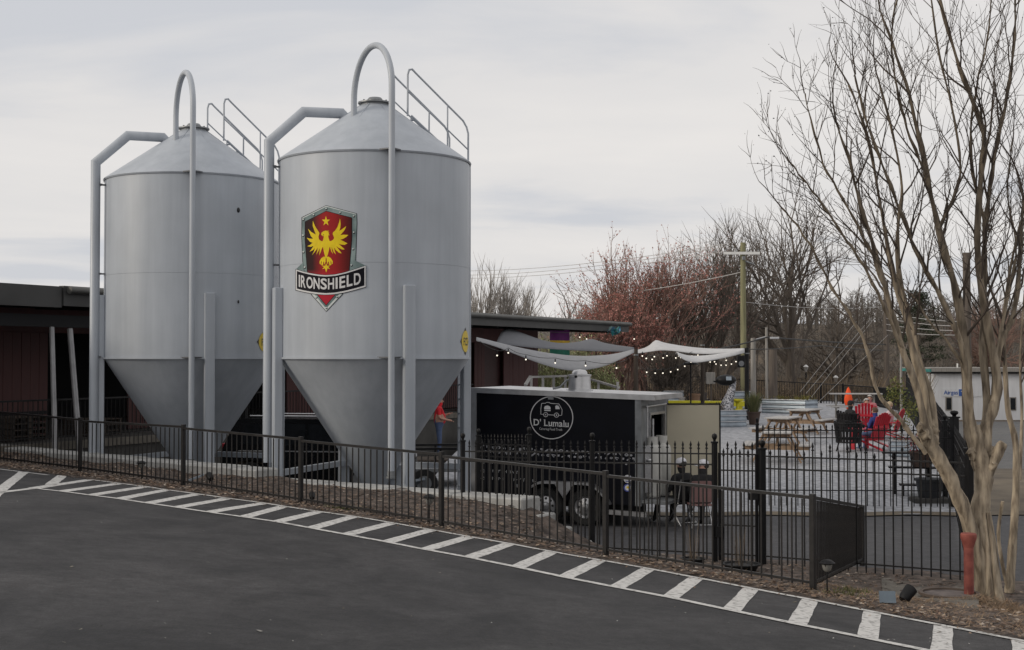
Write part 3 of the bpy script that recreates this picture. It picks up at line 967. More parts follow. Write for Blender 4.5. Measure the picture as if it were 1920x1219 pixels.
    for z in (ZT - .01, ZR + .02):
        m = MB()
        for sg in (-1, 1):
            q0 = Q(pipe_a, R + .2, z); 
            m.prism([Q(pipe_a, R, z + .02), Q(pipe_a + sg * 7, R, z + .02), Q(pipe_a + sg * 1.5, R + .19, z + .02), Q(pipe_a, R + .19, z + .02)], (0, 0, -.025))
        mk('pipe_bracket', m, M['silo_dark'], root)
    # ladder at the back right, and hand rails over the roof
    la = 118
    lat = (Q(la + 1, 1, 0) - Q(la - 1, 1, 0)); lat.z = 0; lat.normalize()
    m = MB()
    for sg in (-1, 1):
        b = Q(la, R + .2, 0) + lat * (.2 * sg)
        m.beam((b.x, b.y, .3), (b.x, b.y, ZT + .1), .05, .02, up=lat)
    mk('ladder_rail', m, S, root)
    z = .45
    RUNG = MB(); RUNG.beam(-lat * .2, lat * .2, .025, .025); rme = RUNG.mesh('ladder_rung', S)
    while z < ZT:
        b = Q(la, R + .2, z) - c
        share('ladder_rung', rme, root, b); z += .29
    for sg in (-1, 1):
        o = lat * (.36 * sg)
        def top(rho, hh): return Q(la, rho, conez(rho) + hh) + o
        pts = [top(.52, -.02), top(.52, .78), top(.55, .90), top(.62, .97), top(.70, .96), top(1.78, .92), top(1.86, .86), top(1.90, .76), top(1.90, -.02)]
        m = MB(); m.tube(pts, .019, 8); mk('hand_rail', m, S, root, smooth=60)
        m = MB(); m.tube([top(.52, .46), top(1.90, .44)], .015, 8); mk('mid_rail', m, S, root, smooth=60)
        m = MB(); m.tube([top(.6, .05), top(1.82, .05)], .022, 8)
        for rho in (1.0, 1.42):
            m.tube([top(rho, -.03), top(rho, .46 if rho < 1.2 else .93)], .015, 8)
        mk('rail_post', m, S, root, smooth=60)
    for k in range(6):
        rho = .7 + k * .2
        m = MB(); p = Q(la, rho, conez(rho) + .06); m.beam(p - lat * .34, p + lat * .34, .05, .02); mk('step', m, S, root)
    return root, Q, c, f, r

c1 = P(702, 672, 26.0); c2 = P(361, 672, 28.9)
silo_r, Qr, cr_, fr_, rr_ = make_silo(c1.x, 26.0, 'grey grain silo with a red and gold shield emblem, the nearer of the two', 19, 8.5, -37)
silo_l, Ql, cl_, fl_, rl_ = make_silo(c2.x, 28.9, 'plain grey grain silo without shield emblem, on the left', 10, -.5, -34, .17)

def cyl_map(cx, cy, rr):
    def f(px, py):
        d = ray(px, py)
        a = d.x ** 2 + d.y ** 2; b = -2 * (d.x * cx + d.y * cy); cc = cx * cx + cy * cy - rr * rr
        disc = max(0, b * b - 4 * a * cc)
        t = (-b - math.sqrt(disc)) / (2 * a)
        return Vector((d.x * t, d.y * t, CZ + d.z * t))
    return f
def EZ(x, y): return (530 + x / 5.3, 370 + y / 5.3)
def E(pts): return [EZ(*p) for p in pts]
def cm(off): return cyl_map(c1.x, 26.0, R + .007 + off)
emb = thing('shield_emblem', None, None, tuple(cm(0.0)(611, 485)))
emb.parent = silo_r
emb.location = Vector(emb.location) - Vector(silo_r.location)
emb['label'] = 'red shield emblem with golden eagle, star and lettered banner'
ZC3 = 6 / 1.0
def D(name, shapes, mat, off, uvbox=None): return decal(name, shapes, cm(off), mat, emb, 4.0, uvbox)
D('shield_rim_edge', [E([(432, 79), (738, 160), (742, 250), (728, 640), (714, 742), (594, 968), (432, 1137), (281, 968), (211, 742), (196, 640), (186, 400), (187, 199)])], M['em_black'], .001)
D('shield_rim', [E([(432, 84), (733, 164), (736, 250), (722, 640), (708, 740), (588, 965), (432, 1130), (287, 965), (217, 740), (202, 640), (192, 400), (192, 204)])], M['em_steel'], .002)
D('shield_rim_light', [E([(432, 84), (733, 164), (731, 172), (432, 94), (198, 210), (192, 204)]), E([(287, 965), (432, 1130), (588, 965), (560, 965), (432, 1105), (315, 965)])], M['em_light'], .003)
D('shield_inner_edge', [E([(432, 134), (691, 202), (691, 420), (666, 722), (529, 964), (432, 1077), (335, 964), (240, 732), (219, 420), (219, 241)])], M['em_black'], .0035)
D('shield_field', [E([(432, 140), (685, 205), (685, 420), (660, 720), (525, 960), (432, 1070), (340, 960), (245, 730), (225, 420), (225, 245)])], M['em_red'], .0045, (EZ(225, 0)[0], EZ(0, 140)[1], EZ(685, 0)[0], EZ(0, 1070)[1]))
RIV = [(433, 113), (308, 175), (571, 152), (707, 187), (205, 222), (203, 380), (206, 545), (219, 697), (707, 350), (700, 515), (684, 675), (334, 994), (542, 990), (434, 1100)]
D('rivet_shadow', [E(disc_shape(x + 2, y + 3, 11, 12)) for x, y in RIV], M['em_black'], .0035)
D('rivet', [E(disc_shape(x - 2, y - 3, 8, 12)) for x, y in RIV], M['em_light'], .0045)
EAG = [(405, 338), (425, 332), (462, 334), (446, 345), (463, 352), (455, 366), (468, 375), (452, 381), (456, 405), (466, 434), (478, 436), (500, 424), (512, 406), (506, 386), (497, 366), (500, 350), (522, 330), (545, 295), (560, 250), (570, 210), (576, 260), (573, 300), (563, 334), (592, 316), (632, 286), (616, 325), (592, 354), (573, 376), (602, 372), (652, 374), (630, 396), (602, 412), (573, 422), (602, 436), (644, 458), (615, 473), (585, 471), (556, 463), (582, 486), (618, 519), (590, 519), (556, 502), (532, 485), (552, 512), (586, 557), (560, 551), (530, 526), (511, 500), (516, 527), (529, 567), (508, 546), (495, 516), (486, 495), (489, 527), (501, 564), (482, 536), (469, 490), (463, 505), (456, 540), (446, 575), (432, 613), (419, 580), (409, 540), (401, 492), (388, 512), (378, 546), (361, 577), (367, 540), (370, 505), (358, 531), (334, 572), (344, 531), (348, 500), (328, 531), (291, 577), (309, 541), (322, 502), (300, 526), (267, 541), (290, 511), (307, 482), (280, 492), (244, 486), (275, 471), (297, 452), (270, 441), (239, 402), (270, 411), (302, 411), (280, 386), (252, 313), (286, 346), (330, 371), (315, 331), (299, 286), (300, 233), (321, 286), (346, 326), (366, 356), (359, 376), (355, 396), (363, 420), (380, 434), (397, 436), (405, 411), (409, 388), (397, 384), (383, 372), (386, 352)]
FOOT = [(426, 590), (408, 590), (385, 605), (367, 635), (367, 658), (379, 670), (380, 642), (389, 633), (384, 674), (399, 677), (405, 640), (413, 640), (411, 672), (426, 642), (427, 612)]
TAIL = [(432, 652), (441, 680), (470, 680), (452, 692), (470, 713), (446, 706), (432, 747), (420, 706), (393, 713), (412, 692), (388, 682), (424, 680)]
STAR = []
for k in range(10):
    a = -math.pi / 2 + k * math.pi / 5; rr = (52, 20)[k % 2]
    STAR.append((430 + rr * math.cos(a) * .82, 238 + rr * math.sin(a)))
D('eagle', [E(EAG), E(FOOT), E([(864 - x, y) for x, y in FOOT]), E(TAIL)], M['em_gold'], .006)
D('star', [E(STAR)], M['em_gold'], .006)
D('eagle_eye', [E([(396, 378), (412, 366), (408, 378)])], M['em_black'], .007)
def btop(x): return interp(x, [(130, 716), (200, 738), (280, 757), (360, 770), (432, 775), (520, 768), (620, 746), (720, 715), (825, 680)])
def bbot(x): return interp(x, [(130, 921), (200, 939), (280, 954), (360, 964), (432, 968), (520, 963), (620, 945), (720, 920), (825, 890)])
def band(x0, x1, t, b):
    n = 28; xs = [lerp(x0, x1, i / n) for i in range(n + 1)]
    vs = []
    for x in xs: vs += [EZ(x, btop(x) + t), EZ(x, bbot(x) - b)]
    return (vs, [(2 * i, 2 * i + 1, 2 * i + 3, 2 * i + 2) for i in range(n)])
D('banner_fold', [E([(130, 716), (200, 648), (215, 745)])], M['em_steel'], .0055)
D('banner_fold', [E([(716, 625), (825, 680), (708, 735)])], M['em_steel'], .0055)
D('banner_edge', [band(126, 829, -4, -5)], M['em_black'], .0055)
D('banner_border', [band(130, 825, 0, 0)], M['em_letter'], .0065)
D('banner_field', [band(141, 812, 13, 16)], M['em_black'], .0075)
LET = [('I', 160, 172), ('R', 181, 228), ('O', 236, 300), ('N', 306, 367), ('S', 376, 440), ('H', 450, 511), ('I', 526, 546), ('E', 564, 622), ('L', 636, 694), ('D', 708, 776)]
TOPL = [(150, 768), (230, 784), (300, 796), (432, 808), (520, 800), (600, 784), (700, 760), (790, 744)]
BOTL = [(150, 888), (230, 902), (300, 911), (432, 917), (520, 912), (600, 901), (700, 876), (790, 860)]
shp = []
for ch, x0, x1 in LET:
    pts, fs, *_ = glyph(ch, .022)
    q = []
    for u, v in pts:
        x = lerp(x0, x1, u); q.append(EZ(x, lerp(interp(x, BOTL), interp(x, TOPL), v)))
    shp.append((q, fs))
D('banner_lettering', shp, M['em_letter'], .009)

def maker_sticker(root, Q, a, z):
    """round yellow maker's sticker with four black arrowheads and the letters FCS"""
    def mp(off):
        def f(u, v): return Q(a + math.degrees(u / R), R + off, z + v)
        return f
    o = decal('maker_sticker', [disc_shape(0, 0, .205, 32)], mp(.008), M['sticker_yellow'], root, .05)
    tri = []
    for k in range(4):
        an = k * math.pi / 2; ca, sa = math.cos(an), math.sin(an)
        tri.append([(ca * .265 , sa * .265), (ca * .20 - sa * .06, sa * .20 + ca * .06), (ca * .20 + sa * .06, sa * .20 - ca * .06)])
    decal('sticker_arrow', tri, mp(.007), M['sticker_black'], root, .05)
    t, w = text_tris('FCS', .21, .01, .04, .8)
    w -= .03
    decal('sticker_letters', [([(p[0] - w / 2, p[1] - .075) for p in pts], fs) for pts, fs in t], mp(.011), M['sticker_black'], root, .05)
maker_sticker(silo_r, Qr, 69, 3.62)
maker_sticker(silo_l, Ql, 53, 3.64)
# two small dark fittings on the left shell
for (px, py, s) in ((447, 394, .05), (447, 566, .03)):
    p = cyl_map(c2.x, 28.9, R + .006)(px, py)
    m = MB(); m.ball(p, s, 8, 6, scl=(.7, .7, 1.1)); mk('shell_fitting', m, M['sticker_black'], silo_l)

# ------------------------------------------------------------------ long red warehouse behind the silos
def BL(Y, off=0.0, z=0.0):
    return Vector((-25.7 + .5 * Y - off * .8944, Y + off * .4472, z))
bt = Vector((.4472, .8944, 0)); bn = Vector((.8944, -.4472, 0))
brz = math.atan2(bt.y, bt.x)
ware = thing('warehouse', 'long dark red warehouse with a low overhanging metal roof behind the silos', 'building', tuple(BL(45, 2.86, 0)))
def slab(Y0, Y1, o0, o1, z0, z1, z0b=None, z1b=None):
    """prism between two eave stations and two insets; z0b/z1b are the heights at the inner side"""
    m = MB()
    z0b = z0 if z0b is None else z0b; z1b = z1 if z1b is None else z1b
    vs = [BL(Y0, o0, z0), BL(Y1, o0, z0), BL(Y1, o1, z0b), BL(Y0, o1, z0b), BL(Y0, o0, z1), BL(Y1, o0, z1), BL(Y1, o1, z1b), BL(Y0, o1, z1b)]
    m.add(vs, [(0, 3, 2, 1), (4, 5, 6, 7), (0, 1, 5, 4), (1, 2, 6, 5), (2, 3, 7, 6), (3, 0, 4, 7)])
    return m
YE = 62.0
mk('roof_deck', slab(14, YE, .12, 16, 4.70, 4.93, 5.15, 5.38), M['roofmetal'], ware)
m = slab(14, 30.8, -.02, .10, 4.46, 4.94)
mk('fascia', m, M['fascia'], ware)
mk('fascia', slab(30.83, YE + .05, -.05, .10, 4.50, 4.96), M['fascia'], ware)
mk('end_fascia', slab(YE - .12, YE + .02, .12, 16, 4.52, 4.90, 4.98, 5.36), M['fascia'], ware)
m = MB(); m.tube([BL(30.9, -.14, 4.86), BL(YE + .05, -.14, 4.86)], .085, 10); mk('gutter', m, M['roofmetal'], ware, smooth=60)
for k in range(24):
    Y = 20 + k * 1.8
    mk('purlin', slab(Y, Y + .12, .2, 8, 4.45, 4.66, 4.68, 4.9), M['dark'], ware)
mk('header_beam', slab(16, 42, .3, .45, 4.02, 4.30), M['dark'], ware)
mk('dock', slab(14, 49.5, .0, 12, -.3, 1.36), M['dock'], ware)
mk('dock_edge', slab(14, 49.5, -.06, .02, 1.22, 1.40), M['slab'], ware)
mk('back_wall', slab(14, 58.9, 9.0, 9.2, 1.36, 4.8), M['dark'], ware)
mk('side_wall', slab(58.7, 58.9, 2.9, 12, 0, 4.7), M['redwall'], ware)
mk('wall_header', slab(14, 58.7, 2.88, 3.0, 3.95, 4.78), M['redwall'], ware)
# vertical siding boards, one by one, with the openings left dark
bm_ = MB(); bm_.bbox((0, 0, 1.29), (.286, .05, 2.58), .008); BOARD = bm_.mesh('siding_board', M['redwall'])
WO = Vector(ware.location)
def solid(Y):
    return (14 < Y < 34.3) or (36.9 < Y < 37.9) or (43.5 < Y < 45.8) or (49.0 < Y < 54.4) or (54.8 < Y < 55.55) or (57.2 < Y < 60.1)
random.seed(3)
Y = 24.0
while Y < 58.6:
    if solid(Y + .13 + 1.28):
        p = BL(Y, 2.86 + random.uniform(-.006, .006), 1.37)
        share('siding_board', BOARD, ware, (p.x - WO.x, p.y - WO.y, p.z - WO.z), brz)
    Y += .29 * .8944
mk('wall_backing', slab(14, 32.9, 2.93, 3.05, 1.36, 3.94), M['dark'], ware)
mk('door', slab(54.3, 55.9, 3.05, 3.12, 1.36, 3.9), M['reddoor'], ware)
for Ya in (28.0, 37.4, 46.5):
    m = MB(); m.box(BL(Ya, .5, 2.9), (.14, .14, 2.95), brz); mk('column', m, M['dark'], ware)
mk('wall_band', slab(14, 32.9, 2.80, 2.83, 1.9, 1.98), M['dark'], ware)

# railing on the dock
dr = thing('dock_railing', 'black picket railing along the loading dock behind the silos', 'railing', tuple(BL(38, .25, 1.36)))
m = MB(); m.beam(BL(26, .25, 2.35), BL(49, .25, 2.35), .05, .04); mk('top_rail', m, M['black'], dr)
m = MB(); m.beam(BL(26, .25, 1.5), BL(49, .25, 1.5), .04, .03); mk('bottom_rail', m, M['black'], dr)
m = MB()
Y = 26.0
while Y < 49:
    p = BL(Y, .25, 0); m.box((p.x, p.y, 1.92), (.018, .018, .84)); Y += .13
mk('pickets', m, M['black'], dr, kind='stuff')

# wooden pallets stacked on the dock's left end
random.seed(21)
for k, (px, Y, n) in enumerate(((118, 31.0, 4), (128, 33.2, 3))):
    p = BL(Y, 1.6, 1.37)
    root = thing('pallet_stack', ['low stack of weathered pallets on the dock, nearer the lot', 'short stack of weathered pallets farther along the dock'][k], 'pallets', tuple(p), brz)
    for j in range(n):
        m = MB()
        for q in range(5): m.box((0, -.4 + q * .2, .12 + j * .145), (1.1, .12, .02))
        for q in (-.5, 0, .5): m.box((q, 0, .06 + j * .145), (.08, .9, .09))
        mk('pallet', m, M['trunkpost'], root, local=True)

# two galvanised pipes leaning up to the header beam
for lab, a, b, rr in (('leaning grey metal pipe nearer the red wall', P(107, 880, 29.9), P(97, 614, 30.9), .062), ('leaning grey metal pipe with a bright edge, nearer the plain silo', P(158, 880, 30.6), P(131, 617, 31.4), .07)):
    a.z = 0.0
    m = MB(); m.tube([a, a.lerp(b, .45), a.lerp(b, .46), b], [rr, rr, rr * .94, rr * .94], 14)
    mk('steel_pipe', m, M['dullpipe'], smooth=50, label=lab, cat='pipe', origin=tuple(a))

# ------------------------------------------------------------------ spear-topped black fence and gates
def spear_mesh(h, name='picket'):
    m = MB(); w = .0088
    m.box((0, 0, h * .5 - .06), (2 * w, 2 * w, h - .12))
    m.add([(-.026, 0, h - .115), (0, -.016, h - .115), (.026, 0, h - .115), (0, .016, h - .115), (0, 0, h - .085), (0, 0, h - .14)], [(0, 1, 4), (1, 2, 4), (2, 3, 4), (3, 0, 4), (1, 0, 5), (2, 1, 5), (3, 2, 5), (0, 3, 5)])
    m.add([(-.02, 0, h - .06), (0, -.012, h - .06), (.02, 0, h - .06), (0, .012, h - .06), (0, 0, h), (0, 0, h - .125)], [(0, 1, 4), (1, 2, 4), (2, 3, 4), (3, 0, 4), (1, 0, 5), (2, 1, 5), (3, 2, 5), (0, 3, 5)])
    return m.mesh(name, M['black'])
SPT = spear_mesh(1.80); SPS = spear_mesh(1.69); SPL = spear_mesh(1.60)
def spost_mesh(h, w=.07):
    m = MB(); m.bbox((0, 0, h / 2), (w, w, h), .006); m.bbox((0, 0, h + .012), (w * 1.25, w * 1.25, .03), .005); m.lathe([(.02, 0), (.02, .03), (.036, .055), (.042, .085), (.032, .115), (0, .128)], (0, 0, h + .02), 12)
    return m.mesh('fence_post', M['black'], smooth=40)
SPOST = spost_mesh(1.76)
def spear_run(root, a, b, za, zb, sp=.125, alt=False, tops=(1.60, 1.44, .12), big=False, mesh=None):
    o = Vector(root.location)
    L = (Vector((b.x - a.x, b.y - a.y, 0))).length
    n = max(2, int(round(L / sp))); rz = math.atan2(b.y - a.y, b.x - a.x)
    for i in range(1, n):
        t = i / n; p = a.lerp(b, t)
        me = mesh or (SPS if (alt and i % 2) else SPT)
        share('picket', me, root, (p.x - o.x, p.y - o.y, lerp(za, zb, t) - o.z + random.uniform(-.008, .008)), rz)
    for h in tops:
        m = MB(); m.beam((a.x, a.y, za + h), (b.x, b.y, zb + h), .024, .022); mk('rail', m, M['black'], root)
def spear_post(root, p, z, me=None, s=None):
    o = Vector(root.location)
    return share('fence_post', me or SPOST, root, (p.x - o.x, p.y - o.y, z - o.z), 0.25, s)
def at(px, Y): return Vector((PXZ(px, Y), Y, 0))
random.seed(9)
sA, sB, sC, sD, sE = at(868, 22.25), at(1110, 21.2), at(1339, 20.2), at(1428, 19.85), at(1815, 18.2)
zf = lambda p: drive_z(p.x, p.y) + .03
spf = thing('spear_fence', 'black spear-topped iron fence in front of the food trailer', 'fence', (sB.x, sB.y, zf(sB)))
for p in (sA, sB, sC): spear_post(spf, p, zf(p))
spear_run(spf, sA, sB, zf(sA), zf(sB)); spear_run(spf, sB, sC, zf(sB), zf(sC))
gate = thing('garden_gate', 'narrow black iron gate with alternating spear heights beside the folding chair', 'gate', (sC.x + .1, sC.y, zf(sC)))
g0 = sC + Vector((.07, -.02, 0)); g1 = sD + Vector((-.08, .02, 0))
spear_run(gate, g0, g1, zf(sC), zf(sD), .062, True, (1.60, 1.36, .55, .12))
for p in (g0, g1):
    m = MB(); m.box((p.x, p.y, zf(sC) + .82), (.035, .035, 1.6), .3); mk('gate_stile', m, M['black'], gate)
m = MB(); m.box((g1.x - .05, g1.y, zf(sC) + 1.0), (.14, .05, .10)); mk('latch_box', m, M['black'], gate)
m = MB(); m.box((g0.x - .02, g0.y - .05, zf(sC) + .45), (.09, .07, .16)); mk('hinge', m, M['black'], gate)
spf2 = thing('spear_fence', 'black spear-topped iron fence panel between the narrow gate and the red standpipe', 'fence', (sE.x, sE.y, zf(sE)))
spear_post(spf2, sD, zf(sD) - .05, None, (1.25, 1.25, .98)); spear_post(spf2, sE, zf(sE), None, (1.3, 1.3, 1.0))
spear_run(spf2, sD, sE, zf(sD), zf(sE), .128, True, (1.58, 1.40, .12))
pG = at(1788, 29.5)
spf3 = thing('spear_fence', 'black iron fence running back from the red standpipe beside the driveway', 'fence', (sE.x + 1, sE.y + 3, .2))
spear_run(spf3, sE, pG, zf(sE), .05, .14, False, (1.58, 1.40, .12))
pF = at(1419, 29.7)
spf4 = thing('spear_fence', 'black iron fence across the front of the gravel patio', 'fence', (pF.x, pF.y, .06))
spear_run(spf4, pF, pG, .06, .06, .125, False, (1.66, 1.50, .35))
spear_post(spf4, pF, .03, None, (.8, .8, 1.03)); spear_post(spf4, pG, .03, None, (2.2, 2.2, 1.12)); spear_post(spf4, at(1770, 30.4), .03, None, (1.4, 1.4, 1.05))
pR = Vector((17.4, 59.5, 0))
spf5 = thing('spear_fence', 'black iron fence down the road side of the gravel patio', 'fence', (pG.x + 1, pG.y + 4, .2))
mid = pG.lerp(pR, .42)
spear_run(spf5, pG, mid, .06, patio_z(mid.y) + .01, .15, False, (1.62, 1.46, .2))
mm_ = MB()
n = 110
for i in range(n):
    p = mid.lerp(pR, i / n); mm_.box((p.x, p.y, patio_z(p.y) + .85), (.02, .02, 1.65))
mm_.beam((mid.x, mid.y, patio_z(mid.y) + 1.5), (pR.x, pR.y, 2.3), .03, .03)
mk('far_pickets', mm_, M['black'], spf5, kind='stuff')
for t in (.3, .62, 1.0):
    p = pG.lerp(pR, t); spear_post(spf5, p, patio_z(p.y))
# open gate leaf standing behind the fence, against the trailer
lf0, lf1 = at(897, 24.9), at(992, 23.3)
leaf_g = thing('gate_leaf', 'black iron gate leaf standing open behind the spear fence, by the trailer', 'gate', (lf1.x, lf1.y, .1))
spear_post(leaf_g, lf1, .1, None, (1, 1, 1.06)); spear_post(leaf_g, lf0, .1)
spear_run(leaf_g, lf0, lf1, .12, .2, .125, False, (1.60, 1.38, .12))

# fence round the back of the patio
bf = thing('patio_fence', 'plain black picket fence along the far side of the patio', 'fence', (8, 86, .8))
BP = [P(1112, 690, 74), P(1290, 706, 76), P(1400, 712, 78), P(1580, 722, 74), P(1640, 726, 70), P(1705, 732, 62)]
m = MB(); m2 = MB()
for a, b in zip(BP, BP[1:]):
    a = Vector(a); b = Vector(b)
    za, zb = a.z, b.z
    m2.beam((a.x, a.y, za), (b.x, b.y, zb), .07, .05); m2.beam((a.x, a.y, .95), (b.x, b.y, .95), .06, .05)
    n = int((b - a).length / .16)
    for i in range(n):
        p = a.lerp(b, i / n); m.box((p.x, p.y, (p.z + .8) / 2), (.025, .025, p.z - .8))
mk('pickets', m, M['black'], bf, kind='stuff'); mk('rails', m2, M['black'], bf)
for p in BP + [P(1250, 703, 75.5), P(1539, 720, 75)]:
    m = MB(); m.box((p.x, p.y, (p.z + .85) / 2), (.09, .09, p.z - .7)); mk('fence_post', m, M['black'], bf)

# ------------------------------------------------------------------ black food trailer
tl = at(884, 27.7); tr = at(1200, 26.35)
tt = (tr - tl).normalized(); tn = Vector((-tt.y, tt.x, 0))
if tn.y < 0: tn = -tn
TL = (tr - tl).length; trz = math.atan2(tt.y, tt.x); TW = 2.05
trail = thing('food_trailer', 'black food trailer with round white logo and open rear door', 'trailer', (tl.x + tt.x * TL / 2 + tn.x, tl.y + tt.y * TL / 2 + tn.y, 0))
TILT = -.030
def T(u, w, z): return tl + tt * u + tn * w + Vector((0, 0, z + TILT * (u - TL)))
def tbox(u0, u1, w0, w1, z0, z1, m=None, mi=0):
    m = m or MB()
    vs = [T(u, w, z) for z in (z0, z1) for w in (w0, w1) for u in (u0, u1)]
    m.add(vs, [(0, 2, 3, 1), (4, 5, 7, 6), (0, 1, 5, 4), (2, 6, 7, 3), (0, 4, 6, 2), (1, 3, 7, 5)], mi)
    return m
ZB, ZTP = .42, 2.58
mk('side_wall', tbox(.12, TL - .1, 0, .04, ZB, ZTP - .09), M['trailerblack'], trail)
mk('far_wall', tbox(0, TL, TW - .04, TW, ZB, ZTP - .09), M['trailerblack'], trail)
mk('front_wall', tbox(0, .04, .04, TW - .04, ZB, ZTP - .09), M['trailerblack'], trail)
mk('floor', tbox(.04, TL, .04, TW - .04, ZB, ZB + .06), M['steelgrey'], trail)
mk('roof', tbox(.02, TL - .02, .03, TW - .03, ZTP - .05, ZTP + .012), M['alu'], trail)
mk('roof_trim', tbox(-.02, TL + .30, -.03, .03, ZTP - .09, ZTP + .015), M['alu'], trail)
mk('end_trim', tbox(TL + .24, TL + .30, .03, TW + .03, ZTP - .085, ZTP + .012), M['alu'], trail)
mk('end_roof', tbox(TL - .018, TL + .24, .03, TW - .03, ZTP - .05, ZTP + .008), M['alu'], trail)
mk('corner_trim', tbox(-.02, .12, -.02, .045, ZB, ZTP - .092), M['alu'], trail)
mk('corner_trim', tbox(TL - .10, TL + .02, -.018, .045, ZB, ZTP - .092), M['steelgrey'], trail)
mk('end_jamb', tbox(TL - .04, TL, .05, .55, ZB, ZTP - .092), M['steelgrey'], trail)
mk('end_jamb', tbox(TL - .04, TL, 1.65, TW - .042, ZB, ZTP - .092), M['steelgrey'], trail)
mk('end_header', tbox(TL - .04, TL, .552, 1.648, 2.22, ZTP - .092), M['steelgrey'], trail)
mk('end_sill', tbox(TL - .04, TL, .552, 1.648, ZB, .60), M['steelgrey'], trail)
m = MB()
tbox(TL, TL + .05, .55, .60, .6, 2.22, m); tbox(TL, TL + .05, 1.6, 1.65, .6, 2.22, m); tbox(TL, TL + .05, .6, 1.6, 2.17, 2.22, m)
mk('door_frame', m, M['alu'], trail)
m = MB(); m.tube([T(TL + .10, .16, 2.36), T(TL + .10, 1.5, 2.37)], .022, 10); m.tube([T(TL + .10, .16, 2.36), T(TL + .10, .16, 1.75)], .016, 8); mk('gas_pipe', m, M['alu'], trail, smooth=50)
m = MB(); m.tube([T(TL + .08, .62, 2.1), T(TL + .08, .62, 1.5)], .02, 8); m.ball(T(TL + .1, .60, 1.45), .045, 8, 6); m.ball(T(TL + .1, .30, 1.30), .05, 8, 6, scl=(1.4, 1, .7)); mk('gas_valve', m, M['alu'], trail, smooth=50)
m = tbox(1.2, TL - .3, 1.5, 2.0, ZB + .06, 1.3); tbox(1.2, TL - .3, 1.75, 2.0, 1.7, 2.1, m); tbox(.6, TL - .5, .06, .5, ZB + .06, 1.28, m)
mk('kitchen_counter', m, M['alu'], trail)
# open door leaf, beige inside face towards us
h0 = T(TL + .03, TW - .25, 0); h1 = P(1349, 800, 28.05); h1.z = 0; h0.z = 0
m = MB(); ddir = (h1 - h0).normalized(); dnn = Vector((-ddir.y, ddir.x, 0)); ctr = (h0 + h1) / 2
m.bbox((ctr.x, ctr.y, 1.37), ((h1 - h0).length, .05, 1.94), .01, math.atan2(ddir.y, ddir.x)); door = mk('rear_door', m, M['beige'], trail)
m = MB(); a, b = h1 + ddir * .006 - dnn * .0, h1; m.bbox((a.x, a.y, 1.37), (.03, .07, 1.97), .004, math.atan2(ddir.y, ddir.x)); mk('door_edge', m, M['trailerblack'], trail)
m = MB(); m.bbox((ctr.x, ctr.y, 2.355), ((h1 - h0).length + .02, .07, .03), .004, math.atan2(ddir.y, ddir.x)); mk('door_edge', m, M['trailerblack'], trail)
# roof exhaust fan
fc = T(2.0, 1.0, ZTP)
fan = MB()
fan.lathe([(.28, 0), (.28, .03), (.235, .035), (.225, .30), (.245, .32), (.245, .34), (.16, .345), (.155, .39), (.12, .43), (0, .445)], fc, 32)
fan = mk('exhaust_fan', fan, M['alu'], trail, smooth=35)
m = MB(); m.ball(fc + Vector((-.09, -.22, .30)), .03, 10, 6); mk('fan_knob', m, M['black'], trail)
m = MB(); m.tube([T(1.45, .9, ZTP + .03), T(1.6, .9, ZTP + .06), T(1.72, .95, ZTP + .2), T(1.8, 1.0, ZTP + .24)], .02, 8); mk('fan_conduit', m, M['steelgrey'], trail, smooth=60)
# running gear
def trailer_wheel(u, r=.36):
    ax = tn
    w0 = T(u, -.03, 0); w0.z = r + .005
    me = MB()
    prof = [(r * .62, -.10), (r * .93, -.105), (r, -.07), (r, .07), (r * .93, .105), (r * .62, .10)]
    me.lathe(prof, (0, 0, 0), 36, caps=False)
    Mx = Matrix((tt, Vector((0, 0, 1)), -tn)).transposed()      # local z points out of the side
    def place(q):
        q.v = [tuple(w0 + Mx @ Vector(v)) for v in q.v]; return q
    tyre = mk('wheel', place(me), M['tyre'], trail, smooth=40)
    rm = MB(); rm.lathe([(r * .62, .07), (r * .60, .09), (r * .55, .055), (r * .5, .04), (r * .22, .06), (r * .18, .10), (0, .11)], (0, 0, 0), 32, caps=False)
    tw_ = Vector(trail.location)
    rim = mk('rim', place(rm), M['alu'], tyre, smooth=30)
    hl = MB()
    for k in range(8):
        a = k * math.pi / 4
        c = Vector((math.cos(a) * r * .40, math.sin(a) * r * .40, .052)); 
        hl.lathe([(.026, .0), (.026, .006), (0, .006)], c, 10)
    mk('rim_slots', place(hl), M['tyre'], tyre)
def u_of(px):            # station along the trailer side for a photo column
    d = ray(px, 800); 
    # solve tl + tt*u on ray
    k = (px - 960) / F
    return (k * tl.y - tl.x) / (tt.x - k * tt.y)
u1, u2 = u_of(1026), u_of(1100)
trailer_wheel(u1); trailer_wheel(u2)
m = MB(); 
arch = []
um = (u1 + u2) / 2
for i in range(25):
    t = i / 24; u = lerp(u1 - .52, u2 + .52, t)
    z = .86 - .42 * max(0, (abs(u - um) - (u2 - u1) / 2) / .52) ** 2.2
    arch.append((u, z))
vs = []
for u, z in arch:
    for w, dz in ((-.20, 0), (-.20, -.05), (.0, 0)):
        q = T(u, w, 0); q.z = z + dz; vs.append(q)
m.add(vs, [(3 * i, 3 * i + 3, 3 * i + 4, 3 * i + 1) for i in range(24)] + [(3 * i, 3 * i + 2, 3 * i + 5, 3 * i + 3) for i in range(24)])
q = [T(um - .22, -.195, 0), T(um + .22, -.195, 0), T(um, -.195, 0)]; q[0].z = q[1].z = .85; q[2].z = .52
m.prism(q, tuple(tn * .02)); mk('fender', m, M['alu'], trail, smooth=40)
m = tbox(u2 + .45, TL + .12, -.04, .06, .22, .31); mk('step_bumper', m, M['alu'], trail)
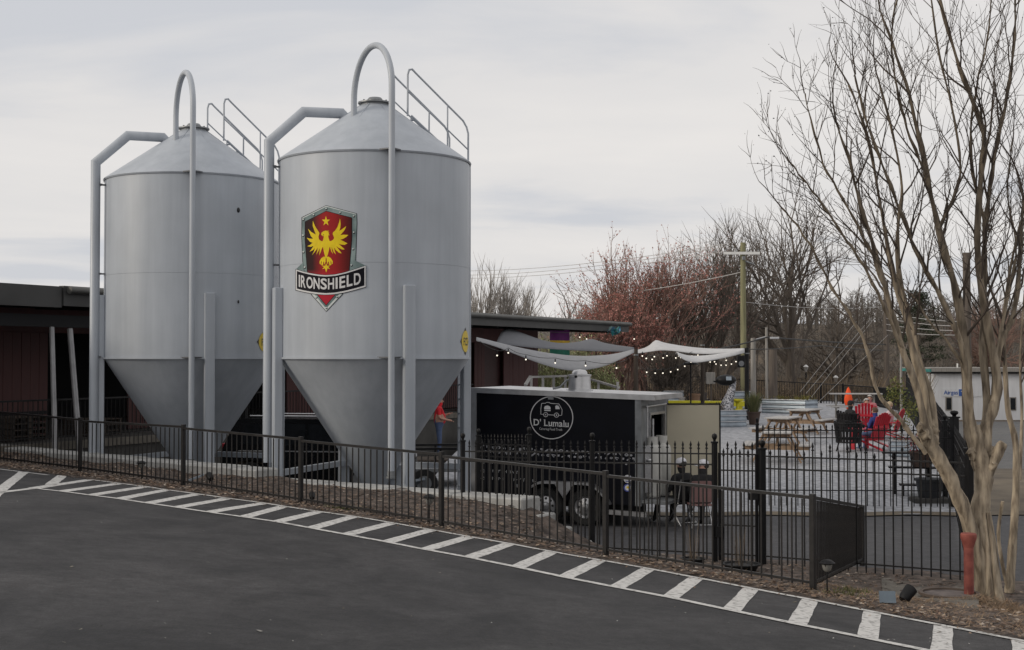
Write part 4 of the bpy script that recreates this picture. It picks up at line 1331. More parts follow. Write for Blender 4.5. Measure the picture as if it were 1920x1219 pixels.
mk('chassis_rail', tbox(.1, TL, .25, .40, ZB - .14, ZB - .005), M['black'], trail)
mk('chassis_rail', tbox(.1, TL, TW - .4, TW - .25, ZB - .14, ZB - .005), M['black'], trail)
mk('axle', tbox(u1 - .04, u1 + .04, 0.06, TW - .1, .30, .38), M['black'], trail); mk('axle', tbox(u2 - .04, u2 + .04, .06, TW - .1, .30, .38), M['black'], trail)
for u in (u1, u2):      # far-side wheels
    m = MB(); c = T(u, TW + .02, 0); c.z = .36; m.tube([c - tn * .1, c + tn * .1], .36, 28); mk('wheel', m, M['tyre'], trail, smooth=40)
m = MB(); mk('side_lamp', tbox(u1 - .70, u1 - .62, -.025, 0, .62, .68), M['alu'], trail)
# gas-bottle rack at the door end
p0 = P(1207, 930, 26.55); p1 = P(1238, 930, 26.85)
shield = MB(); shield.beam((p0.x, p0.y, 1.12), (p1.x, p1.y, 1.12), .03, .92, up=(0, 0, 1))
mk('bottle_guard', shield, M['diamond'], trail)
mk('bottle_tray', tbox(TL + .02, TL + .55, .0, 1.1, .48, .54), M['steelgrey'], trail)
for k, (px, Y) in enumerate(((1222, 26.85), (1240, 27.2))):
    c = at(px, Y)
    t = thing('gas_cylinder', ['pale gas cylinder with round collar behind the diamond-plate guard, nearer the trailer wall', 'pale gas cylinder standing by the open trailer door, behind the other one'][k], 'gas cylinder', (c.x, c.y, .55))
    m = MB(); m.lathe([(.15, 0), (.17, .02), (.19, .06), (.19, .92), (.17, 1.0), (.10, 1.05), (0, 1.06)], (0, 0, 0), 28); mk('body', m, M['tank'], t, smooth=40, local=True)
    m = MB(); m.lathe([(.115, 1.02), (.115, 1.20), (.105, 1.20), (.105, 1.02)], (0, 0, 0), 24, caps=False); mk('collar', m, M['tank'], t, smooth=30, local=True)
    m = MB(); m.tube([(0, 0, 1.05), (0, 0, 1.14)], .03, 10); m.tube([(0, -.05, 1.12), (0, .05, 1.12)], .02, 8); mk('valve', m, M['steelgrey'], t, smooth=40, local=True)

# print on the trailer side
def tm(off):
    def f(px, py):
        d = ray(px, py); o = tl - tn * off
        t = tn.dot(o) / tn.dot(d)          # plane through o with normal tn, camera at the origin in plan
        return Vector((d.x * t, d.y * t, CZ + d.z * t))
    return f
M['print'] = PM('white_print', (.62, .62, .63), .5, var=.05)
def TP(name, shapes, mat=None, off=.004): return decal(name, shapes, tm(off), mat or M['print'], trail)
def LZ(x, y): return (960 + x / 9.38, 730 + y / 9.38)
def LS(pts): return [LZ(*p) for p in pts]
TP('logo_ring', [ring_shape(*LZ(696, 500), 39.0, 40.6, 72, .995)])
TP('logo_van', [stroke(LS([(520, 250), (590, 245), (610, 230), (655, 232), (675, 247), (825, 258), (860, 320), (882, 362), (874, 458), (825, 460)]), .95),
    stroke(LS([(745, 455), (635, 447)]), .95), stroke(LS([(550, 442), (508, 440), (507, 350), (520, 250)]), .95),
    ring_shape(*LZ(592, 446), 3.5, 4.5, 24), ring_shape(*LZ(782, 454), 3.5, 4.5, 24), disc_shape(*LZ(592, 446), 1.3, 12), disc_shape(*LZ(782, 454), 1.3, 12),
    LS([(565, 320), (580, 295), (625, 285), (665, 300), (678, 325), (678, 355), (565, 352)]), LS([(568, 362), (678, 364), (678, 384), (568, 380)]),
    LS([(760, 300), (775, 284), (815, 288), (838, 330), (838, 350), (765, 348)])])
def tline(s, x0, x1, y0l, y0r, size_px, bold=0.0, track=.08):
    """a line of text between two zoom columns, following the slope of the trailer"""
    t, w = text_tris(s, 1.0, bold, track)
    k = (x1 - x0) / w
    out = []
    for pts, fs in t:
        out.append(([LZ(x0 + p[0] * k, lerp(y0l, y0r, p[0] / w) - p[1] * size_px / .7) for p in pts], fs))
    return out
big = tline("D' Lumalu", 382, 1012, 632, 664, 112, .012, .11)
serif = []
for pts, fs in big:
    xs = [p[0] for p in pts]; ys = [p[1] for p in pts]
    if max(ys) - min(ys) > 6: serif.append([(min(xs) - .9, max(ys) - .9), (min(xs) + 2.6, max(ys) - .8), (min(xs) + 2.6, max(ys)), (min(xs) - .9, max(ys) - .1)])
    if max(ys) - min(ys) > 6: serif.append([(min(xs) - .9, min(ys)), (min(xs) + 1.8, min(ys) + .05), (min(xs) + 1.8, min(ys) + .9), (min(xs) - .9, min(ys) + .9)])
for k_, g_ in enumerate(big): TP('logo_letter', [g_])
for g_ in serif: TP('letter_serif', [g_])
TP('logo_line', tline('Catering Food Truck', 482, 890, 712, 730, 42, .0, .10))
m = tbox(u_of(1028), u_of(1038), -.02, 0, 2.42, 2.49); mk('wall_lamp', m, M['steelgrey'], trail)
# band of small food drawings
random.seed(31)
icons = []; x = 372.0; k = 0
def icon(kind, cx, cy, s):
    if kind == 0: return [stroke([(cx - s, cy + s * .7), (cx + s, cy - s * .7)], s * .7)]
    if kind == 1: return [[(cx - s, cy - s * .7), (cx + s, cy - s * .6), (cx + s * .8, cy + s * .5), (cx - s * .7, cy + s * .6)]]
    if kind == 2: return [stroke([(cx - s, cy - s * .8), (cx + s * .2, cy + s * .6), (cx + s, cy - s * .4), (cx - s, cy - s * .8)], s * .42)]
    if kind == 3: return [ring_shape(cx, cy, s * .5, s, 16, .75), [(cx - s * .7, cy + .1 * s), (cx + s * .7, cy + .1 * s), (cx + s * .5, cy + s * .6), (cx - s * .5, cy + s * .6)]]
    if kind == 4: return [disc_shape(cx, cy, s * .75, 10, .8)]
    return [[(cx - s * .6, cy - s * .8), (cx + s * .6, cy - s * .8), (cx + s * .6, cy + s * .3), (cx + s * .2, cy + s), (cx + s * .2, cy), (cx - s * .5, cy + s * .1)]]
x = 905.0
while x < 1192:
    yb = 838 + (x - 905) * .055
    icons += icon(k % 6, x + random.uniform(-1, 1), yb + random.uniform(-1, 1), random.uniform(3.0, 4.2))
    icons += icon((k * 5 + 3) % 6, x + 4 + random.uniform(-1, 1), yb + 9 + random.uniform(-1.2, 1.2), random.uniform(2.7, 4.0))
    if k % 2: icons += icon((k * 3 + 1) % 6, x + random.uniform(-1, 1), yb + 17.5, random.uniform(2.2, 3.2)) if x > 1130 else []
    x += random.uniform(9.2, 11.5); k += 1
TP('food_icon_band', icons, PM('grey_print', (.34, .34, .36), .5))['kind'] = 'stuff'
rows = []
def marks(x0, x1, y0, h):
    x = x0
    while x < x1:
        w = random.choice((1.6, 2.6, 3.2)); g = random.uniform(.9, 1.6)
        y = y0 + (x - x0) * .06
        if random.random() < .78:
            rows.append(stroke([(x, y), (x, y + h)], .7)); 
            if w > 2: rows.append(stroke([(x, y + h * random.choice((0, .5))), (x + w, y + h * random.choice((0, .5, 1)))], .7))
        x += w + g
for y, x1 in ((864, 960), (880, 970), (894, 1004)):
    rows.append(ring_shape(905, y + 3, 2.6, 3.7, 16)); marks(916, x1, y, 5)
TP('contact_lines', rows, M['print'])['kind'] = 'stuff'
TP('round_badge', [disc_shape(1177, 898, 7.6)], M['print']); TP('round_badge', [disc_shape(1177, 914.5, 7.6)], M['print'])
M['blueprint'] = PM('blue_print', (.05, .07, .30), .5)
TP('badge_stripe', [[(1172, 893), (1183.5, 893.6), (1183.9, 895), (1172, 894.8)], [(1171, 897), (1184.3, 897.6), (1184.3, 899.2), (1171, 899)], [(1172, 901.5), (1183.6, 902), (1182.6, 903.6), (1173, 903.2)]], M['blueprint'], .006)
TP('badge_ring', [ring_shape(1177, 914.5, 5.4, 7.7, 24)], M['blueprint'], .006); TP('badge_sun', [disc_shape(1177, 914, 2.2, 12)], M['em_gold'], .006)

# ------------------------------------------------------------------ vehicles under the silos
def make_suv():
    c = P(575, 800, 34.2)
    root = thing('parked_suv', 'black sport utility vehicle parked behind the silo legs', 'car', (c.x + .35, 34.2, 0.0), rad(-14))
    BP_ = M['blackpaint']
    prof = [(-2.3, .45), (-2.3, .95), (-2.22, 1.10), (-1.9, 1.74), (-1.7, 1.80), (.45, 1.80), (.62, 1.74), (1.15, 1.14), (2.0, 1.02), (2.25, .85), (2.3, .5), (2.2, .35), (1.95, .35), (1.9, .55), (1.75, .72), (1.45, .78), (1.15, .70), (1.02, .52), (1.0, .32), (-1.0, .32), (-1.05, .55), (-1.2, .72), (-1.5, .78), (-1.8, .72), (-1.93, .52), (-1.97, .40)]
    m = MB(); m.prism([(x, -.92, z) for x, z in prof], (0, 1.84, 0)); body = mk('body', m, BP_, root, local=True)
    for sg in (-1, 1):
        for pts in ([(-1.75, 1.15), (-1.62, 1.66), (-.95, 1.68), (-.95, 1.15)], [(-.87, 1.15), (-.87, 1.68), (-.02, 1.68), (-.02, 1.15)], [(.06, 1.15), (.06, 1.68), (.42, 1.67), (.92, 1.15)]):
            m = MB(); m.prism([(x, sg * .923, z) for x, z in pts], (0, sg * .006, 0)); mk('window', m, M['glassdark'], root, local=True)
        m = MB(); m.prism([(x, sg * .935, z) for x, z in [(-1.8, .98), (1.2, 1.0), (1.2, 1.03), (-1.8, 1.01)]], (0, sg * .02, 0)); mk('side_moulding', m, M['alu'], root, local=True)
        m = MB(); m.tube([(-1.6, sg * .7, 1.86), (.3, sg * .7, 1.86)], .02, 8); mk('roof_rail', m, M['alu'], root, local=True)
        m = MB(); m.box((.85, sg * 1.02, 1.15), (.16, .18, .13)); mk('mirror', m, BP_, root, local=True)
        for x in (-1.49, 1.46):
            m = MB(); m.tube([(x, sg * .72, .36), (x, sg * .95, .36)], .36, 28); w = mk('wheel', m, M['tyre'], root, smooth=40, local=True)
            m = MB(); m.tube([(x, sg * .951, .36), (x, sg * .965, .36)], .22, 20); mk('rim', m, M['alu'], w, smooth=40, local=True)
    m = MB(); m.add([(.66, -.8, 1.71), (.66, .8, 1.71), (1.12, .86, 1.17), (1.12, -.86, 1.17)], [(0, 1, 2, 3)]); m.v = [(x + .012, y, z + .012) for x, y, z in m.v]; mk('windscreen', m, M['glassdark'], root, local=True)
    for sg in (-1, 1):
        m = MB(); m.bbox((2.26, sg * .66, .86), (.08, .34, .14), .02); mk('headlight', m, M['alu'], root, local=True)
        m = MB(); m.bbox((-2.29, sg * .78, 1.02), (.06, .14, .3), .02); mk('tail_lamp', m, M['redplastic'], root, local=True)
make_suv()

# black utility trailer with a raised rail, right of the hopper
c = P(790, 900, 33.0)
ut = thing('utility_trailer', 'black flat utility trailer with open rails beside the silo ladder', 'trailer', (c.x, 33.0, 0), rad(8))
m = MB(); m.box((0, 0, .62), (2.6, 1.5, .08)); mk('deck', m, M['steelgrey'], ut, local=True)
for y in (-.75, .75):
    for x in (-1.25, -.4, .4, 1.25):
        m = MB(); m.box((x, y, .88), (.05, .05, .5)); mk('stake', m, M['black'], ut, local=True)
    m = MB(); m.box((0, y, 1.14), (2.6, .06, .05)); mk('top_rail', m, M['black'], ut, local=True)
    m = MB(); m.tube([(0, y * .95, .33), (0, y * 1.2, .33)], .33, 24); uw_ = mk('wheel', m, M['tyre'], ut, local=True, smooth=40)
    m = MB(); m.tube([(0, y * 1.201, .33), (0, y * 1.21, .33)], .18, 20); mk('rim', m, M['steelgrey'], uw_, local=True, smooth=40)
m = MB(); m.beam((1.3, -.5, .56), (2.3, 0, .5), .08, .08); m.beam((1.3, .5, .56), (2.3, 0, .5), .08, .08); mk('drawbar', m, M['black'], ut, local=True)
# grey hitch cover and ramp by the right silo's front leg
c = P(742, 900, 26.8)
ch = thing('loading_chute', 'grey sheet metal chute lying under the emblem silo beside its front leg', 'chute', (c.x, 26.4, .0), rad(-20))
m = MB(); m.prism([(-.42, -.25, .55), (-.1, -.25, 1.22), (.30, -.25, 1.24), (.34, -.25, 1.0), (.1, -.25, .45)], (0, .5, 0)); mk('hood', m, M['silo'], ch, local=True)
m = MB(); m.beam((-.3, 0, .42), (.55, 0, .95), .5, .05); mk('ramp', m, M['galv'], ch, local=True)
m = MB()
for x in (-.3, .25):
    for y in (-.2, .2): m.box((x, y, .24), (.05, .05, .48))
mk('stand', m, M['black'], ch, local=True)
# auger boots and motors under the hoppers
for lab, px, Y in (('small black auger motor under the emblem silo', 690, 25.4), ('small black auger motor behind the emblem silo ladder leg', 815, 27.0)):
    c = at(px, Y); root = thing('auger_motor', lab, 'motor', (c.x, c.y, 0))
    m = MB(); m.tube([(-.25, 0, .62), (.22, 0, .55)], .11, 16); mk('motor', m, M['black'], root, local=True, smooth=40)
    m = MB(); m.box((.05, 0, .25), (.3, .22, .5)); mk('stand', m, M['black'], root, local=True)

# ------------------------------------------------------------------ people
def person(label, loc, rz, J, cols, cap=None, hair=None, s=1.0, group=None):
    """J: joint name -> local point (x right of the person, y forward, z up); one skinned body, clothing by region"""
    root = thing('person', label, 'person', loc, rz, group)
    root.scale = (s, s, s)
    B = [('pelvis', 'belly', 'shirt'), ('belly', 'chest', 'shirt'), ('chest', 'neck', 'shirt'), ('neck', 'head0', 'skin'), ('head0', 'head1', 'skin'), ('head1', 'head2', 'skin')]
    RADI = {'pelvis': (.155, .125), 'belly': (.165, .135), 'chest': (.17, .125), 'neck': (.065, .065), 'head0': (.078, .085), 'head1': (.085, .10), 'head2': (.055, .065)}
    for sd in 'lr':
        B += [('chest', 'sh' + sd, 'shirt'), ('sh' + sd, 'ua' + sd, 'shirt'), ('ua' + sd, 'el' + sd, 'skin' if cols.get('short') else 'shirt'), ('el' + sd, 'wr' + sd, 'skin' if cols.get('short') else 'sleeve'), ('wr' + sd, 'ha' + sd, 'skin'),
              ('pelvis', 'hi' + sd, 'pants'), ('hi' + sd, 'kn' + sd, 'pants'), ('kn' + sd, 'an' + sd, 'pants'), ('an' + sd, 'to' + sd, 'shoe')]
        RADI.update({'sh' + sd: (.078, .075), 'ua' + sd: (.062, .062), 'el' + sd: (.047, .047), 'wr' + sd: (.032, .028), 'ha' + sd: (.04, .022), 'hi' + sd: (.105, .11), 'kn' + sd: (.068, .068), 'an' + sd: (.045, .05), 'to' + sd: (.042, .032)})
        J['ua' + sd] = tuple(Vector(J['sh' + sd]).lerp(Vector(J['el' + sd]), .6))
        d = (Vector(J['wr' + sd]) - Vector(J['el' + sd])).normalized()
        J['ha' + sd] = tuple(Vector(J['wr' + sd]) + d * .085)
    names = list(RADI); idx = {n: i for i, n in enumerate(names)}
    me = bpy.data.meshes.new('skeleton')
    me.from_pydata([J[n] for n in names], [(idx[a], idx[b]) for a, b, _ in B], [])
    o = bpy.data.objects.new('skeleton', me); COL.objects.link(o)
    md = o.modifiers.new('skin', 'SKIN'); md.use_smooth_shade = True
    sl = me.skin_vertices[0].data
    bulk = cols.get('bulk', 1.0)
    for n in names:
        rx, ry = RADI[n]
        k = bulk if n in ('pelvis', 'belly', 'chest') else 1.0
        sl[idx[n]].radius = (rx * k, ry * k); sl[idx[n]].use_root = (n == 'pelvis')
    ms = o.modifiers.new('sub', 'SUBSURF'); ms.levels = 1; ms.render_levels = 1
    dg = bpy.context.evaluated_depsgraph_get()
    bme = bpy.data.meshes.new_from_object(o.evaluated_get(dg))
    bpy.data.objects.remove(o); bpy.data.meshes.remove(me)
    bme.name = 'body'
    # fingers, thumb, nose and ears joined to the same mesh
    q = MB()
    for sd in 'lr':
        w = Vector(J['wr' + sd]); d = (w - Vector(J['el' + sd])).normalized(); h = Vector(J['ha' + sd])
        x = d.cross(Vector((0, 0, 1)));
        x = Vector((1, 0, 0)) if x.length < .1 else x.normalized()
        y = d.cross(x)
        for k, ln in enumerate((.066, .074, .07, .055)):
            b = h + x * ((k - 1.5) * .019) + d * .005
            q.tube([b, b + d * ln * .5, b + d * ln * .85 - y * .015 * (1 if y.z > 0 else -1)], [.0095, .009, .007], 6)
        b = w + d * .03 + x * .03
        q.tube([b, b + x * .025 + d * .03, b + x * .022 + d * .06], [.011, .010, .008], 6)
    hc = Vector(J['head1']); fw = Vector(cols.get('face', (0, 1, 0))).normalized(); sdv = fw.cross(Vector((0, 0, 1))).normalized()
    q.ball(hc + fw * .098 - Vector((0, 0, .015)), .018, 6, 5, scl=(1, 1, 1.4))
    for sg in (-1, 1): q.ball(hc + sdv * (.085 * sg) - Vector((0, 0, .012)), .024, 6, 5, scl=(.6, 1, 1.3))
    nv = len(bme.vertices)
    bm = bmesh.new(); bm.from_mesh(bme)
    vv = [bm.verts.new(v) for v in q.v]
    for f in q.f: bm.faces.new([vv[i] for i in f]).smooth = True
    bm.to_mesh(bme); bm.free()
    mats = ['skin', 'shirt', 'pants', 'shoe', 'sleeve']
    table = {'skin': cols.get('skin', M['skin']), 'shirt': cols['shirt'], 'pants': cols['pants'], 'shoe': cols['shoe'], 'sleeve': cols.get('sleeve', cols['shirt'])}
    bme.materials.clear()
    for k in mats: bme.materials.append(table[k])
    segs = [(Vector(J[a]), Vector(J[b]), mats.index(c), max(RADI[a][0], RADI[b][0])) for a, b, c in B]
    for p in bme.polygons:
        c = p.center; best = None
        for a, b, mi, rr in segs:
            ab = b - a; t = max(0, min(1, (c - a).dot(ab) / max(1e-6, ab.length_squared)))
            dd = (c - (a + ab * t)).length - rr * .75
            if best is None or dd < best[0]: best = (dd, mi)
        p.material_index = best[1] if p.vertices[0] < nv else 0
        p.use_smooth = True
    ob = bpy.data.objects.new('body', bme); COL.objects.link(ob); ob.parent = root
    hp = MB()
    for sg in (-1, 1): hp.ball(hc + fw * .088 + sdv * (.032 * sg) + Vector((0, 0, .012)), .010, 6, 5)
    mk('eyes', hp, M['dark'], root, local=True)
    top = Vector(J['head1']) + Vector((0, 0, .03)) - fw * .012
    if hair:
        h = MB(); h.ball(top, .108, 14, 9, scl=(.93, 1.0, .98))
        h.v = [v for v in h.v]
        keep = []
        for f in h.f:
            cc = sum((Vector(h.v[i]) for i in f), Vector()) / len(f) - top
            if cc.dot(fw) < .045 and cc.z > (-.05 if cc.dot(fw) < 0 else .03): keep.append(f)
            elif cc.z > .055: keep.append(f)
        h.f = keep; h.m = [0] * len(keep)
        mk('hair', h, hair, root, smooth=80, local=True)
    if cap:
        h = MB(); n = 16
        ct = Vector(J['head1']) + Vector((0, 0, .035))
        h.lathe([(.108, 0), (.11, .03), (.098, .075), (.06, .105), (0, .118)], ct, n, caps=False)
        capo = mk('cap', h, cap[0], root, smooth=80, local=True)
        b = MB(); vs = []
        for i in range(9):
            a = lerp(-1.0, 1.0, i / 8)
            dr_ = fw * math.cos(a) + sdv * math.sin(a)
            vs += [ct + dr_ * .105 + Vector((0, 0, .012)), ct + dr_ * .105 + fw * .075 * math.cos(a) + Vector((0, 0, -.006))]
        b.add(vs, [(2 * i, 2 * i + 1, 2 * i + 3, 2 * i + 2) for i in range(8)]); 
        b.add([v + Vector((0, 0, -.006)) for v in vs], [(2 * i, 2 * i + 2, 2 * i + 3, 2 * i + 1) for i in range(8)])
        mk('cap_brim', b, cap[1], capo, smooth=60, local=True)
    return root
def stand_pose(**k):
    J = {'pelvis': (0, 0, .97), 'belly': (0, .02, 1.12), 'chest': (0, 0, 1.36), 'neck': (0, .01, 1.50), 'head0': (0, .03, 1.57), 'head1': (0, .035, 1.66), 'head2': (0, .025, 1.735),
         'shl': (-.19, 0, 1.43), 'ell': (-.25, .03, 1.15), 'wrl': (-.2, .25, 1.08), 'shr': (.19, 0, 1.43), 'elr': (.25, .03, 1.15), 'wrr': (.2, .25, 1.05),
         'hil': (-.1, 0, .92), 'knl': (-.11, .03, .5), 'anl': (-.11, 0, .08), 'tol': (-.12, .17, .04), 'hir': (.1, 0, .92), 'knr': (.11, .03, .5), 'anr': (.11, 0, .08), 'tor': (.12, .17, .04)}
    J.update(k); return J
def sit_pose(**k):
    J = {'pelvis': (0, 0, .52), 'belly': (0, .01, .68), 'chest': (0, -.03, .91), 'neck': (0, -.02, 1.05), 'head0': (0, 0, 1.12), 'head1': (0, .01, 1.21), 'head2': (0, 0, 1.285),
         'shl': (-.19, -.02, .98), 'ell': (-.25, .05, .72), 'wrl': (-.16, .28, .66), 'shr': (.19, -.02, .98), 'elr': (.25, .05, .72), 'wrr': (.16, .28, .66),
         'hil': (-.1, .05, .52), 'knl': (-.13, .46, .50), 'anl': (-.13, .50, .09), 'tol': (-.14, .66, .045), 'hir': (.1, .05, .52), 'knr': (.13, .46, .50), 'anr': (.13, .50, .09), 'tor': (.14, .66, .045)}
    J.update(k); return J
CL = lambda n, c: PM('cloth_' + n, c, .85, var=.15, scale=9, bump=.15, bscale=70)
c_red = CL('red', (.50, .012, .022)); c_jean = CL('jeans', (.075, .11, .21)); c_black = CL('black', (.010, .010, .012)); c_char = CL('charcoal', (.03, .03, .032))
c_white = CL('white', (.62, .62, .66)); c_pink = CL('pale_pink', (.55, .44, .46)); c_blue = CL('blue', (.02, .035, .17)); c_brownshoe = CL('brown', (.09, .045, .03)); c_lil = CL('pale_grey', (.50, .50, .56))
h_dark = CL('dark_hair', (.022, .017, .014)); h_grey = CL('grey_hair', (.42, .40, .38)); h_blond = CL('fair_hair', (.42, .33, .22)); h_brown = CL('brown_hair', (.09, .055, .035))

# man in red behind the hopper, on a low timber platform
pm = P(822.5, 800, 42.0)
plat = MB()
for k in range(7): plat.box((pm.x, 42.0 - .6 + k * .2, .18), (2.4, .19, .05))
for x in (-1.1, 0, 1.1): plat.box((pm.x + x, 42.0, .075), (.1, 1.4, .15))
mk('timber_platform', plat, M['darkpole'], label='low timber platform under the person in the red shirt', cat='platform', origin=(pm.x, 42.0, 0))
person('person in a red t-shirt and blue jeans standing behind the emblem silo, facing right', (pm.x, 42.0, .205), rad(-86), stand_pose(elr=(.27, .02, 1.17), wrr=(.22, .30, 1.10), ell=(-.26, .05, 1.18), wrl=(-.2, .27, 1.26), belly=(0, .05, 1.14)), dict(shirt=c_red, pants=c_jean, shoe=c_brownshoe, short=True, bulk=1.55), hair=h_brown, s=1.07)

# two people sitting by the trailer
def folding_chair(label, loc, rz, seatcol, group=None):
    t = thing('folding_chair', label, 'chair', loc, rz, group)
    m = MB(); m.bbox((0, .0, .44), (.44, .42, .035), .012); mk('seat', m, seatcol, t, local=True)
    m = MB()
    n = 8
    for i in range(n + 1):
        a = lerp(-1, 1, i / n)
        pass
    prof = [(-.215, .50), (-.215, .86), (-.20, .90), (-.17, .915), (.17, .915), (.20, .90), (.215, .86), (.215, .50)]
    m.prism([(x, -.23 - (z - .5) * .14, z) for x, z in prof], (0, .03, 0)); mk('backrest', m, seatcol, t, local=True)
    for sx in (-1, 1):
        m = MB(); m.tube([(sx * .225, -.31, .92), (sx * .225, -.2, .45), (sx * .225, .2, .0)], .013, 8); mk('leg', m, M['alu'], t, local=True)
        m = MB(); m.tube([(sx * .20, .16, .44), (sx * .20, -.26, .0)], .013, 8); mk('leg', m, M['alu'], t, local=True)
    m = MB(); m.tube([(-.2, -.22, .06), (.2, -.22, .06)], .01, 8); mk('stretcher', m, M['alu'], t, local=True)
    return t
M['rosevinyl'] = PM('rose_vinyl', (.22, .125, .12), .6, var=.12, scale=5)
q2 = at(1311, 26.5)
folding_chair('folding chair with a rose vinyl back facing the lot, beside the gate', (q2.x, q2.y, .005), rad(2), M['rosevinyl'])
person('person in black wearing a white cap turned left, in the rose folding chair', (q2.x + .06, q2.y + .02, -.03), rad(8), sit_pose(head1=(.03, .05, 1.20), wrl=(-.14, .3, .6), wrr=(.14, .32, .62)), dict(shirt=c_black, pants=c_char, shoe=c_char, face=(-1, .25, 0)), cap=(c_white, c_white), hair=h_dark)
q1 = at(1277, 26.9)
folding_chair('folding chair with black seat under the person in the flat white cap', (q1.x, q1.y, .0), rad(28), c_black)
person('person in a black shirt wearing a white cap, seen from behind, sitting by the trailer', (q1.x, q1.y, -.03), rad(30), sit_pose(knl=(-.22, .46, .50), anl=(-.2, .62, .09), tol=(-.22, .78, .045), elr=(.27, -.03, .74)), dict(shirt=c_black, pants=c_char, shoe=c_white, face=(-.15, 1, 0), bulk=1.12), cap=(c_white, c_white), hair=h_dark)

# ------------------------------------------------------------------ picnic tables
def picnic():
    t = thing('picnic_table', 'x', 'picnic table', (0, 0, 0))
    pl = MB(); pl.bbox((0, 0, 0), (.138, 1.5, .04), .005); plank = pl.mesh('plank', M['wood'])
    for i in range(5): share('tabletop_plank', plank, t, (-.29 + i * .145, 0, .745))
    for sx in (-1, 1):
        for k in (0, 1): share('bench_plank', plank, t, (sx * (.62 + k * .145), 0, .44))
    for sy in (-1, 1):
        for sx in (-1, 1):
            m = MB(); m.beam((sx * .22, sy * .5, .72), (sx * .60, sy * .5, 0.0), .04, .14, up=(0, 1, 0)); mk('leg', m, M['woodside'], t, local=True)
        m = MB(); m.box((0, sy * .455, .365), (1.62, .04, .10)); mk('bench_support', m, M['woodside'], t, local=True)
        m = MB(); m.box((0, sy * .455, .68), (.70, .04, .09)); mk('top_support', m, M['woodside'], t, local=True)
        m = MB(); m.beam((0, sy * .1, .70), (0, sy * .43, .40), .04, .09); mk('brace', m, M['woodside'], t, local=True)
    return t
pt = picnic(); pt['group'] = 'picnic tables on the gravel'
def on_patio(px, Y): 
    p = at(px, Y); p.z = patio_z(Y) + .012; return p
p = on_patio(1457, 37.6); pt.location = p; pt.scale = (1.1, 1.1, 1.1); pt.rotation_euler = (0, 0, rad(-14)); pt['label'] = 'weathered picnic table nearest the iron fence'
dup(pt, on_patio(1468, 43.5), rad(-26), 'weathered picnic table in the middle, behind the nearest one')
dup(pt, on_patio(1508, 47.8), rad(-30), 'weathered picnic table farther back, in front of the long galvanised planter')
lt = thing('long_table', 'long pale table on a pedestal with low benches near the orange umbrella', 'table', tuple(on_patio(1592, 56.0)), rad(-4))
m = MB(); m.bbox((.25, 0, 1.02), (2.1, .6, .05), .008); mk('tabletop', m, M['wood'], lt, local=True)
for x in (-.55, 1.0):
    m = MB(); m.box((x, 0, .5), (.07, .07, 1.0)); mk('leg', m, M['greypole'], lt, local=True)
    m = MB(); m.box((x, 0, .46), (.06, 1.2, .06)); mk('bench_support', m, M['greypole'], lt, local=True)
for y in (-.6, .6):
    m = MB(); m.bbox((.1, y, .50), (1.9, .24, .04), .008); mk('bench', m, M['wood'], lt, local=True)

# ------------------------------------------------------------------ garden chairs
def adirondack(mat):
    t = thing('garden_chair', 'x', 'chair', (0, 0, 0))
    n = 7
    for i in range(n):
        x = -.27 + i * .09; h = .62 + .16 * math.cos(abs(x) / .30 * 1.35)
        m = MB(); m.beam((x, -.18, .28), (x * 1.08, -.18 - h * .36, .28 + h), .082, .02, up=(0, 1, 0)); mk('back_slat', m, mat, t, local=True)
    m = MB(); m.box((0, -.36, .66), (.6, .03, .07)); mk('back_rail', m, mat, t, local=True)
    for i in range(6):
        m = MB(); y = .42 - i * .105; m.box((0, y, .40 - i * .022), (.54, .09, .02)); mk('seat_slat', m, mat, t, local=True)
    for sx in (-1, 1):
        m = MB(); m.bbox((sx * .36, .08, .60), (.14, .78, .025), .008); mk('arm', m, mat, t, local=True)
        m = MB(); m.box((sx * .31, .40, .30), (.035, .12, .60)); mk('front_leg', m, mat, t, local=True)
        m = MB(); m.beam((sx * .285, .45, .36), (sx * .285, -.62, .02), .03, .12, up=(1, 0, 0)); mk('rear_leg', m, mat, t, local=True)
    return t
ad = adirondack(M['redplastic']); ad['group'] = 'red garden chairs'
ad.location = on_patio(1633, 41.0); ad.rotation_euler = (0, 0, rad(38)); ad['label'] = 'red slatted garden chair nearest the fence, its back to the lot'; ad.scale = (1.08, 1.08, 1.08)
q = on_patio(1622, 46.5); dup(ad, q, rad(-14), 'red slatted garden chair behind, with a rounded back towards the lot', (1.08, 1.08, 1.08))
q = on_patio(1667, 44.5); dup(ad, q, rad(60), 'red slatted garden chair under the person in the pale patterned top', (1, 1, 1))
def tub_chair(label, loc, rz):
    t = thing('tub_chair', label, 'chair', loc, rz, 'round black patio chairs')
    m = MB(); m.lathe([(.0, .36), (.34, .36), (.36, .39), (.34, .42), (0, .42)], (0, 0, 0), 24); mk('seat', m, M['black'], t, local=True)
    for k in range(15):
        a = rad(180 + 205 * (k / 14) - 12.5)
        m = MB(); m.beam((.36 * math.cos(a), .36 * math.sin(a), .28), (.43 * math.cos(a), .43 * math.sin(a), .98 - .16 * abs(k - 7) / 7), .075, .018, up=(math.cos(a), math.sin(a), 0)); mk('back_slat', m, M['black'], t, local=True)
    for z, rr in ((.28, .36), (.62, .40), (.85, .425)):
        m = MB(); m.tube([(rr * math.cos(rad(168 + 204 * i / 16)), rr * math.sin(rad(168 + 204 * i / 16)), z) for i in range(17)], .022, 8); mk('hoop', m, M['black'], t, local=True)
    for k in range(4):
        a = rad(45 + 90 * k); m = MB(); m.tube([(.26 * math.cos(a), .26 * math.sin(a), .37), (.36 * math.cos(a), .36 * math.sin(a), 0)], .022, 8); mk('leg', m, M['black'], t, local=True)
    return t
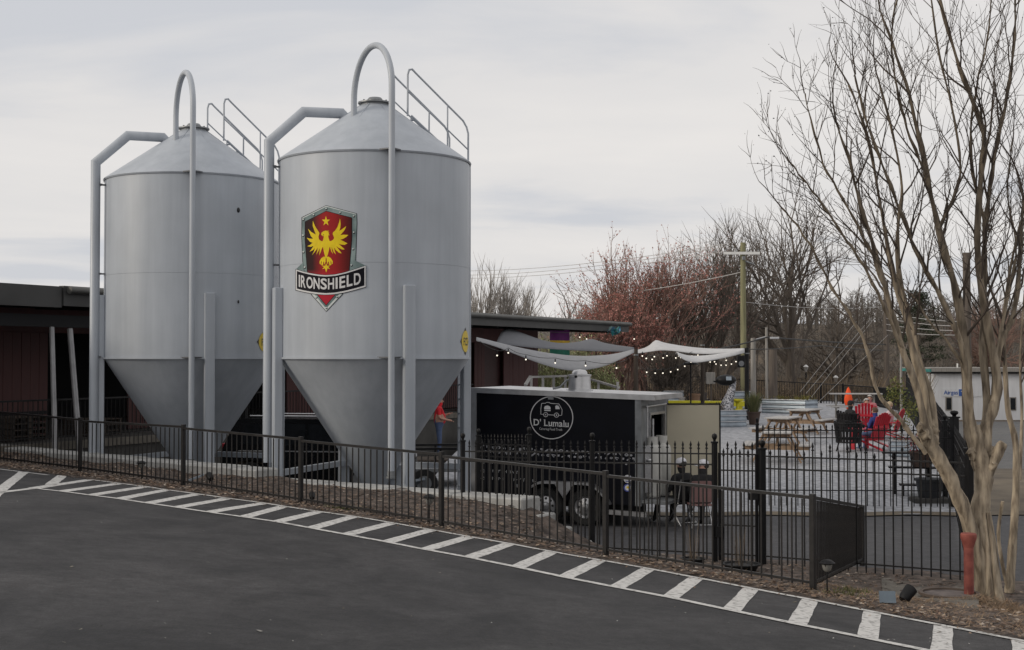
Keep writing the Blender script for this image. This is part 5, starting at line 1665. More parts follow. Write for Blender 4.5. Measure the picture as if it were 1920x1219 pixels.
tub_chair('round black slatted chair nearest the fence, left of the red chairs', tuple(on_patio(1590, 40.5)), rad(-50))
tub_chair('round black slatted chair behind another one, left of the red chairs', tuple(on_patio(1592, 45.0)), rad(-70))
def sit_at(px, Y): 
    p = on_patio(px, Y); p.z -= .06; return tuple(p)
person('person in dark clothes sitting in the farther round black chair', sit_at(1594, 45.0), rad(-70), sit_pose(), dict(shirt=c_black, pants=c_black, shoe=c_black), cap=(c_black, c_black), hair=h_dark)
person('grey-haired person in a pale top sitting in the rounded red chair', sit_at(1624, 46.7), rad(-170), sit_pose(), dict(shirt=c_lil, pants=c_jean, shoe=c_white), hair=h_grey)
person('person in pink behind the grey-haired one, only head and shoulder showing', sit_at(1630, 49.2), rad(160), sit_pose(), dict(shirt=CL('rose', (.45, .16, .18)), pants=c_jean, shoe=c_white), hair=h_grey)
person('person in a blue top and jeans sitting in the nearest red chair', sit_at(1640, 41.2), rad(38), sit_pose(head1=(.02, .04, 1.21)), dict(shirt=c_blue, pants=c_jean, shoe=c_char), hair=h_brown)
person('fair-haired person in a pale patterned top at the right of the red chairs', sit_at(1667, 44.6), rad(60), sit_pose(), dict(shirt=c_pink, pants=c_char, shoe=c_char), hair=h_blond)

# ------------------------------------------------------------------ closed umbrella, planters, pots
q = on_patio(1590, 58.0)
um = thing('patio_umbrella', 'closed bright orange umbrella standing behind the long pale table', 'umbrella', tuple(q))
m = MB(); m.tube([(0, 0, 0), (0, 0, 1.22)], .022, 10); mk('pole', m, M['greypole'], um, local=True)
m = MB(); m.lathe([(.05, .30), (.09, .33), (.17, .58), (.175, .74), (.12, 1.0), (.055, 1.18), (0, 1.27)], (0, 0, 0), 16)
random.seed(2)
m.v = [(x * (1 + .18 * math.sin(8 * math.atan2(y, x))), y * (1 + .18 * math.sin(8 * math.atan2(y, x))), z) for x, y, z in m.v]
mk('canopy', m, M['orange'], um, local=True, smooth=50)
m = MB(); m.lathe([(.2, 0), (.2, .05), (.05, .08), (.04, .2)], (0, 0, 0), 20); mk('base', m, M['black'], um, local=True)

def blades(mb, c, n, r, h, w, lean=.5, flat=0.0):
    for i in range(n):
        a = random.uniform(0, 6.283); rr = random.random() ** .5 * r * .4
        hh = h * random.uniform(.55, 1.1); b = Vector((c[0] + math.cos(a) * rr, c[1] + math.sin(a) * rr, c[2]))
        t = b + Vector((math.cos(a) * r * lean * random.uniform(.5, 1.6), math.sin(a) * r * lean * random.uniform(.5, 1.6), hh))
        s_ = Vector((-math.sin(a), math.cos(a), 0)) * w
        md_ = b.lerp(t, .55) + Vector((0, 0, hh * .12))
        mb.add([b - s_, b + s_, md_ + s_ * .8, md_ - s_ * .8, t], [(0, 1, 2, 3), (3, 2, 4)])
def leafball(mb, c, n, r, sz, scl=(1, 1, 1)):
    for i in range(n):
        v = Vector((random.gauss(0, 1), random.gauss(0, 1), random.gauss(0, 1))).normalized() * (r * random.random() ** .45)
        p = Vector(c) + Vector((v.x * scl[0], v.y * scl[1], v.z * scl[2]))
        a = Vector((random.uniform(-1, 1), random.uniform(-1, 1), random.uniform(-1, 1))).normalized(); b = a.cross(Vector((random.uniform(-1, 1), random.uniform(-1, 1), 1))).normalized()
        s1 = sz * random.uniform(.6, 1.4)
        mb.add([p - a * s1, p + b * s1 * .5, p + a * s1, p - b * s1 * .5], [(0, 1, 2, 3)])
M['grassy'] = island_mat('ornamental_grass', [(.07, .09, .03), (.12, .13, .05), (.17, .16, .08), (.05, .07, .025)])
M['shrub'] = island_mat('shrub_leaves', [(.05, .08, .02), (.10, .12, .03), (.16, .17, .05), (.22, .20, .06)])
M['bamboo'] = island_mat('bamboo_leaves', [(.16, .19, .06), (.22, .25, .10), (.30, .31, .16), (.11, .14, .05)])
M['dryplant'] = island_mat('dry_plants', [(.10, .075, .05), (.18, .13, .09), (.06, .045, .03), (.24, .19, .14)])
M['goldplant'] = island_mat('golden_plants', [(.25, .20, .03), (.16, .15, .03), (.10, .10, .03)])
M['redflower'] = island_mat('red_flowers', [(.30, .02, .04), (.12, .02, .025), (.06, .05, .03), (.45, .05, .08)])
random.seed(14)
def potted(name, label, loc, r, h, grow, cat='plant pot', pot=None):
    t = thing(name, label, cat, loc)
    m = MB(); m.lathe([(r * .68, 0), (r * .95, h * .9), (r * 1.05, h * .9), (r * 1.05, h), (r * .92, h), (r * .88, h * .86), (0, h * .84)], (0, 0, 0), 24); mk('pot', m, pot or M['terracotta'], t, local=True, smooth=30)
    m = MB(); grow(m); return t, m
t, m = potted('potted_grass', 'tall grass in a dark brown pot beside the black post', tuple(on_patio(1413, 52.0)), .26, .5, lambda m: blades(m, (0, 0, .42), 420, .34, .85, .007, .9), 'potted plant')
mk('grass', m, M['grassy'], t, local=True)
# long galvanised raised bed
def raised_bed(label, a, b, w, h, cols, n, group='galvanised raised beds'):
    a = Vector(a); b = Vector(b); d = (b - a); L = d.length; rz = math.atan2(d.y, d.x)
    t = thing('raised_bed', label, 'planter', tuple((a + b) / 2), rz, group)
    nz = 18
    for side, (c0, c1) in enumerate((((-L / 2, -w / 2), (L / 2, -w / 2)), ((L / 2, -w / 2), (L / 2, w / 2)), ((L / 2, w / 2), (-L / 2, w / 2)), ((-L / 2, w / 2), (-L / 2, -w / 2)))):
        m = MB(); vs = []
        nx, ny = (c1[1] - c0[1]), -(c1[0] - c0[0]); ll = math.hypot(nx, ny); nx /= ll; ny /= ll
        for k in range(nz + 1):
            z = h * k / nz; o = .018 * math.sin(k * 2 * math.pi / 6)
            for c in (c0, c1): vs.append((c[0] + nx * o, c[1] + ny * o, z))
        m.add(vs, [(2 * k, 2 * k + 1, 2 * k + 3, 2 * k + 2) for k in range(nz)]); mk('corrugated_side', m, M['galv'], t, local=True, smooth=80)
    for z in (h, h * .67, h * .33):
        m = MB(); m.tube([(-L / 2 - .01, -w / 2 - .02, z), (L / 2 + .01, -w / 2 - .02, z)], .017, 8); mk('rim', m, M['alu'], t, local=True, smooth=50)
    m = MB(); m.box((0, 0, h - .08), (L - .04, w - .04, .04)); mk('soil', m, M['mulch'], t, local=True)
    m = MB()
    for i in range(n): leafball(m, (random.uniform(-L / 2, L / 2) * .9, random.uniform(-w / 2, w / 2) * .7, h + .04), 40, .24, .03, (1, 1, .8))
    mk('plants', m, cols, t, local=True)
    return t
p0, p1 = on_patio(1440, 62.0), on_patio(1521, 60.5)
rb = raised_bed('long galvanised raised bed with golden plants at the back of the patio', p0, p1, 1.1, .62, M['goldplant'], 22)
m = MB(); leafball(m, (-.1, 0, .95), 260, .34, .035, (1, 1, 1.2)); mk('dark_shrub', m, M['dryplant'], rb, local=True)
# oval stock-tank planter with a painted cannon-like barrel ornament
q = on_patio(1362, 51.0)
tk = thing('stock_tank', 'round ended galvanised tank planter beside the open trailer door', 'planter', tuple(q), rad(12))
pr = []
for k in range(13):
    z = .62 * k / 12; pr.append((.58 + .012 * math.sin(k * math.pi / 2), z))
m = MB(); m.lathe(pr, (0, 0, 0), 40, sx=1.35, sy=.75, caps=False); mk('tank_side', m, M['galv'], tk, local=True, smooth=60)
for z in (.62, .42, .2):
    m = MB(); m.tube([(.59 * 1.35 * math.cos(2 * math.pi * i / 40), .59 * .75 * math.sin(2 * math.pi * i / 40), z) for i in range(41)], .016, 6); mk('rim', m, M['alu'], tk, local=True, smooth=60)
m = MB(); m.lathe([(.57, .54), (0, .56)], (0, 0, 0), 40, sx=1.35, sy=.75); mk('soil', m, M['mulch'], tk, local=True)
m = MB(); leafball(m, (-.35, 0, .68), 220, .26, .035); mk('plants', m, M['dryplant'], tk, local=True)
q = on_patio(1366, 51.2)
st = thing('mosaic_sculpture', 'black and white speckled sculpture with a dark helmet-like top in the tank planter', 'sculpture', (q.x, q.y, q.z + .56))
M['mosaic'] = PM('mosaic', (.03, .035, .06), .4, var=.3, scale=26, col2=(.55, .55, .58), thr=(.45, .55), detail=2)
m = MB(); m.tube([(-.1, 0, 0), (-.05, 0, .3), (.05, 0, .6), (.14, 0, .9), (.16, 0, 1.15)], [.30, .24, .17, .13, .13], 14); mk('stem', m, M['mosaic'], st, local=True, smooth=50)
m = MB(); m.ball((-.10, 0, 1.18), .34, 18, 12, scl=(1.15, .8, .62)); mk('helmet', m, M['black'], st, local=True, smooth=60)
m = MB(); m.add([(-.14, -.285, 1.18), (.06, -.285, 1.18), (.06, -.26, 1.32), (-.14, -.26, 1.32)], [(0, 1, 2, 3)]); mk('badge', m, M['galv'], st, local=True)
m = MB(); m.beam((-.42, 0, 1.10), (-.58, 0, 1.14), .05, .05); mk('snout', m, M['black'], st, local=True)
q = on_patio(1382, 51.3)
m = MB(); m.lathe([(.16, 0), (.15, .06), (.05, .1), (.045, .30), (.10, .36), (.24, .40), (.26, .46), (.2, .44), (0, .4)], (0, 0, 0), 20)
m.v = [(x, y, z) for x, y, z in m.v]
mk('bird_bath', m, M['yellow'], smooth=40, label='small yellow pedestal bowl in the tank planter beside the speckled sculpture', cat='bird bath', origin=None).location = (q.x, q.y, q.z + .56)
# low yellow bench wall
a, b = on_patio(1252, 60.0), on_patio(1397, 59.0)
yb = thing('yellow_bench', 'long low yellow painted bench behind the open trailer door', 'bench', tuple((a + b) / 2), math.atan2(b.y - a.y, b.x - a.x))
L = (b - a).length
m = MB(); m.bbox((0, 0, .50), (L, .45, .22), .01); mk('seat', m, M['yellow'], yb, local=True)
for k in range(5):
    m = MB(); m.box((-L / 2 + .2 + k * (L - .4) / 4, 0, .2), (.12, .4, .39)); mk('leg', m, M['yellow'], yb, local=True)
for lab, px, Y, col in (('grey galvanised box planter on the patio behind the trailer roof end', 1262, 63.5, 'dryplant'), ('grey galvanised box planter behind the speckled sculpture', 1386, 63.0, 'dryplant')):
    p = on_patio(px, Y); a = p + Vector((-.45, 0, .1)); b = p + Vector((.45, 0, .1)); t = raised_bed(lab, a, b, .6, .85, M[col], 6)
# brown clay pots and garden clutter behind the yellow bench
for lab, px, Y, r_, h_ in (('round tan clay pot behind the yellow bench', 1302, 62.0, .28, .42), ('dark brown clay pot behind the yellow bench', 1316, 62.5, .24, .46), ('small pale pot at the left of the yellow bench', 1278, 62.2, .16, .25)):
    t, m = potted('clay_pot', lab, tuple(on_patio(px, Y)), r_, h_ + .45, lambda m: leafball(m, (0, 0, h_ + .7), 150, .36, .03, (1, 1, 1.2)), 'plant pot', PM('clay_%d' % px, (.20, .12, .075) if px == 1302 else (.05, .04, .035) if px == 1316 else (.4, .38, .36), .7))
    mk('plant', m, M['dryplant'], t, local=True, kind='stuff')
p = on_patio(1332, 64.0)
eb = thing('electrical_box', 'pale grey electrical cabinet on a post beyond the yellow bench', 'cabinet', tuple(p))
m = MB(); m.bbox((0, 0, 1.55), (.42, .25, .55), .01); mk('cabinet', m, M['greypole'], eb, local=True)
m = MB(); m.box((.03, .02, .65), (.08, .08, 1.25)); mk('post', m, M['darkpole'], eb, local=True)

# plant stand, flower pot and tub near the right-hand gate
c = at(1712, 31.3)
ps = thing('plant_stand', 'black stepped plant stand by the fence at the right of the patio', 'plant stand', (c.x, c.y, .12), rad(-12))
for k, (x, z, w) in enumerate(((-.28, .98, .95), (-.1, .66, 1.05), (.1, .28, 1.0))):
    m = MB(); m.bbox((x + .05, -.25 + (2 - k) * .22, z), (w, .3, .04), .006); mk('shelf', m, M['black'], ps, local=True)
for sx in (-.62, .62):
    for y, h in ((-.3, .3), (0, .66), (.25, .98)):
        m = MB(); m.box((sx * .6 + (.1 if h < .5 else -.05), y, h / 2), (.06, .06, h)); mk('leg', m, M['black'], ps, local=True)
c = at(1727, 31.2)
t, m = potted('flower_pot', 'dark hanging pot with red flowers on the black plant stand', (c.x, c.y, .80), .30, .36, lambda m: leafball(m, (0, 0, .52), 420, .30, .03, (1.1, 1.1, 1.0)), 'flower pot', M['terracotta'])
mk('flowers', m, M['redflower'], t, local=True, kind='stuff')
c = at(1741, 30.2)
m = MB(); m.lathe([(.24, 0), (.30, .36), (.33, .37), (.33, .42), (.28, .41), (0, .34)], (0, 0, 0), 24)
mk('black_tub', m, PM('tub_plastic', (.02, .022, .026), .55), smooth=35, label='round black plastic tub on the ground by the plant stand', cat='tub').location = (c.x, c.y, .20)
m = MB(); m.bbox((0, 0, .09), (.8, .5, .18), .02); mk('paving_block', m, M['dock'], label='low dark block under the round black tub', cat='block').location = (c.x, c.y, .02)
# galvanised boxes and shrub right of the red chairs
p = on_patio(1697, 39.0); rbx = raised_bed('small galvanised raised bed with a dry shrub right of the red chairs', p + Vector((-.45, .1, 0)), p + Vector((.45, -.1, 0)), .8, .45, M['dryplant'], 12)
p = on_patio(1733, 37.5); rbx = raised_bed('small galvanised raised bed behind the black plant stand', p + Vector((-.4, .1, 0)), p + Vector((.4, -.1, 0)), .8, .45, M['dryplant'], 9)
p = on_patio(1690, 47.0)
sh = thing('leafy_shrub', 'yellow-green leafy shrub behind the person in the pale patterned top', 'shrub', tuple(p))
m = MB()
for k in range(9): leafball(m, (random.uniform(-.35, .35), random.uniform(-.3, .3), random.uniform(.3, 1.75)), 130, .34, .045)
mk('foliage', m, M['shrub'], sh, local=True)
m = MB()
for k in range(5): m.tube([(0, 0, 0), (random.uniform(-.3, .3), random.uniform(-.2, .2), 1.3)], [.02, .008], 5)
mk('stems', m, M['twig'], sh, local=True)
# two low pots just inside the low fence
for lab, px, py, Y in (('low dark pot with thin dry stems just behind the low fence', 1298, 1052, 19.4), ('wide dark pot just behind the low fence, left of the thick post', 1388, 1062, 19.0)):
    c = at(px, Y); z = bank_z(*sd_of(c.x, c.y))
    t, m = potted('dark_pot', lab, (c.x, c.y, z - .02), .17 if px < 1300 else .26, .16, lambda m: blades(m, (0, 0, .12), 26, .2, .55, .003, .5), 'plant pot', M['black'])
    mk('stems', m, M['dryplant'], t, local=True)

# ------------------------------------------------------------------ shade sails on posts, with lit string lights
def px_surf(top, bot, Yt, Yb, nu=28, nv=8, sag=0.0):
    def cv(pts, u, Y0, Y1):
        x = lerp(pts[0][0], pts[-1][0], u); return P(x, interp(x, pts), lerp(Y0, Y1, u))
    def f(u, v):
        a = cv(top, u, *Yt); b = cv(bot, u, *Yb); p = a.lerp(b, v); p.z -= sag * math.sin(math.pi * v); return p
    m = MB(); m.grid(f, nu, nv); return m
def smooth_pts(pts, k=3):
    for _ in range(k):
        q = [pts[0]]
        for a, b in zip(pts, pts[1:]): q += [(lerp(a[0], b[0], .25), lerp(a[1], b[1], .25)), (lerp(a[0], b[0], .75), lerp(a[1], b[1], .75))]
        q.append(pts[-1]); pts = q
    return pts
def sail(label, top, bot, Yt, Yb, mat, o=(0, 0, 0)):
    m = px_surf(smooth_pts(top), smooth_pts(bot), Yt, Yb, 40, 8, -.12)
    c = Vector(m.v[0])
    ob = mk('shade_sail', m, mat, smooth=80, label=label, cat='shade sail', group='shade sails', origin=tuple(c))
    md = ob.modifiers.new('thickness', 'SOLIDIFY'); md.thickness = .012
    return ob
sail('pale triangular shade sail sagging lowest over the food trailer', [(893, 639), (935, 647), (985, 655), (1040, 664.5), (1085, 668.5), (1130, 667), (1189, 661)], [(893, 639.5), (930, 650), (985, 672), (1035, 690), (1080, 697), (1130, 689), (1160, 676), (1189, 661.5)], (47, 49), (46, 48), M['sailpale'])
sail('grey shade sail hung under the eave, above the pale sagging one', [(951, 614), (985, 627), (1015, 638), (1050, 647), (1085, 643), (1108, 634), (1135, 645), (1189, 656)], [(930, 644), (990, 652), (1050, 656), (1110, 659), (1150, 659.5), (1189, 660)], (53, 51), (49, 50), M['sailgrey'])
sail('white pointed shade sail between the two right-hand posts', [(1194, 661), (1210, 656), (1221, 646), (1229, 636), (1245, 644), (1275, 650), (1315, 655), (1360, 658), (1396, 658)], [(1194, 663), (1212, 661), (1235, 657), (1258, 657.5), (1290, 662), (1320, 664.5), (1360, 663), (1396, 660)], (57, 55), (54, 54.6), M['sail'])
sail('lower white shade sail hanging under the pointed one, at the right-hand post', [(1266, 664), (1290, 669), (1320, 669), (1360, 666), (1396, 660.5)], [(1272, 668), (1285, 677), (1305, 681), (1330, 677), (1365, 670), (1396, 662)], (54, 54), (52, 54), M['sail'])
for lab, px, py, Y, w, mt in (('brown timber post holding the sails nearest the trailer roof', 1192, 654, 50.0, .17, 'trunkpost'), ('brown timber post rising from the yellow bench', 1317, 637, 57.0, .17, 'trunkpost'), ('black post at the right end of the shade sails', 1400, 652, 54.8, .19, 'black')):
    t = P(px, py, Y); b = patio_z(Y)
    root = thing('sail_post', lab, 'post', (t.x, Y, b), 0, 'posts of the shade sails')
    m = MB(); m.tube([(0, 0, -.1), (0, 0, (t.z - b))], [w / 2, w / 2 * .95], 14); mk('post', m, M[mt], root, local=True, smooth=50)
    m = MB(); m.tube([(0, 0, t.z - b - .25), (0, 0, t.z - b - .21)], w / 2 + .02, 14); mk('strap', m, M['steelgrey'], root, local=True)
# black loudspeaker on the right-hand post
p = P(1389, 678, 54.3)
spk = thing('loudspeaker', 'black loudspeaker hung on the black sail post', 'speaker', (p.x, 54.3, p.z))
m = MB(); m.bbox((0, 0, 0), (.30, .28, .48), .02); mk('cabinet', m, M['black'], spk, local=True)
m = MB(); m.tube([(0, -.142, -.08), (0, -.15, -.08)], .11, 20); mk('cone', m, M['steelgrey'], spk, local=True)
p = P(1295, 682, 56)
fx = thing('heater_lamp', 'black patio heater with a flat hood left of the bench post', 'heater', (p.x, 56, patio_z(56)))
m = MB(); m.tube([(0, 0, 0), (0, 0, p.z - patio_z(56))], .03, 8); mk('pole', m, M['black'], fx, local=True)
m = MB(); m.lathe([(.34, -.04), (.3, .02), (.1, .1), (0, .12)], (0, 0, p.z - patio_z(56)), 20); mk('hood', m, M['black'], fx, local=True)
bl = MB(); bl.ball((0, 0, -.05), .036, 10, 8, scl=(1, 1, 1.15)); BULB = bl.mesh('bulb', M['bulb'], smooth=True)
sk = MB(); sk.tube([(0, 0, -.02), (0, 0, .10)], .02, 8); SOCK = sk.mesh('socket', M['black'])
def string(label, pts, Y0, Y1, ends=None):
    w = []
    n = len(pts)
    for i, (px, py) in enumerate(pts): w.append(P(px, py, lerp(Y0, Y1, i / max(1, n - 1))))
    t = thing('string_lights', label, 'string lights', tuple(w[0]), 0, 'lit string lights over the patio')
    o = w[0]
    line = [p + Vector((0, 0, .13)) for p in w]
    if ends: line = [P(*ends[0])] + line + [P(*ends[1])]
    m = MB()
    pp = []
    for a, b in zip(line, line[1:]):
        for k in range(4):
            q = a.lerp(b, k / 4); q.z -= .05 * math.sin(math.pi * k / 4); pp.append(q)
    pp.append(line[-1])
    m.tube(pp, .009, 5, False); mk('cable', m, M['wire'], t)
    for p in w:
        share('socket', SOCK, t, p - o); share('bulb', BULB, t, p - o, 0, (.72, .72, .72))
def Z1(*pts): return [(1160 + x / 6.093, 580 + y / 6.093) for x, y in pts]
string('lit bulbs along the lower edge of the sagging pale sail', [(932, 664.5), (953, 659.5), (986, 672), (1041, 678.5), (1098, 683.5), (1156, 688)], 45, 46.5, ((900, 640, 46), (1189, 664, 49)))
string('lit bulbs between the eave and the grey sail, beyond the trailer', [(949, 621), (1087, 630.5), (1100, 634), (1123, 641), (1148, 650), (1189, 634)], 54, 56)
string('lowest sagging row of lit bulbs, left of the bench post', Z1((320, 708), (417, 718), (505, 718), (594, 703), (675, 678), (755, 640), (826, 592), (905, 532)), 50, 56, ((1193, 662, 50), (1317, 660, 57)))
string('short row of lit bulbs right of the post nearest the trailer', Z1((270, 522), (315, 550), (383, 562), (508, 545), (552, 520)), 51, 54)
string('row of lit bulbs under the pointed white sail', Z1((408, 530), (653, 545), (688, 523), (708, 540), (838, 523), (905, 512)), 52, 55)
string('row of lit bulbs sagging between the bench post and the black post', Z1((980, 558), (1045, 592), (1112, 615), (1170, 628), (1227, 628), (1288, 615), (1340, 587), (1390, 550)), 56, 54.5, ((1317, 662, 57), (1399, 664, 54.6)))
string('short row of lit bulbs close under the right-hand sail tip', Z1((1095, 588), (1228, 572), (1227, 548), (1365, 548)), 53.5, 54.3)
# banner and wind ornament under the eave
b0, b1 = P(1031, 619, 56.5), P(1068, 618, 57.5)
bann = thing('hanging_banner', 'cloth banner hung under the eave, purple above, yellow band, green below', 'banner', tuple(b0))
dv = b1 - b0; zt_, z1_, z2_, z3_ = P(1031, 618, 57).z, P(1031, 638.5, 57).z, P(1031, 643, 57).z, P(1031, 671, 57).z
def strip(za, zb):
    m = MB(); m.grid(lambda u, v: (lerp(b0.x, b1.x, u), lerp(b0.y, b1.y, u) + .05 * math.sin(u * 9 + v), lerp(za, zb, v)), 12, 4); return m
mk('purple_cloth', strip(zt_, z1_), PM('purple_cloth', (.11, .015, .12), .85), bann, smooth=60); mk('yellow_band', strip(z1_ - .002, z2_), PM('gold_cloth', (.55, .36, .03), .85), bann, smooth=60); mk('green_cloth', strip(z2_ - .002, z3_), PM('green_cloth', (.01, .12, .08), .85), bann, smooth=60)
m = MB(); m.tube([b0 + Vector((-.1, 0, .03)), b1 + Vector((.1, 0, .03))], .015, 6); m.tube([b0 + Vector((0, 0, .03)), BL(56.3, .1, 4.5)], .006, 5); mk('hanging_rod', m, M['black'], bann)
p = P(1153, 623, 59.5)
wo = thing('wind_spinner', 'blue and green foil wind spinner hanging at the end of the eave', 'wind spinner', tuple(p))
m = MB(); random.seed(6)
leafball(m, (0, 0, .05), 60, .26, .12, (1.3, 1, .7)); mk('foil_blades', m, island_mat('foil', [(.03, .14, .32), (.03, .22, .16), (.1, .25, .5), (.15, .22, .05)], .35), wo, local=True)
m = MB(); m.tube([(0, 0, .1), (0, 0, .5)], .008, 5); mk('cord', m, M['wire'], wo, local=True)
# wooden ramp rail behind the trailer roof
wr = thing('ramp_rail', 'weathered wooden ramp railing behind the trailer roof', 'railing', tuple(P(1000, 725, 47)))
for pts in ([P(985, 722, 46.5), P(995, 706, 47)], [P(995, 707, 47), P(1062, 705, 49)], [P(1110, 712, 50), P(1160, 727, 48)]):
    m = MB(); m.beam(pts[0], pts[1], .10, .07); mk('rail', m, M['wood'], wr)
for px, Y in ((996, 47), (1018, 47.6), (1038, 48.2), (1060, 49), (1122, 49.6), (1158, 48.1)):
    a = P(px, 707 if px < 1100 else 716, Y); m = MB(); m.box((a.x, a.y, (a.z + .4) / 2), (.09, .09, a.z - .4)); mk('post', m, M['wood'], wr)
# bamboo hedge beyond the covered deck
hd = thing('bamboo_hedge', 'pale green bamboo hedge seen under the roof end', 'hedge', tuple(P(1075, 690, 68)))
random.seed(77)
m = MB(); m2 = MB()
for i in range(150):
    px = random.uniform(1003, 1150); Y = random.uniform(67, 71); b = at(px, Y); h = random.uniform(2.6, 4.3) * (1 if px < 1115 else .7); ln = random.uniform(-.4, .4)
    m2.tube([(b.x, b.y, .3), (b.x + ln * .3, b.y, .3 + h * .6), (b.x + ln, b.y, .4 + h)], [.025, .02, .008], 5)
    for k in range(30):
        t = random.uniform(.25, 1.0); c = Vector((b.x + ln * t * t, b.y, .35 + h * t)) + Vector((random.gauss(0, .22), random.gauss(0, .22), random.gauss(0, .1)))
        a = random.uniform(0, 6.28); d = Vector((math.cos(a), math.sin(a), -.5)) * .16; s_ = Vector((-math.sin(a), math.cos(a), .2)) * .03
        m.add([c - d, c + s_, c + d, c - s_], [(0, 1, 2, 3)])
mk('leaves', m, M['bamboo'], hd, kind='stuff'); mk('culms', m2, M['treated'], hd, kind='stuff')

# ------------------------------------------------------------------ lamps and spikes along the lot
def path_light(label, px, py, s=1.0, Yoff=0.0):
    p = hit_lot(px, py); sd = sd_of(p.x, p.y)
    p.z = bank_z(*sd)
    t = thing('path_light', label, 'path light', tuple(p), 0, 'solar path lights along the lot')
    m = MB(); m.tube([(0, 0, -.05), (0, 0, .27 * s)], .008, 8); mk('stake', m, M['black'], t, local=True)
    m = MB(); m.lathe([(.02, .25 * s), (.045, .27 * s), (.062, .34 * s)], (0, 0, 0), 16, caps=False); mk('lens', m, PM('lens_%d' % px, (.20, .20, .19), .15, var=.1), t, local=True, smooth=60)
    m = MB(); m.lathe([(.085, .335 * s), (.088, .345 * s), (.05, .375 * s), (0, .385 * s)], (0, 0, 0), 20); mk('cap', m, M['black'], t, local=True, smooth=40)
    for k in range(3):
        a = k * 2.094; m = MB(); m.tube([(.02 * math.cos(a), .02 * math.sin(a), .26 * s), (.07 * math.cos(a), .07 * math.sin(a), .34 * s)], .004, 5); mk('cage_wire', m, M['black'], t, local=True)
path_light('black solar path light by the corner post of the low fence', 1551, 1117, 1.0)
path_light('black solar path light in the middle of the low fence', 805, 985, 1.15)
path_light('grey solar path light with a dry sprig, in front of the plain silo', 265, 903, .95)
def spot(label, p, rz, tilt, s=1.0):
    t = thing('spotlight', label, 'spotlight', tuple(p), rz, 'small ground spotlights')
    m = MB(); m.tube([(0, 0, -.04), (0, 0, .06)], .01, 8); mk('stake', m, M['black'], t, local=True)
    m = MB(); d = Vector((0, math.cos(tilt), math.sin(tilt))); a = Vector((0, -.03, .09)); m.tube([a - d * .07 * s, a - d * .03 * s, a + d * .08 * s], [.04 * s, .055 * s, .062 * s], 16); mk('housing', m, M['black'], t, local=True, smooth=40)
    m = MB(); m.tube([a + d * .081 * s, a + d * .084 * s], .056 * s, 16); mk('lens', m, M['glassdark'], t, local=True)
p = hit_lot(1704, 1128); p.z = bank_z(*sd_of(p.x, p.y)); spot('black ground spotlight left of the manhole slab', p, rad(-60), .7, 1.15)
p = hit_lot(393, 914); p.z = bank_z(*sd_of(p.x, p.y)) + .02; spot('dark ground spotlight beside a fallen grey cover near the low fence', p, rad(30), .4)
p = hit_lot(585, 946); p.z = bank_z(*sd_of(p.x, p.y)) + .02; spot('dark ground spotlight at the third fence post', p, rad(10), .5, .8)
p = hit_lot(1664, 1137); p.z = bank_z(*sd_of(p.x, p.y)) + .03
sp_ = thing('solar_panel', 'small tilted grey solar panel at the lot edge below the spotlight', 'solar panel', tuple(p), rad(-8))
m = MB(); m.box((0, 0, .055), (.17, .012, .13), mat=Matrix.Rotation(rad(-30), 3, 'X')); mk('panel', m, PM('solar_face', (.10, .13, .16), .25), sp_, local=True)
m = MB(); m.box((.04, .05, .05), (.05, .06, .10)); mk('stand', m, M['black'], sp_, local=True)
p = hit_lot(367, 912); p.z = bank_z(*sd_of(p.x, p.y)) + .04
m = MB(); m.beam((-.13, -.03, .0), (.13, .05, .10), .10, .03); mk('fallen_cover', m, M['galv'], label='pale grey metal cover lying tilted beside a dark spotlight', cat='cover').location = tuple(p)

# red standpipe, concrete pad with manhole
def hit_bank(px, py):
    d = ray(px, py); t = 6.0
    while t < 60:
        x, y, z = d.x * t, d.y * t, CZ + d.z * t
        if z < bank_z(*sd_of(x, y)): break
        t += .02
    return Vector((d.x * t, d.y * t, bank_z(*sd_of(d.x * t, d.y * t))))
p = hit_bank(1817, 1133)
sp_ = thing('standpipe', 'faded red standpipe with a wider cap at the foot of the bare tree', 'standpipe', tuple(p))
HS = (1133 - 1001) / F * p.y
m = MB(); m.tube([(0, 0, -.1), (0, 0, HS * .82)], .058, 20); mk('pipe', m, M['redpost'], sp_, local=True, smooth=40)
m = MB(); m.lathe([(.06, HS * .80), (.064, HS * .82), (.085, HS * .90), (.095, HS * .93), (.095, HS * .985), (.085, HS), (0, HS)], (0, 0, 0), 22); mk('cap', m, M['redpost'], sp_, local=True, smooth=35)
q = [hit_bank(*k) for k in ((1652, 1083), (1655, 1122), (1740, 1140), (1812, 1140), (1815, 1098))]
pad = thing('manhole_pad', 'stained concrete pad with a round manhole beside the red standpipe', 'concrete pad', tuple(q[0]))
m = MB()
def padf(u, v, dz=.015):
    a_ = Vector(pq[0]).lerp(pq[1], u); b_ = Vector(pq[3]).lerp(pq[2], u); p_ = a_.lerp(b_, v); return (p_.x, p_.y, p_.z + dz)
pq = [hit_bank(1652, 1085), hit_bank(1835, 1100), hit_bank(1835, 1145), hit_bank(1655, 1114)]
m.prism([padf(0, 0), padf(1, 0), padf(1, 1), padf(0, 1)], (0, 0, -.16)); mk('slab', m, M['slab'], pad)
c = Vector(padf(.72, .6, .018))
m = MB(); m.lathe([(.36, 0), (.36, .03), (.31, .03), (.31, -.02)], c, 36, caps=False); mk('frame', m, PM('rust_frame', (.10, .075, .06), .8), pad, smooth=30)
m = MB(); m.lathe([(.305, .008), (0, .012)], c, 36); mk('cover', m, PM('rust_cover', (.10, .08, .075), .75, var=.4, scale=8, col2=(.17, .14, .13)), pad)

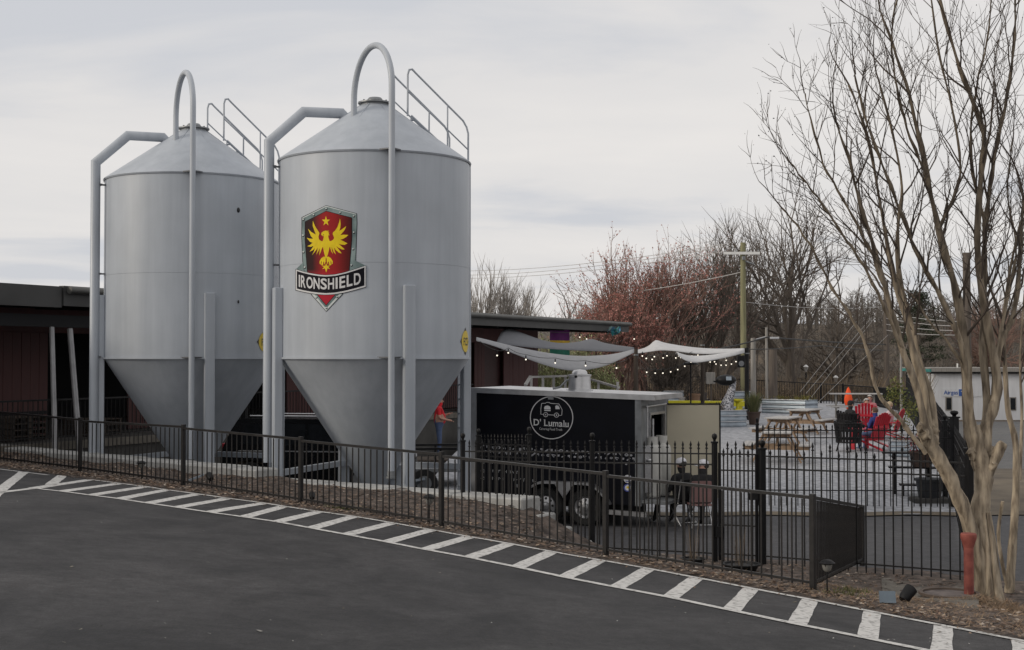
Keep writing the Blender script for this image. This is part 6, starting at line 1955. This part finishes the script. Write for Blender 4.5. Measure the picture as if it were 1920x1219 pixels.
# ------------------------------------------------------------------ utility poles, lamps, wires
def upole(label, px, py_top, Y, r, mat, base=.5, arms=()):
    t = P(px, py_top, Y)
    root = thing('utility_pole', label, 'pole', (t.x, Y, base))
    m = MB(); m.tube([(0, 0, -.3), (0, 0, t.z - base)], [r, r * .8], 14); mk('pole', m, M[mat], root, local=True, smooth=50)
    for (px0, px1, py, w) in arms:
        a = P(px0, py, Y) - Vector(root.location); b = P(px1, py, Y) - Vector(root.location)
        a.y = b.y = -r - .05
        m = MB(); m.beam(a, b, .1, w); ca_ = mk('crossarm', m, M['white'], root, local=True)
        for k in range(4):
            q = a.lerp(b, .04 + .92 * k / 3); m = MB(); m.lathe([(.03, 0), (.045, .04), (.03, .09), (.04, .13), (0, .15)], q + Vector((0, 0, w / 2)), 10); mk('insulator', m, M['steelgrey'], ca_, local=True)
    return root
pole1 = upole('tall yellow-green treated utility pole with a white crossarm', 1393, 455, 66, .16, 'treated', .7, ((1357, 1423, 475.5, .13),))
m = MB(); m.tube([(.1, -.1, 7.35), (.5, -.2, 7.2)], .04, 8); m.bbox((.0, -.16, 7.5), (.16, .16, .2), .02); mk('transformer_bracket', m, M['steelgrey'], pole1, local=True)
upole('short stout grey pole right of the black sail post', 1412, 634, 64, .14, 'greypole', .7)
lp = upole('slim grey pole carrying a lamp arm at the back of the patio', 1437, 614, 63, .07, 'greypole', .7)
m = MB(); m.tube([(-.5, -.05, P(1437, 634, 63).z - .75), (0, 0, P(1437, 631, 63).z - .7)], .025, 6); m.bbox((.35, -.1, P(1437, 634, 63).z - .7), (.42, .2, .1), .02); mk('lamp_arm', m, M['alu'], lp, local=True)
upole('dark brown pole just right of the slim lamp pole', 1449, 655, 68, .24, 'darkpole', .7)
upole('tall weathered pole behind the left stems of the bare tree', 1661, 526, 78, .17, 'darkpole', .2)
upole('tall grey pole behind the middle stems of the bare tree', 1812, 474, 60, .20, 'darkpole', -.4)
upole('thin pale pole beside the leafy shrub', 1689, 640, 60, .06, 'greypole', .6)
for lab, px, py in (('black street lamp with a pale lantern behind the long galvanised bed', 1511, 685), ('black street lamp with a pale lantern behind the orange umbrella', 1567, 705)):
    t = P(px, py, 84); root = thing('street_lamp', lab, 'street lamp', (t.x, 84, .3), 0, 'street lamps beyond the patio')
    H = t.z - .3
    m = MB(); m.tube([(0, 0, 0), (0, 0, H - .5)], .06, 10); mk('post', m, M['black'], root, local=True)
    m = MB(); m.lathe([(.07, H - .4), (.15, H - .1), (0, H - .08)], (0, 0, 0), 12); mk('lantern', m, M['greypole'], root, local=True)
    m = MB(); m.lathe([(.17, H - .1), (.09, H), (0, H + .04)], (0, 0, 0), 12); mk('cap', m, M['white'], root, local=True)
def cable(label, pts, r=.014, mat='wire', sag=.0):
    w = [P(*p) for p in pts]
    q = []
    for a, b in zip(w, w[1:]):
        for k in range(8):
            t = k / 8; p = a.lerp(b, t); p.z -= sag * 4 * t * (1 - t); q.append(p)
    q.append(w[-1])
    m = MB(); m.tube(q, r, 5, False)
    return mk('power_line', m, M[mat], label=label, cat='cable', group='overhead lines', origin=tuple(w[0]))
cable('upper pale overhead line crossing the sky left of the treated pole', [(1360, 458, 66), (880, 508, 100)], .017, 'wirelight', .3)
cable('middle pale overhead line crossing the sky left of the treated pole', [(1360, 463, 66), (880, 516, 100)], .017, 'wirelight', .3)
cable('third pale overhead line crossing the sky left of the treated pole', [(1358, 472, 66), (880, 522, 100)], .017, 'wirelight', .3)
cable('lower pale overhead line in front of the reddish tree', [(1392, 510, 66), (1165, 550, 78)], .02, 'wirelight', .1)
cable('dark line from the black sail post to the weathered pole', [(1317, 660, 60), (1440, 632, 63), (1661, 646, 78)], .035, 'wire', .05)
cable('second dark line under it, to the weathered pole', [(1400, 655, 60), (1540, 648, 66), (1661, 657, 78)], .022, 'wire', .05)
for k, (a, b) in enumerate((((1500, 735), (1608, 600)), ((1511, 738), (1632, 598)), ((1521, 745), (1640, 596)), ((1530, 758), (1665, 628)))):
    cable(['first pale guy wire rising to the right, leftmost', 'second pale guy wire rising to the right', 'third pale guy wire rising to the right', 'rightmost pale guy wire, lowest of the four'][k], [(a[0], a[1], 66), (b[0], b[1], 76)], .0075, 'wirelight')
for k in range(4): cable(['top pale line behind the bare tree stems', 'second pale line behind the bare tree stems', 'third pale line behind the bare tree stems', 'lowest pale line behind the bare tree stems'][k], [(1661, 586 + k * 11, 78), (1812, 604 + k * 8, 60)], .016, 'wirelight', .1)
cable('thin pale line over the woods, left of the tree stems', [(1393, 566, 66), (1661, 575, 78)], .014, 'wirelight', .2)

# ------------------------------------------------------------------ white industrial building across the road
cY = 100.0
k0 = P(1752, 787, cY); 
wb = thing('white_building', 'white one-storey industrial building with a blue sign across the road', 'building', (k0.x, cY, -1.2))
fx_ = Vector((math.cos(rad(-14)), math.sin(rad(-14)), 0)); bx_ = Vector((-math.sin(rad(-28)) * -1, math.cos(rad(-28)), 0)); bx_ = Vector((.06, 1, 0)).normalized(); fx_ = Vector((1, -.06, 0)).normalized()
Zb, Zt = -1.3, P(1752, 697, cY).z
O = Vector((k0.x, cY, 0))
def W(u, v, z): return O + fx_ * u + bx_ * v + Vector((0, 0, z))
m = MB(); q = [W(0, 0, Zb), W(26, 0, Zb), W(26, 9, Zb), W(0, 9, Zb)]; m.prism(q, (0, 0, Zt - Zb)); mk('walls', m, M['bwhite'], wb)
m = MB(); m.prism([W(-.4, -.4, Zt), W(26.4, -.4, Zt), W(26.4, 9.4, Zt), W(-.4, 9.4, Zt)], (0, 0, .28)); mk('roof', m, M['greypole'], wb)
m = MB(); m.prism([W(-.42, -.42, Zt - .02), W(-.42, 9.4, Zt - .02), W(-.3, 9.4, Zt - .02), W(-.3, -.42, Zt - .02)], (0, 0, .22)); mk('teal_fascia', m, M['teal'], wb)
m = MB(); m.prism([W(-.3, -.36, Zt - .14), W(26, -.36, Zt - .14), W(26, -.25, Zt - .14), W(-.3, -.25, Zt - .14)], (0, 0, .14)); mk('gutter', m, M['black'], wb)
def wwin(u, z, w, h, left=False):
    def Wp(a, d, zz): return W(a, -d, zz) if not left else W(-d, a, zz)
    m = MB(); m.prism([Wp(u - w / 2 - .07, .04, z - h / 2 - .07), Wp(u + w / 2 + .07, .04, z - h / 2 - .07), Wp(u + w / 2 + .07, .04, z + h / 2 + .07), Wp(u - w / 2 - .07, .04, z + h / 2 + .07)], tuple(Wp(0, .0, 0) - Wp(0, .05, 0))); fr = mk('window_frame', m, M['greypole'], wb)
    m = MB(); m.prism([Wp(u - w / 2, .06, z - h / 2), Wp(u + w / 2, .06, z - h / 2), Wp(u + w / 2, .06, z + h / 2), Wp(u - w / 2, .06, z + h / 2)], tuple(Wp(0, .0, 0) - Wp(0, .03, 0))); mk('window_pane', m, M['glassdark'], fr)
zw = P(1778, 757, cY).z
for u in (1.05, 5.7, 9.2): wwin(u, zw, .34, .85)
zw2 = P(1737, 748, cY).z
wwin(1.2, zw2, .5, .6, True); wwin(3.2, P(1737, 710, cY).z, .3, .9, True)
M['signblue'] = PM('sign_blue', (.03, .10, .36), .5, var=.05)
def WS(off):
    def f(u, v): return W(u, -off, v)
    return f
t, w = text_tris('Airgas', .42, .012, .02); zs = P(1770, 739, cY).z - .02
m = MB(); m.prism([W(.55, -.04, zs - .16), W(3.45, -.04, zs - .16), W(3.45, -.04, zs + .42), W(.55, -.04, zs + .42)], tuple(-fx_.cross(Vector((0, 0, 1))) * .0 + bx_ * .03)); mk('sign_board', m, M['bwhite'], wb)
sgn = decal('sign_lettering', [([(p[0] * 1.0 + .68, p[1] + zs) for p in pts], fs) for pts, fs in t], WS(.06), M['signblue'], wb)
x0 = .68 + w + .05
decal('sign_block', [[(x0, zs - .12), (x0 + .62, zs - .12), (x0 + .62, zs + .38), (x0, zs + .38)]], WS(.06), M['signblue'], wb)
decal('sign_block_mark', [[(x0 + .22, zs + .02), (x0 + .62, zs + .02), (x0 + .62, zs + .08), (x0 + .22, zs + .08)], [(x0 + .15, zs + .19), (x0 + .62, zs + .19), (x0 + .62, zs + .25), (x0 + .15, zs + .25)]], WS(.065), M['bwhite'], wb)
m = MB(); m.tube([W(2.5, 3, Zt + .2), W(2.5, 3, Zt + .6)], .06, 8); mk('roof_vent', m, M['white'], wb)
for u in (1.0, 3.2): m = MB(); m.tube([W(-.05, u, Zb + 1.6), W(-.05, u, Zt - .1)], .05, 6); mk('downpipe', m, M['greypole'], wb)

# ------------------------------------------------------------------ trees
random.seed(101)
def rvec(): return Vector((random.gauss(0, 1), random.gauss(0, 1), random.gauss(0, 1))).normalized()
def grow(mbs, p, d, L, r, lvl, cfg):
    """recursive branch; mbs[0] woody limbs, mbs[1] twigs; cfg: levels, kids, ratio, spread, up, wig, tip"""
    n = cfg['seg'][min(lvl, len(cfg['seg']) - 1)]
    pts = [Vector(p)]; dirs = []
    q = Vector(p); dd = Vector(d)
    for i in range(n):
        dd = (dd + rvec() * cfg['wig'] + Vector((0, 0, cfg['up']))).normalized()
        q = q + dd * (L / n); pts.append(Vector(q)); dirs.append(Vector(dd))
    last = lvl >= cfg['levels']
    r1 = r * (.25 if last else cfg.get('taper', .55))
    rs = [lerp(r, r1, i / n) for i in range(n + 1)]
    sides = 7 if lvl == 0 else 5 if lvl == 1 else 3
    mbs[0 if lvl < cfg.get('twiglvl', 2) else 1].tube(pts, rs, sides, False)
    if last:
        if len(mbs) > 2:
            for k in range(cfg.get('buds', 2)):
                c = pts[-1].lerp(pts[0], random.random() * .7) + rvec() * .04; s = cfg.get('budsize', .06) * random.uniform(.6, 1.4); a = rvec(); b = a.cross(rvec()).normalized()
                mbs[2].add([c - a * s, c + b * s * .6, c + a * s, c - b * s * .6], [(0, 1, 2, 3)])
        return
    kids = cfg['kids'][min(lvl, len(cfg['kids']) - 1)]
    for k in range(kids):
        t = 1.0 if k == 0 else random.uniform(cfg.get('from', .3), 1.0)
        i = min(n - 1, int(t * n)) if t < 1 else n - 1
        b = pts[i].lerp(pts[i + 1], t * n - i) if t < 1 else pts[-1]
        base = dirs[i]
        ax = base.cross(rvec()).normalized()
        ang = (random.uniform(.1, .35) if k == 0 else random.uniform(*cfg['spread']))
        nd_ = Matrix.Rotation(ang, 3, ax) @ base
        rr = lerp(r, r1, t) * (cfg.get('krad', .72) if k else .92)
        grow(mbs, b, nd_, L * random.uniform(*cfg['ratio']), max(rr, cfg.get('rmin', .006)), lvl + 1, cfg)
def tree(name, label, loc, H, cfg, mats, trunk_r, lean=(0, 0), group=None, multi=1, buds=None):
    root = thing(name, label, 'tree', loc, 0, group)
    mbs = [MB(), MB()] + ([MB()] if buds else [])
    for s in range(multi):
        a = random.uniform(0, 6.28); d = Vector((lean[0] + (math.cos(a) * .35 if multi > 1 else 0), lean[1] + (math.sin(a) * .35 if multi > 1 else 0), 1)).normalized()
        grow(mbs, (random.uniform(-.1, .1) * (multi > 1), random.uniform(-.1, .1) * (multi > 1), -.2), d, H * cfg.get('trunk', .3), trunk_r, 0, cfg)
    mk('trunk', mbs[0], mats[0], root, local=True, smooth=70); mk('crown', mbs[1], mats[1], root, local=True)
    if buds: mk('buds', mbs[2], buds, root, local=True)
    zs = [v[2] for v in mbs[1].v]
    top = sorted(zs)[int(len(zs) * .995)]
    root.scale = (H / top, H / top, H / top)
    return root
DEC = dict(levels=5, seg=[4, 4, 4, 3, 3, 2], kids=[5, 4, 4, 4, 4], ratio=(.62, .86), spread=(.35, .85), up=.10, wig=.10, trunk=.22, taper=.62, krad=.66, rmin=.011, twiglvl=2)
M['twigfar'] = PM('far_twigs', (.10, .082, .068), .9, var=.3, scale=2)
M['twiggrey'] = PM('grey_twigs', (.27, .25, .23), .9, var=.3, scale=2)
M['twigred'] = PM('red_twigs', (.20, .125, .10), .9, var=.3, scale=2)
M['redbud'] = island_mat('red_buds', [(.30, .11, .09), (.44, .18, .15), (.52, .26, .22), (.26, .11, .09)])
def tpos(px, Y, z): return (PXZ(px, Y), Y, z)
def hgt(Y, py, z): return P(960, py, Y).z - z
big = dict(DEC); big.update(kids=[6, 4, 4, 4, 3], spread=(.4, 1.0), ratio=(.68, .9), up=.035, rmin=.010)
tree('bare_tree', 'large bare grey tree with wide spreading crown right of the treated pole', tpos(1478, 88, -.4), hgt(88, 375, -.4), big, (M['treebark'], M['twigfar']), .30)
tree('bare_tree', 'tall bare tree directly left of the treated pole', tpos(1345, 84, -.2), hgt(84, 408, -.2), DEC, (M['treebark'], M['twigfar']), .22)
red = dict(DEC); red.update(kids=[5, 4, 4, 3, 3], buds=4, budsize=.033, spread=(.35, .8), rmin=.008)
tree('reddish_tree', 'tree covered in pinkish red buds behind the end of the roof', tpos(1222, 78, 0), hgt(78, 464, 0), red, (M['treered'], M['twigred']), .16, buds=M['redbud'], multi=3)
dk = dict(red); dk.update(buds=1, kids=[5, 4, 4, 3, 3], spread=(.3, .75))
tree('reddish_tree', 'darker reddish tree with a rounded top between pink tree and pole', tpos(1308, 81, 0), hgt(81, 447, 0), dk, (M['treebark'], M['twigfar']), .16, buds=island_mat('dark_red_buds', [(.16, .08, .07), (.25, .12, .10), (.30, .16, .135)]), multi=2)
tree('reddish_tree', 'small low pink-budded tree just past the roof end', tpos(1165, 74, 0), hgt(74, 545, 0), red, (M['treered'], M['twigred']), .10, buds=M['redbud'], multi=3)
vase = dict(DEC); vase.update(kids=[7, 4, 4, 3, 3], spread=(.18, .55), up=.10, trunk=.2, rmin=.009)
tree('bare_tree', 'small rounded pale bare tree above the roof beside the emblem silo', tpos(932, 98, .0), hgt(98, 500, .0), vase, (M['treebark2'], M['twiggrey']), .2, multi=2)
low = dict(DEC); low.update(kids=[5, 4, 4, 3, 3], up=.03, spread=(.5, 1.05), rmin=.009)
tree('bare_tree', 'distant low bare tree with crooked branches above the roof', tpos(1075, 104, .0), hgt(104, 538, .0), low, (M['treebark2'], M['twiggrey']), .22)
tree('bare_tree', 'distant thin bare tree above the roof near the pink tree', tpos(1128, 110, .0), hgt(110, 545, .0), DEC, (M['treebark2'], M['twiggrey']), .2)
tree('bare_tree', 'distant bare tree between the two others above the roof', tpos(1020, 115, .0), hgt(115, 556, .0), low, (M['treebark2'], M['twiggrey']), .2)
sml = dict(DEC); sml.update(levels=4, kids=[6, 5, 4, 4], spread=(.4, 1.0))
tree('bare_shrub', 'small bare branching tree behind the yellow bench', tpos(1262, 66, .75), hgt(66, 640, .75), sml, (M['treebark'], M['twigfar']), .09, multi=3)
tree('bare_tree', 'bare tree with low drooping limbs at the foot of the wooded hill', tpos(1560, 96, -.5), hgt(96, 560, -.5), low, (M['treebark'], M['twigfar']), .26)
tree('bare_tree', 'bare reddish-brown tree behind the right stems, above the white building', tpos(1870, 112, -.4), hgt(112, 560, -.4), big, (M['treebark'], M['twigred']), .22)
# evergreen beyond the white building
ev = thing('pine_tree', 'dark green pine behind the stems of the bare tree', 'tree', tpos(1722, 112, .0))
m = MB(); m.tube([(0, 0, 0), (.1, 0, 3), (0, 0, 7.4)], [.22, .17, .05], 8); mk('trunk', m, M['treebark'], ev, local=True)
m = MB(); lm = MB(); random.seed(55)
Hh = hgt(112, 548, 0)
for i in range(64):
    z = random.uniform(.30, 1.0) * Hh; r_ = (1.9 * (1 - (z / Hh) ** 2.2) + .35) * random.uniform(.5, 1.15); a = random.uniform(0, 6.28)
    c = Vector((math.cos(a) * r_, math.sin(a) * r_, z))
    lm.tube([(0, 0, z - .3), c], [.04, .015], 4, False)
    leafball(m, c, 130, .52, .075, (1.2, 1.2, .65))
mk('crown', m, island_mat('pine_needles', [(.018, .026, .014), (.03, .042, .02), (.045, .055, .028)]), ev, local=True); mk('limbs', lm, M['treebark'], ev, local=True)

# far wood on the hill: reads as one brown-grey mass
random.seed(202)
m = MB()
def stick_tree(m, x, y, z, h, n):
    m.tube([(x, y, z), (x + random.gauss(0, .1), y, z + h * .55), (x + random.gauss(0, .3), y, z + h)], [.10, .06, .015], 3, False)
    for i in range(n):
        t = random.uniform(.22, .95); a = random.uniform(0, 6.28); L = h * random.uniform(.15, .38) * (1.15 - t * .6)
        b = Vector((x, y, z + h * t)); d = Vector((math.cos(a), math.sin(a), random.uniform(.4, 1.3))).normalized()
        e = b + d * L
        m.tube([b, b + d * L * .5 + Vector((0, 0, .05)), e], [.035, .022, .008], 3, False)
        for k in range(4):
            s_ = b.lerp(e, random.uniform(.3, 1)); d2 = (d + rvec() * .8).normalized() * L * random.uniform(.25, .55)
            m.tube([s_, s_ + d2], [.016, .006], 3, False)
for i in range(1150):
    Y = random.uniform(104, 190); px = random.uniform(1330, 2010) if i % 6 else random.uniform(1120, 1400)
    x = PXZ(px, Y)
    if 1740 < px < 1960 and Y < 118: continue
    h = random.uniform(2.8, 5.6) * lerp(.85, 1.0, sstep(120, 180, Y))
    stick_tree(m, x, Y, hill_z(x, Y) - .3, h, 13)
mk('far_woods', m, island_mat('far_wood', [(.08, .07, .062), (.125, .112, .10), (.10, .085, .072), (.155, .138, .122)]), kind='stuff', label='brown-grey bare woods covering the hill behind the patio', cat='woods')
m = MB()
for i in range(1500):
    Y = random.uniform(76, 104); px = random.uniform(1130, 1730)
    x = PXZ(px, Y); z = -.9 if Y > 90 else .0
    h = random.uniform(.8, 2.6)
    for k in range(7):
        a = random.uniform(0, 6.28); t = Vector((x + math.cos(a) * h * .45, Y + math.sin(a) * h * .45, z + h * random.uniform(.6, 1.1)))
        b = Vector((x + math.cos(a) * .1, Y + math.sin(a) * .1, z)); m.tube([b, b.lerp(t, .5) + Vector((0, 0, .15)), t], [.022, .016, .005], 3, False)
mk('undergrowth', m, island_mat('undergrowth', [(.16, .11, .07), (.11, .085, .06), (.22, .16, .10), (.09, .07, .05), (.26, .20, .13)]), kind='stuff', label='dry brown undergrowth beyond the patio fence', cat='undergrowth')

# ------------------------------------------------------------------ the multi-stemmed bare tree in the right foreground
random.seed(303)
base = hit_bank(1858, 1128)
BY = base.y
cm_t = thing('crape_myrtle', 'large multi-stemmed bare tree with smooth tan trunks at the right edge', 'tree', tuple(base))
cm_b = thing('crape_myrtle', 'slimmer bare tree with two crooked stems behind, at the far right edge', 'tree', (PXZ(1905, 17.4), 17.4, .15))
CFG = dict(levels=3, seg=[4, 4, 3, 3], kids=[4, 3, 3], ratio=(.55, .9), spread=(.35, .85), up=.05, wig=.21, taper=.5, krad=.62, rmin=.0042, twiglvl=1)
def stem(lim, twg, pts, r0, r1, Yd=(0, 0), spawn=True, start=.35, dens=3.0, Lk=1.0, sides=12, Y0=None, seeds=None):
    """a trunk through photo columns/rows; Yd is its depth away from the base at foot and tip"""
    n = len(pts); w = []
    for i, (px, py) in enumerate(pts):
        t = i / (n - 1); w.append(P(px, py, (Y0 or BY) + lerp(Yd[0], Yd[1], t)))
    q = []; rs = []
    for i in range(n - 1):                     # catmull-rom smoothing
        p0, p1, p2, p3 = w[max(0, i - 1)], w[i], w[i + 1], w[min(n - 1, i + 2)]
        for k in range(5):
            t = k / 5
            q.append(.5 * ((2 * p1) + (p2 - p0) * t + (2 * p0 - 5 * p1 + 4 * p2 - p3) * t * t + (3 * p1 - p0 - 3 * p2 + p3) * t ** 3))
    q.append(w[-1])
    N = len(q)
    for i in range(N):
        t = i / (N - 1); rs.append(lerp(r0, r1, t ** .8) * (1 + .07 * math.sin(i * 1.7 + r0 * 90)))
    lim.tube(q, rs, sides, True)
    if spawn:
        L = sum((b - a).length for a, b in zip(q, q[1:]))
        cnt = int(L * dens)
        for k in range(cnt):
            t = lerp(start, 1.0, (k + random.random()) / cnt); i = min(N - 2, int(t * (N - 1)))
            d = (q[i + 1] - q[i]).normalized(); ax = d.cross(rvec()).normalized()
            nd_ = Matrix.Rotation(random.uniform(.35, .85), 3, ax) @ d
            nd_ = (nd_ + Vector((0, 0, .35))).normalized()
            rr = min(rs[i] * .62, random.uniform(.010, .02))
            grow([lim, twg] if seeds is None else [lim, twg, seeds], q[i], nd_, random.uniform(.45, .95) * Lk, rr, 1, CFG)
        grow([lim, twg] if seeds is None else [lim, twg, seeds], q[-1], (q[-1] - q[-3]).normalized(), .7 * Lk, r1, 1, CFG)
    return q
CFG['buds'] = 1; CFG['budsize'] = .011
lim = MB(); twg = MB(); sd_ = MB()
K = dict(seeds=sd_)
# left leaning trunk up to the pollard knuckle
stem(lim, twg, [(1846, 1145), (1838, 1080), (1826, 1010), (1800, 940), (1775, 885), (1745, 835), (1732, 808)], .085, .09, (0, -.15), False)
stem(lim, twg, [(1868, 1140), (1850, 1060), (1842, 1000), (1838, 960), (1845, 900), (1836, 850), (1822, 800)], .125, .10, (0, .1), False, sides=16)
# from the left knuckle
stem(lim, twg, [(1738, 830), (1722, 740), (1690, 650), (1668, 570), (1640, 470), (1612, 380), (1592, 300), (1568, 230)], .055, .013, (-.15, -.5), True, .3, 2.7, .72, **K)
stem(lim, twg, [(1746, 830), (1735, 740), (1712, 660), (1695, 590), (1672, 500), (1655, 410), (1640, 320), (1618, 230), (1592, 160)], .052, .012, (-.1, .1), True, .3, 2.7, .75, **K)
stem(lim, twg, [(1752, 840), (1748, 760), (1728, 690), (1712, 620), (1690, 540), (1682, 450), (1690, 350), (1672, 250), (1650, 160)], .045, .012, (-.1, .5), True, .3, 2.6, **K)
stem(lim, twg, [(1735, 850), (1690, 790), (1645, 735), (1628, 660), (1600, 600), (1560, 540), (1525, 470), (1492, 420), (1466, 390)], .030, .009, (-.2, -.9), True, .35, 2.7, .6, **K)
stem(lim, twg, [(1690, 650), (1660, 580), (1620, 500), (1580, 440), (1540, 380), (1505, 335), (1478, 300)], .024, .008, (-.3, -1.0), True, .25, 3.0, .6, **K)
stem(lim, twg, [(1668, 570), (1636, 480), (1590, 390), (1545, 310), (1525, 240), (1508, 175)], .022, .008, (-.3, -.7), True, .25, 3.0, .6, **K)
# middle trunk
stem(lim, twg, [(1830, 860), (1815, 780), (1812, 700), (1805, 620), (1788, 530), (1760, 430), (1738, 330), (1720, 240), (1690, 130), (1650, 20)], .085, .012, (.1, 0), True, .3, 2.6, **K)
stem(lim, twg, [(1835, 870), (1822, 790), (1806, 660), (1765, 560), (1722, 480), (1690, 400), (1655, 310), (1622, 220), (1604, 140)], .048, .010, (.1, -.4), True, .3, 2.6, .75, **K)
stem(lim, twg, [(1845, 880), (1850, 800), (1868, 740), (1864, 680), (1850, 600), (1838, 520), (1832, 430), (1840, 330), (1842, 240), (1800, 130), (1768, 20), (1750, -60)], .085, .014, (.1, .2), True, .3, 2.6, **K)
stem(lim, twg, [(1838, 860), (1850, 760), (1842, 640), (1846, 520), (1848, 420), (1862, 310), (1885, 200), (1900, 90), (1906, -30)], .055, .012, (.1, .5), True, .3, 2.6, **K)
stem(lim, twg, [(1866, 700), (1878, 640), (1900, 590), (1912, 500), (1918, 400), (1935, 300), (1945, 180)], .045, .010, (.2, .4), True, .2, 2.6, **K)
stem(lim, twg, [(1738, 330), (1700, 240), (1680, 150), (1672, 60), (1690, -40)], .02, .008, (0, -.5), True, .1, 3.0, **K)
stem(lim, twg, [(1760, 430), (1800, 330), (1790, 220), (1762, 110), (1745, 0)], .024, .008, (0, .3), True, .1, 3.0, **K)
stem(lim, twg, [(1848, 420), (1820, 300), (1828, 180), (1850, 80), (1862, -30)], .022, .008, (.3, .2), True, .1, 3.0, **K)
stem(lim, twg, [(1812, 700), (1776, 640), (1740, 600), (1716, 560), (1680, 530), (1640, 500)], .02, .007, (0, .5), True, .2, 2.7, **K)
stem(lim, twg, [(1864, 680), (1890, 560), (1906, 460), (1890, 360), (1900, 260)], .022, .008, (.1, .5), True, .1, 2.7, **K)
stem(lim, twg, [(1846, 900), (1870, 850), (1882, 830)], .075, .06, (.05, .0), False)       # cut stub
random.seed(12)
for kx, ky, ko, kr in ((1735, 815, -.15, .10), (1748, 826, -.12, .085), (1726, 800, -.2, .05), (1752, 806, -.1, .055), (1838, 868, .1, .11), (1824, 850, .06, .07), (1856, 850, .1, .07), (1862, 872, .0, .05)):
    n0 = len(lim.v); lim.ball(P(kx, ky, BY + ko), kr, 12, 9, scl=(1, 1, 1.25))
    for i in range(n0, len(lim.v)):
        x_, y_, z_ = lim.v[i]; g_ = .014 * math.sin(x_ * 61 + z_ * 43) + .010 * math.sin(y_ * 83 + z_ * 71); lim.v[i] = (x_ + g_, y_ + g_, z_ + g_)
for k in range(9):
    a = random.uniform(0, 6.28); lim.tube([base + Vector((math.cos(a) * .14, math.sin(a) * .14, -.05)), base + Vector((math.cos(a) * .10, math.sin(a) * .10, .18)), base + Vector((math.cos(a) * .075 - .03, math.sin(a) * .075, .7)), base + Vector((math.cos(a) * .06 - .07, math.sin(a) * .06, 1.1))], [.055, .045, .035, .02], 8)
for i, (x_, y_, z_) in enumerate(lim.v):
    g_ = .009 * math.sin(x_ * 47 + z_ * 5) + .007 * math.sin(y_ * 53 - z_ * 7 + 1); lim.v[i] = (x_ + g_, y_ + g_ * .6, z_)
mk('trunk', lim, M['bark'], cm_t, smooth=70); mk('crown', twg, M['twig'], cm_t, smooth=70); mk('seed_pods', sd_, M['dark'], cm_t)
lim = MB(); twg = MB()
stem(lim, twg, [(1892, 1120), (1898, 1030), (1905, 920), (1904, 830), (1890, 770), (1884, 680), (1882, 600), (1895, 500), (1918, 400)], .065, .012, (0, .3), True, .6, 2.6, Y0=17.4)
stem(lim, twg, [(1896, 1125), (1880, 1060), (1872, 1000), (1880, 940)], .03, .02, (0, -.2), False, Y0=17.4)
stem(lim, twg, [(1912, 900), (1916, 780), (1913, 680), (1920, 560), (1930, 440)], .025, .008, (0, .4), True, .4, 3, Y0=17.6)
mk('trunk', lim, M['bark'], cm_b, smooth=70); mk('crown', twg, M['twig'], cm_b, smooth=70)
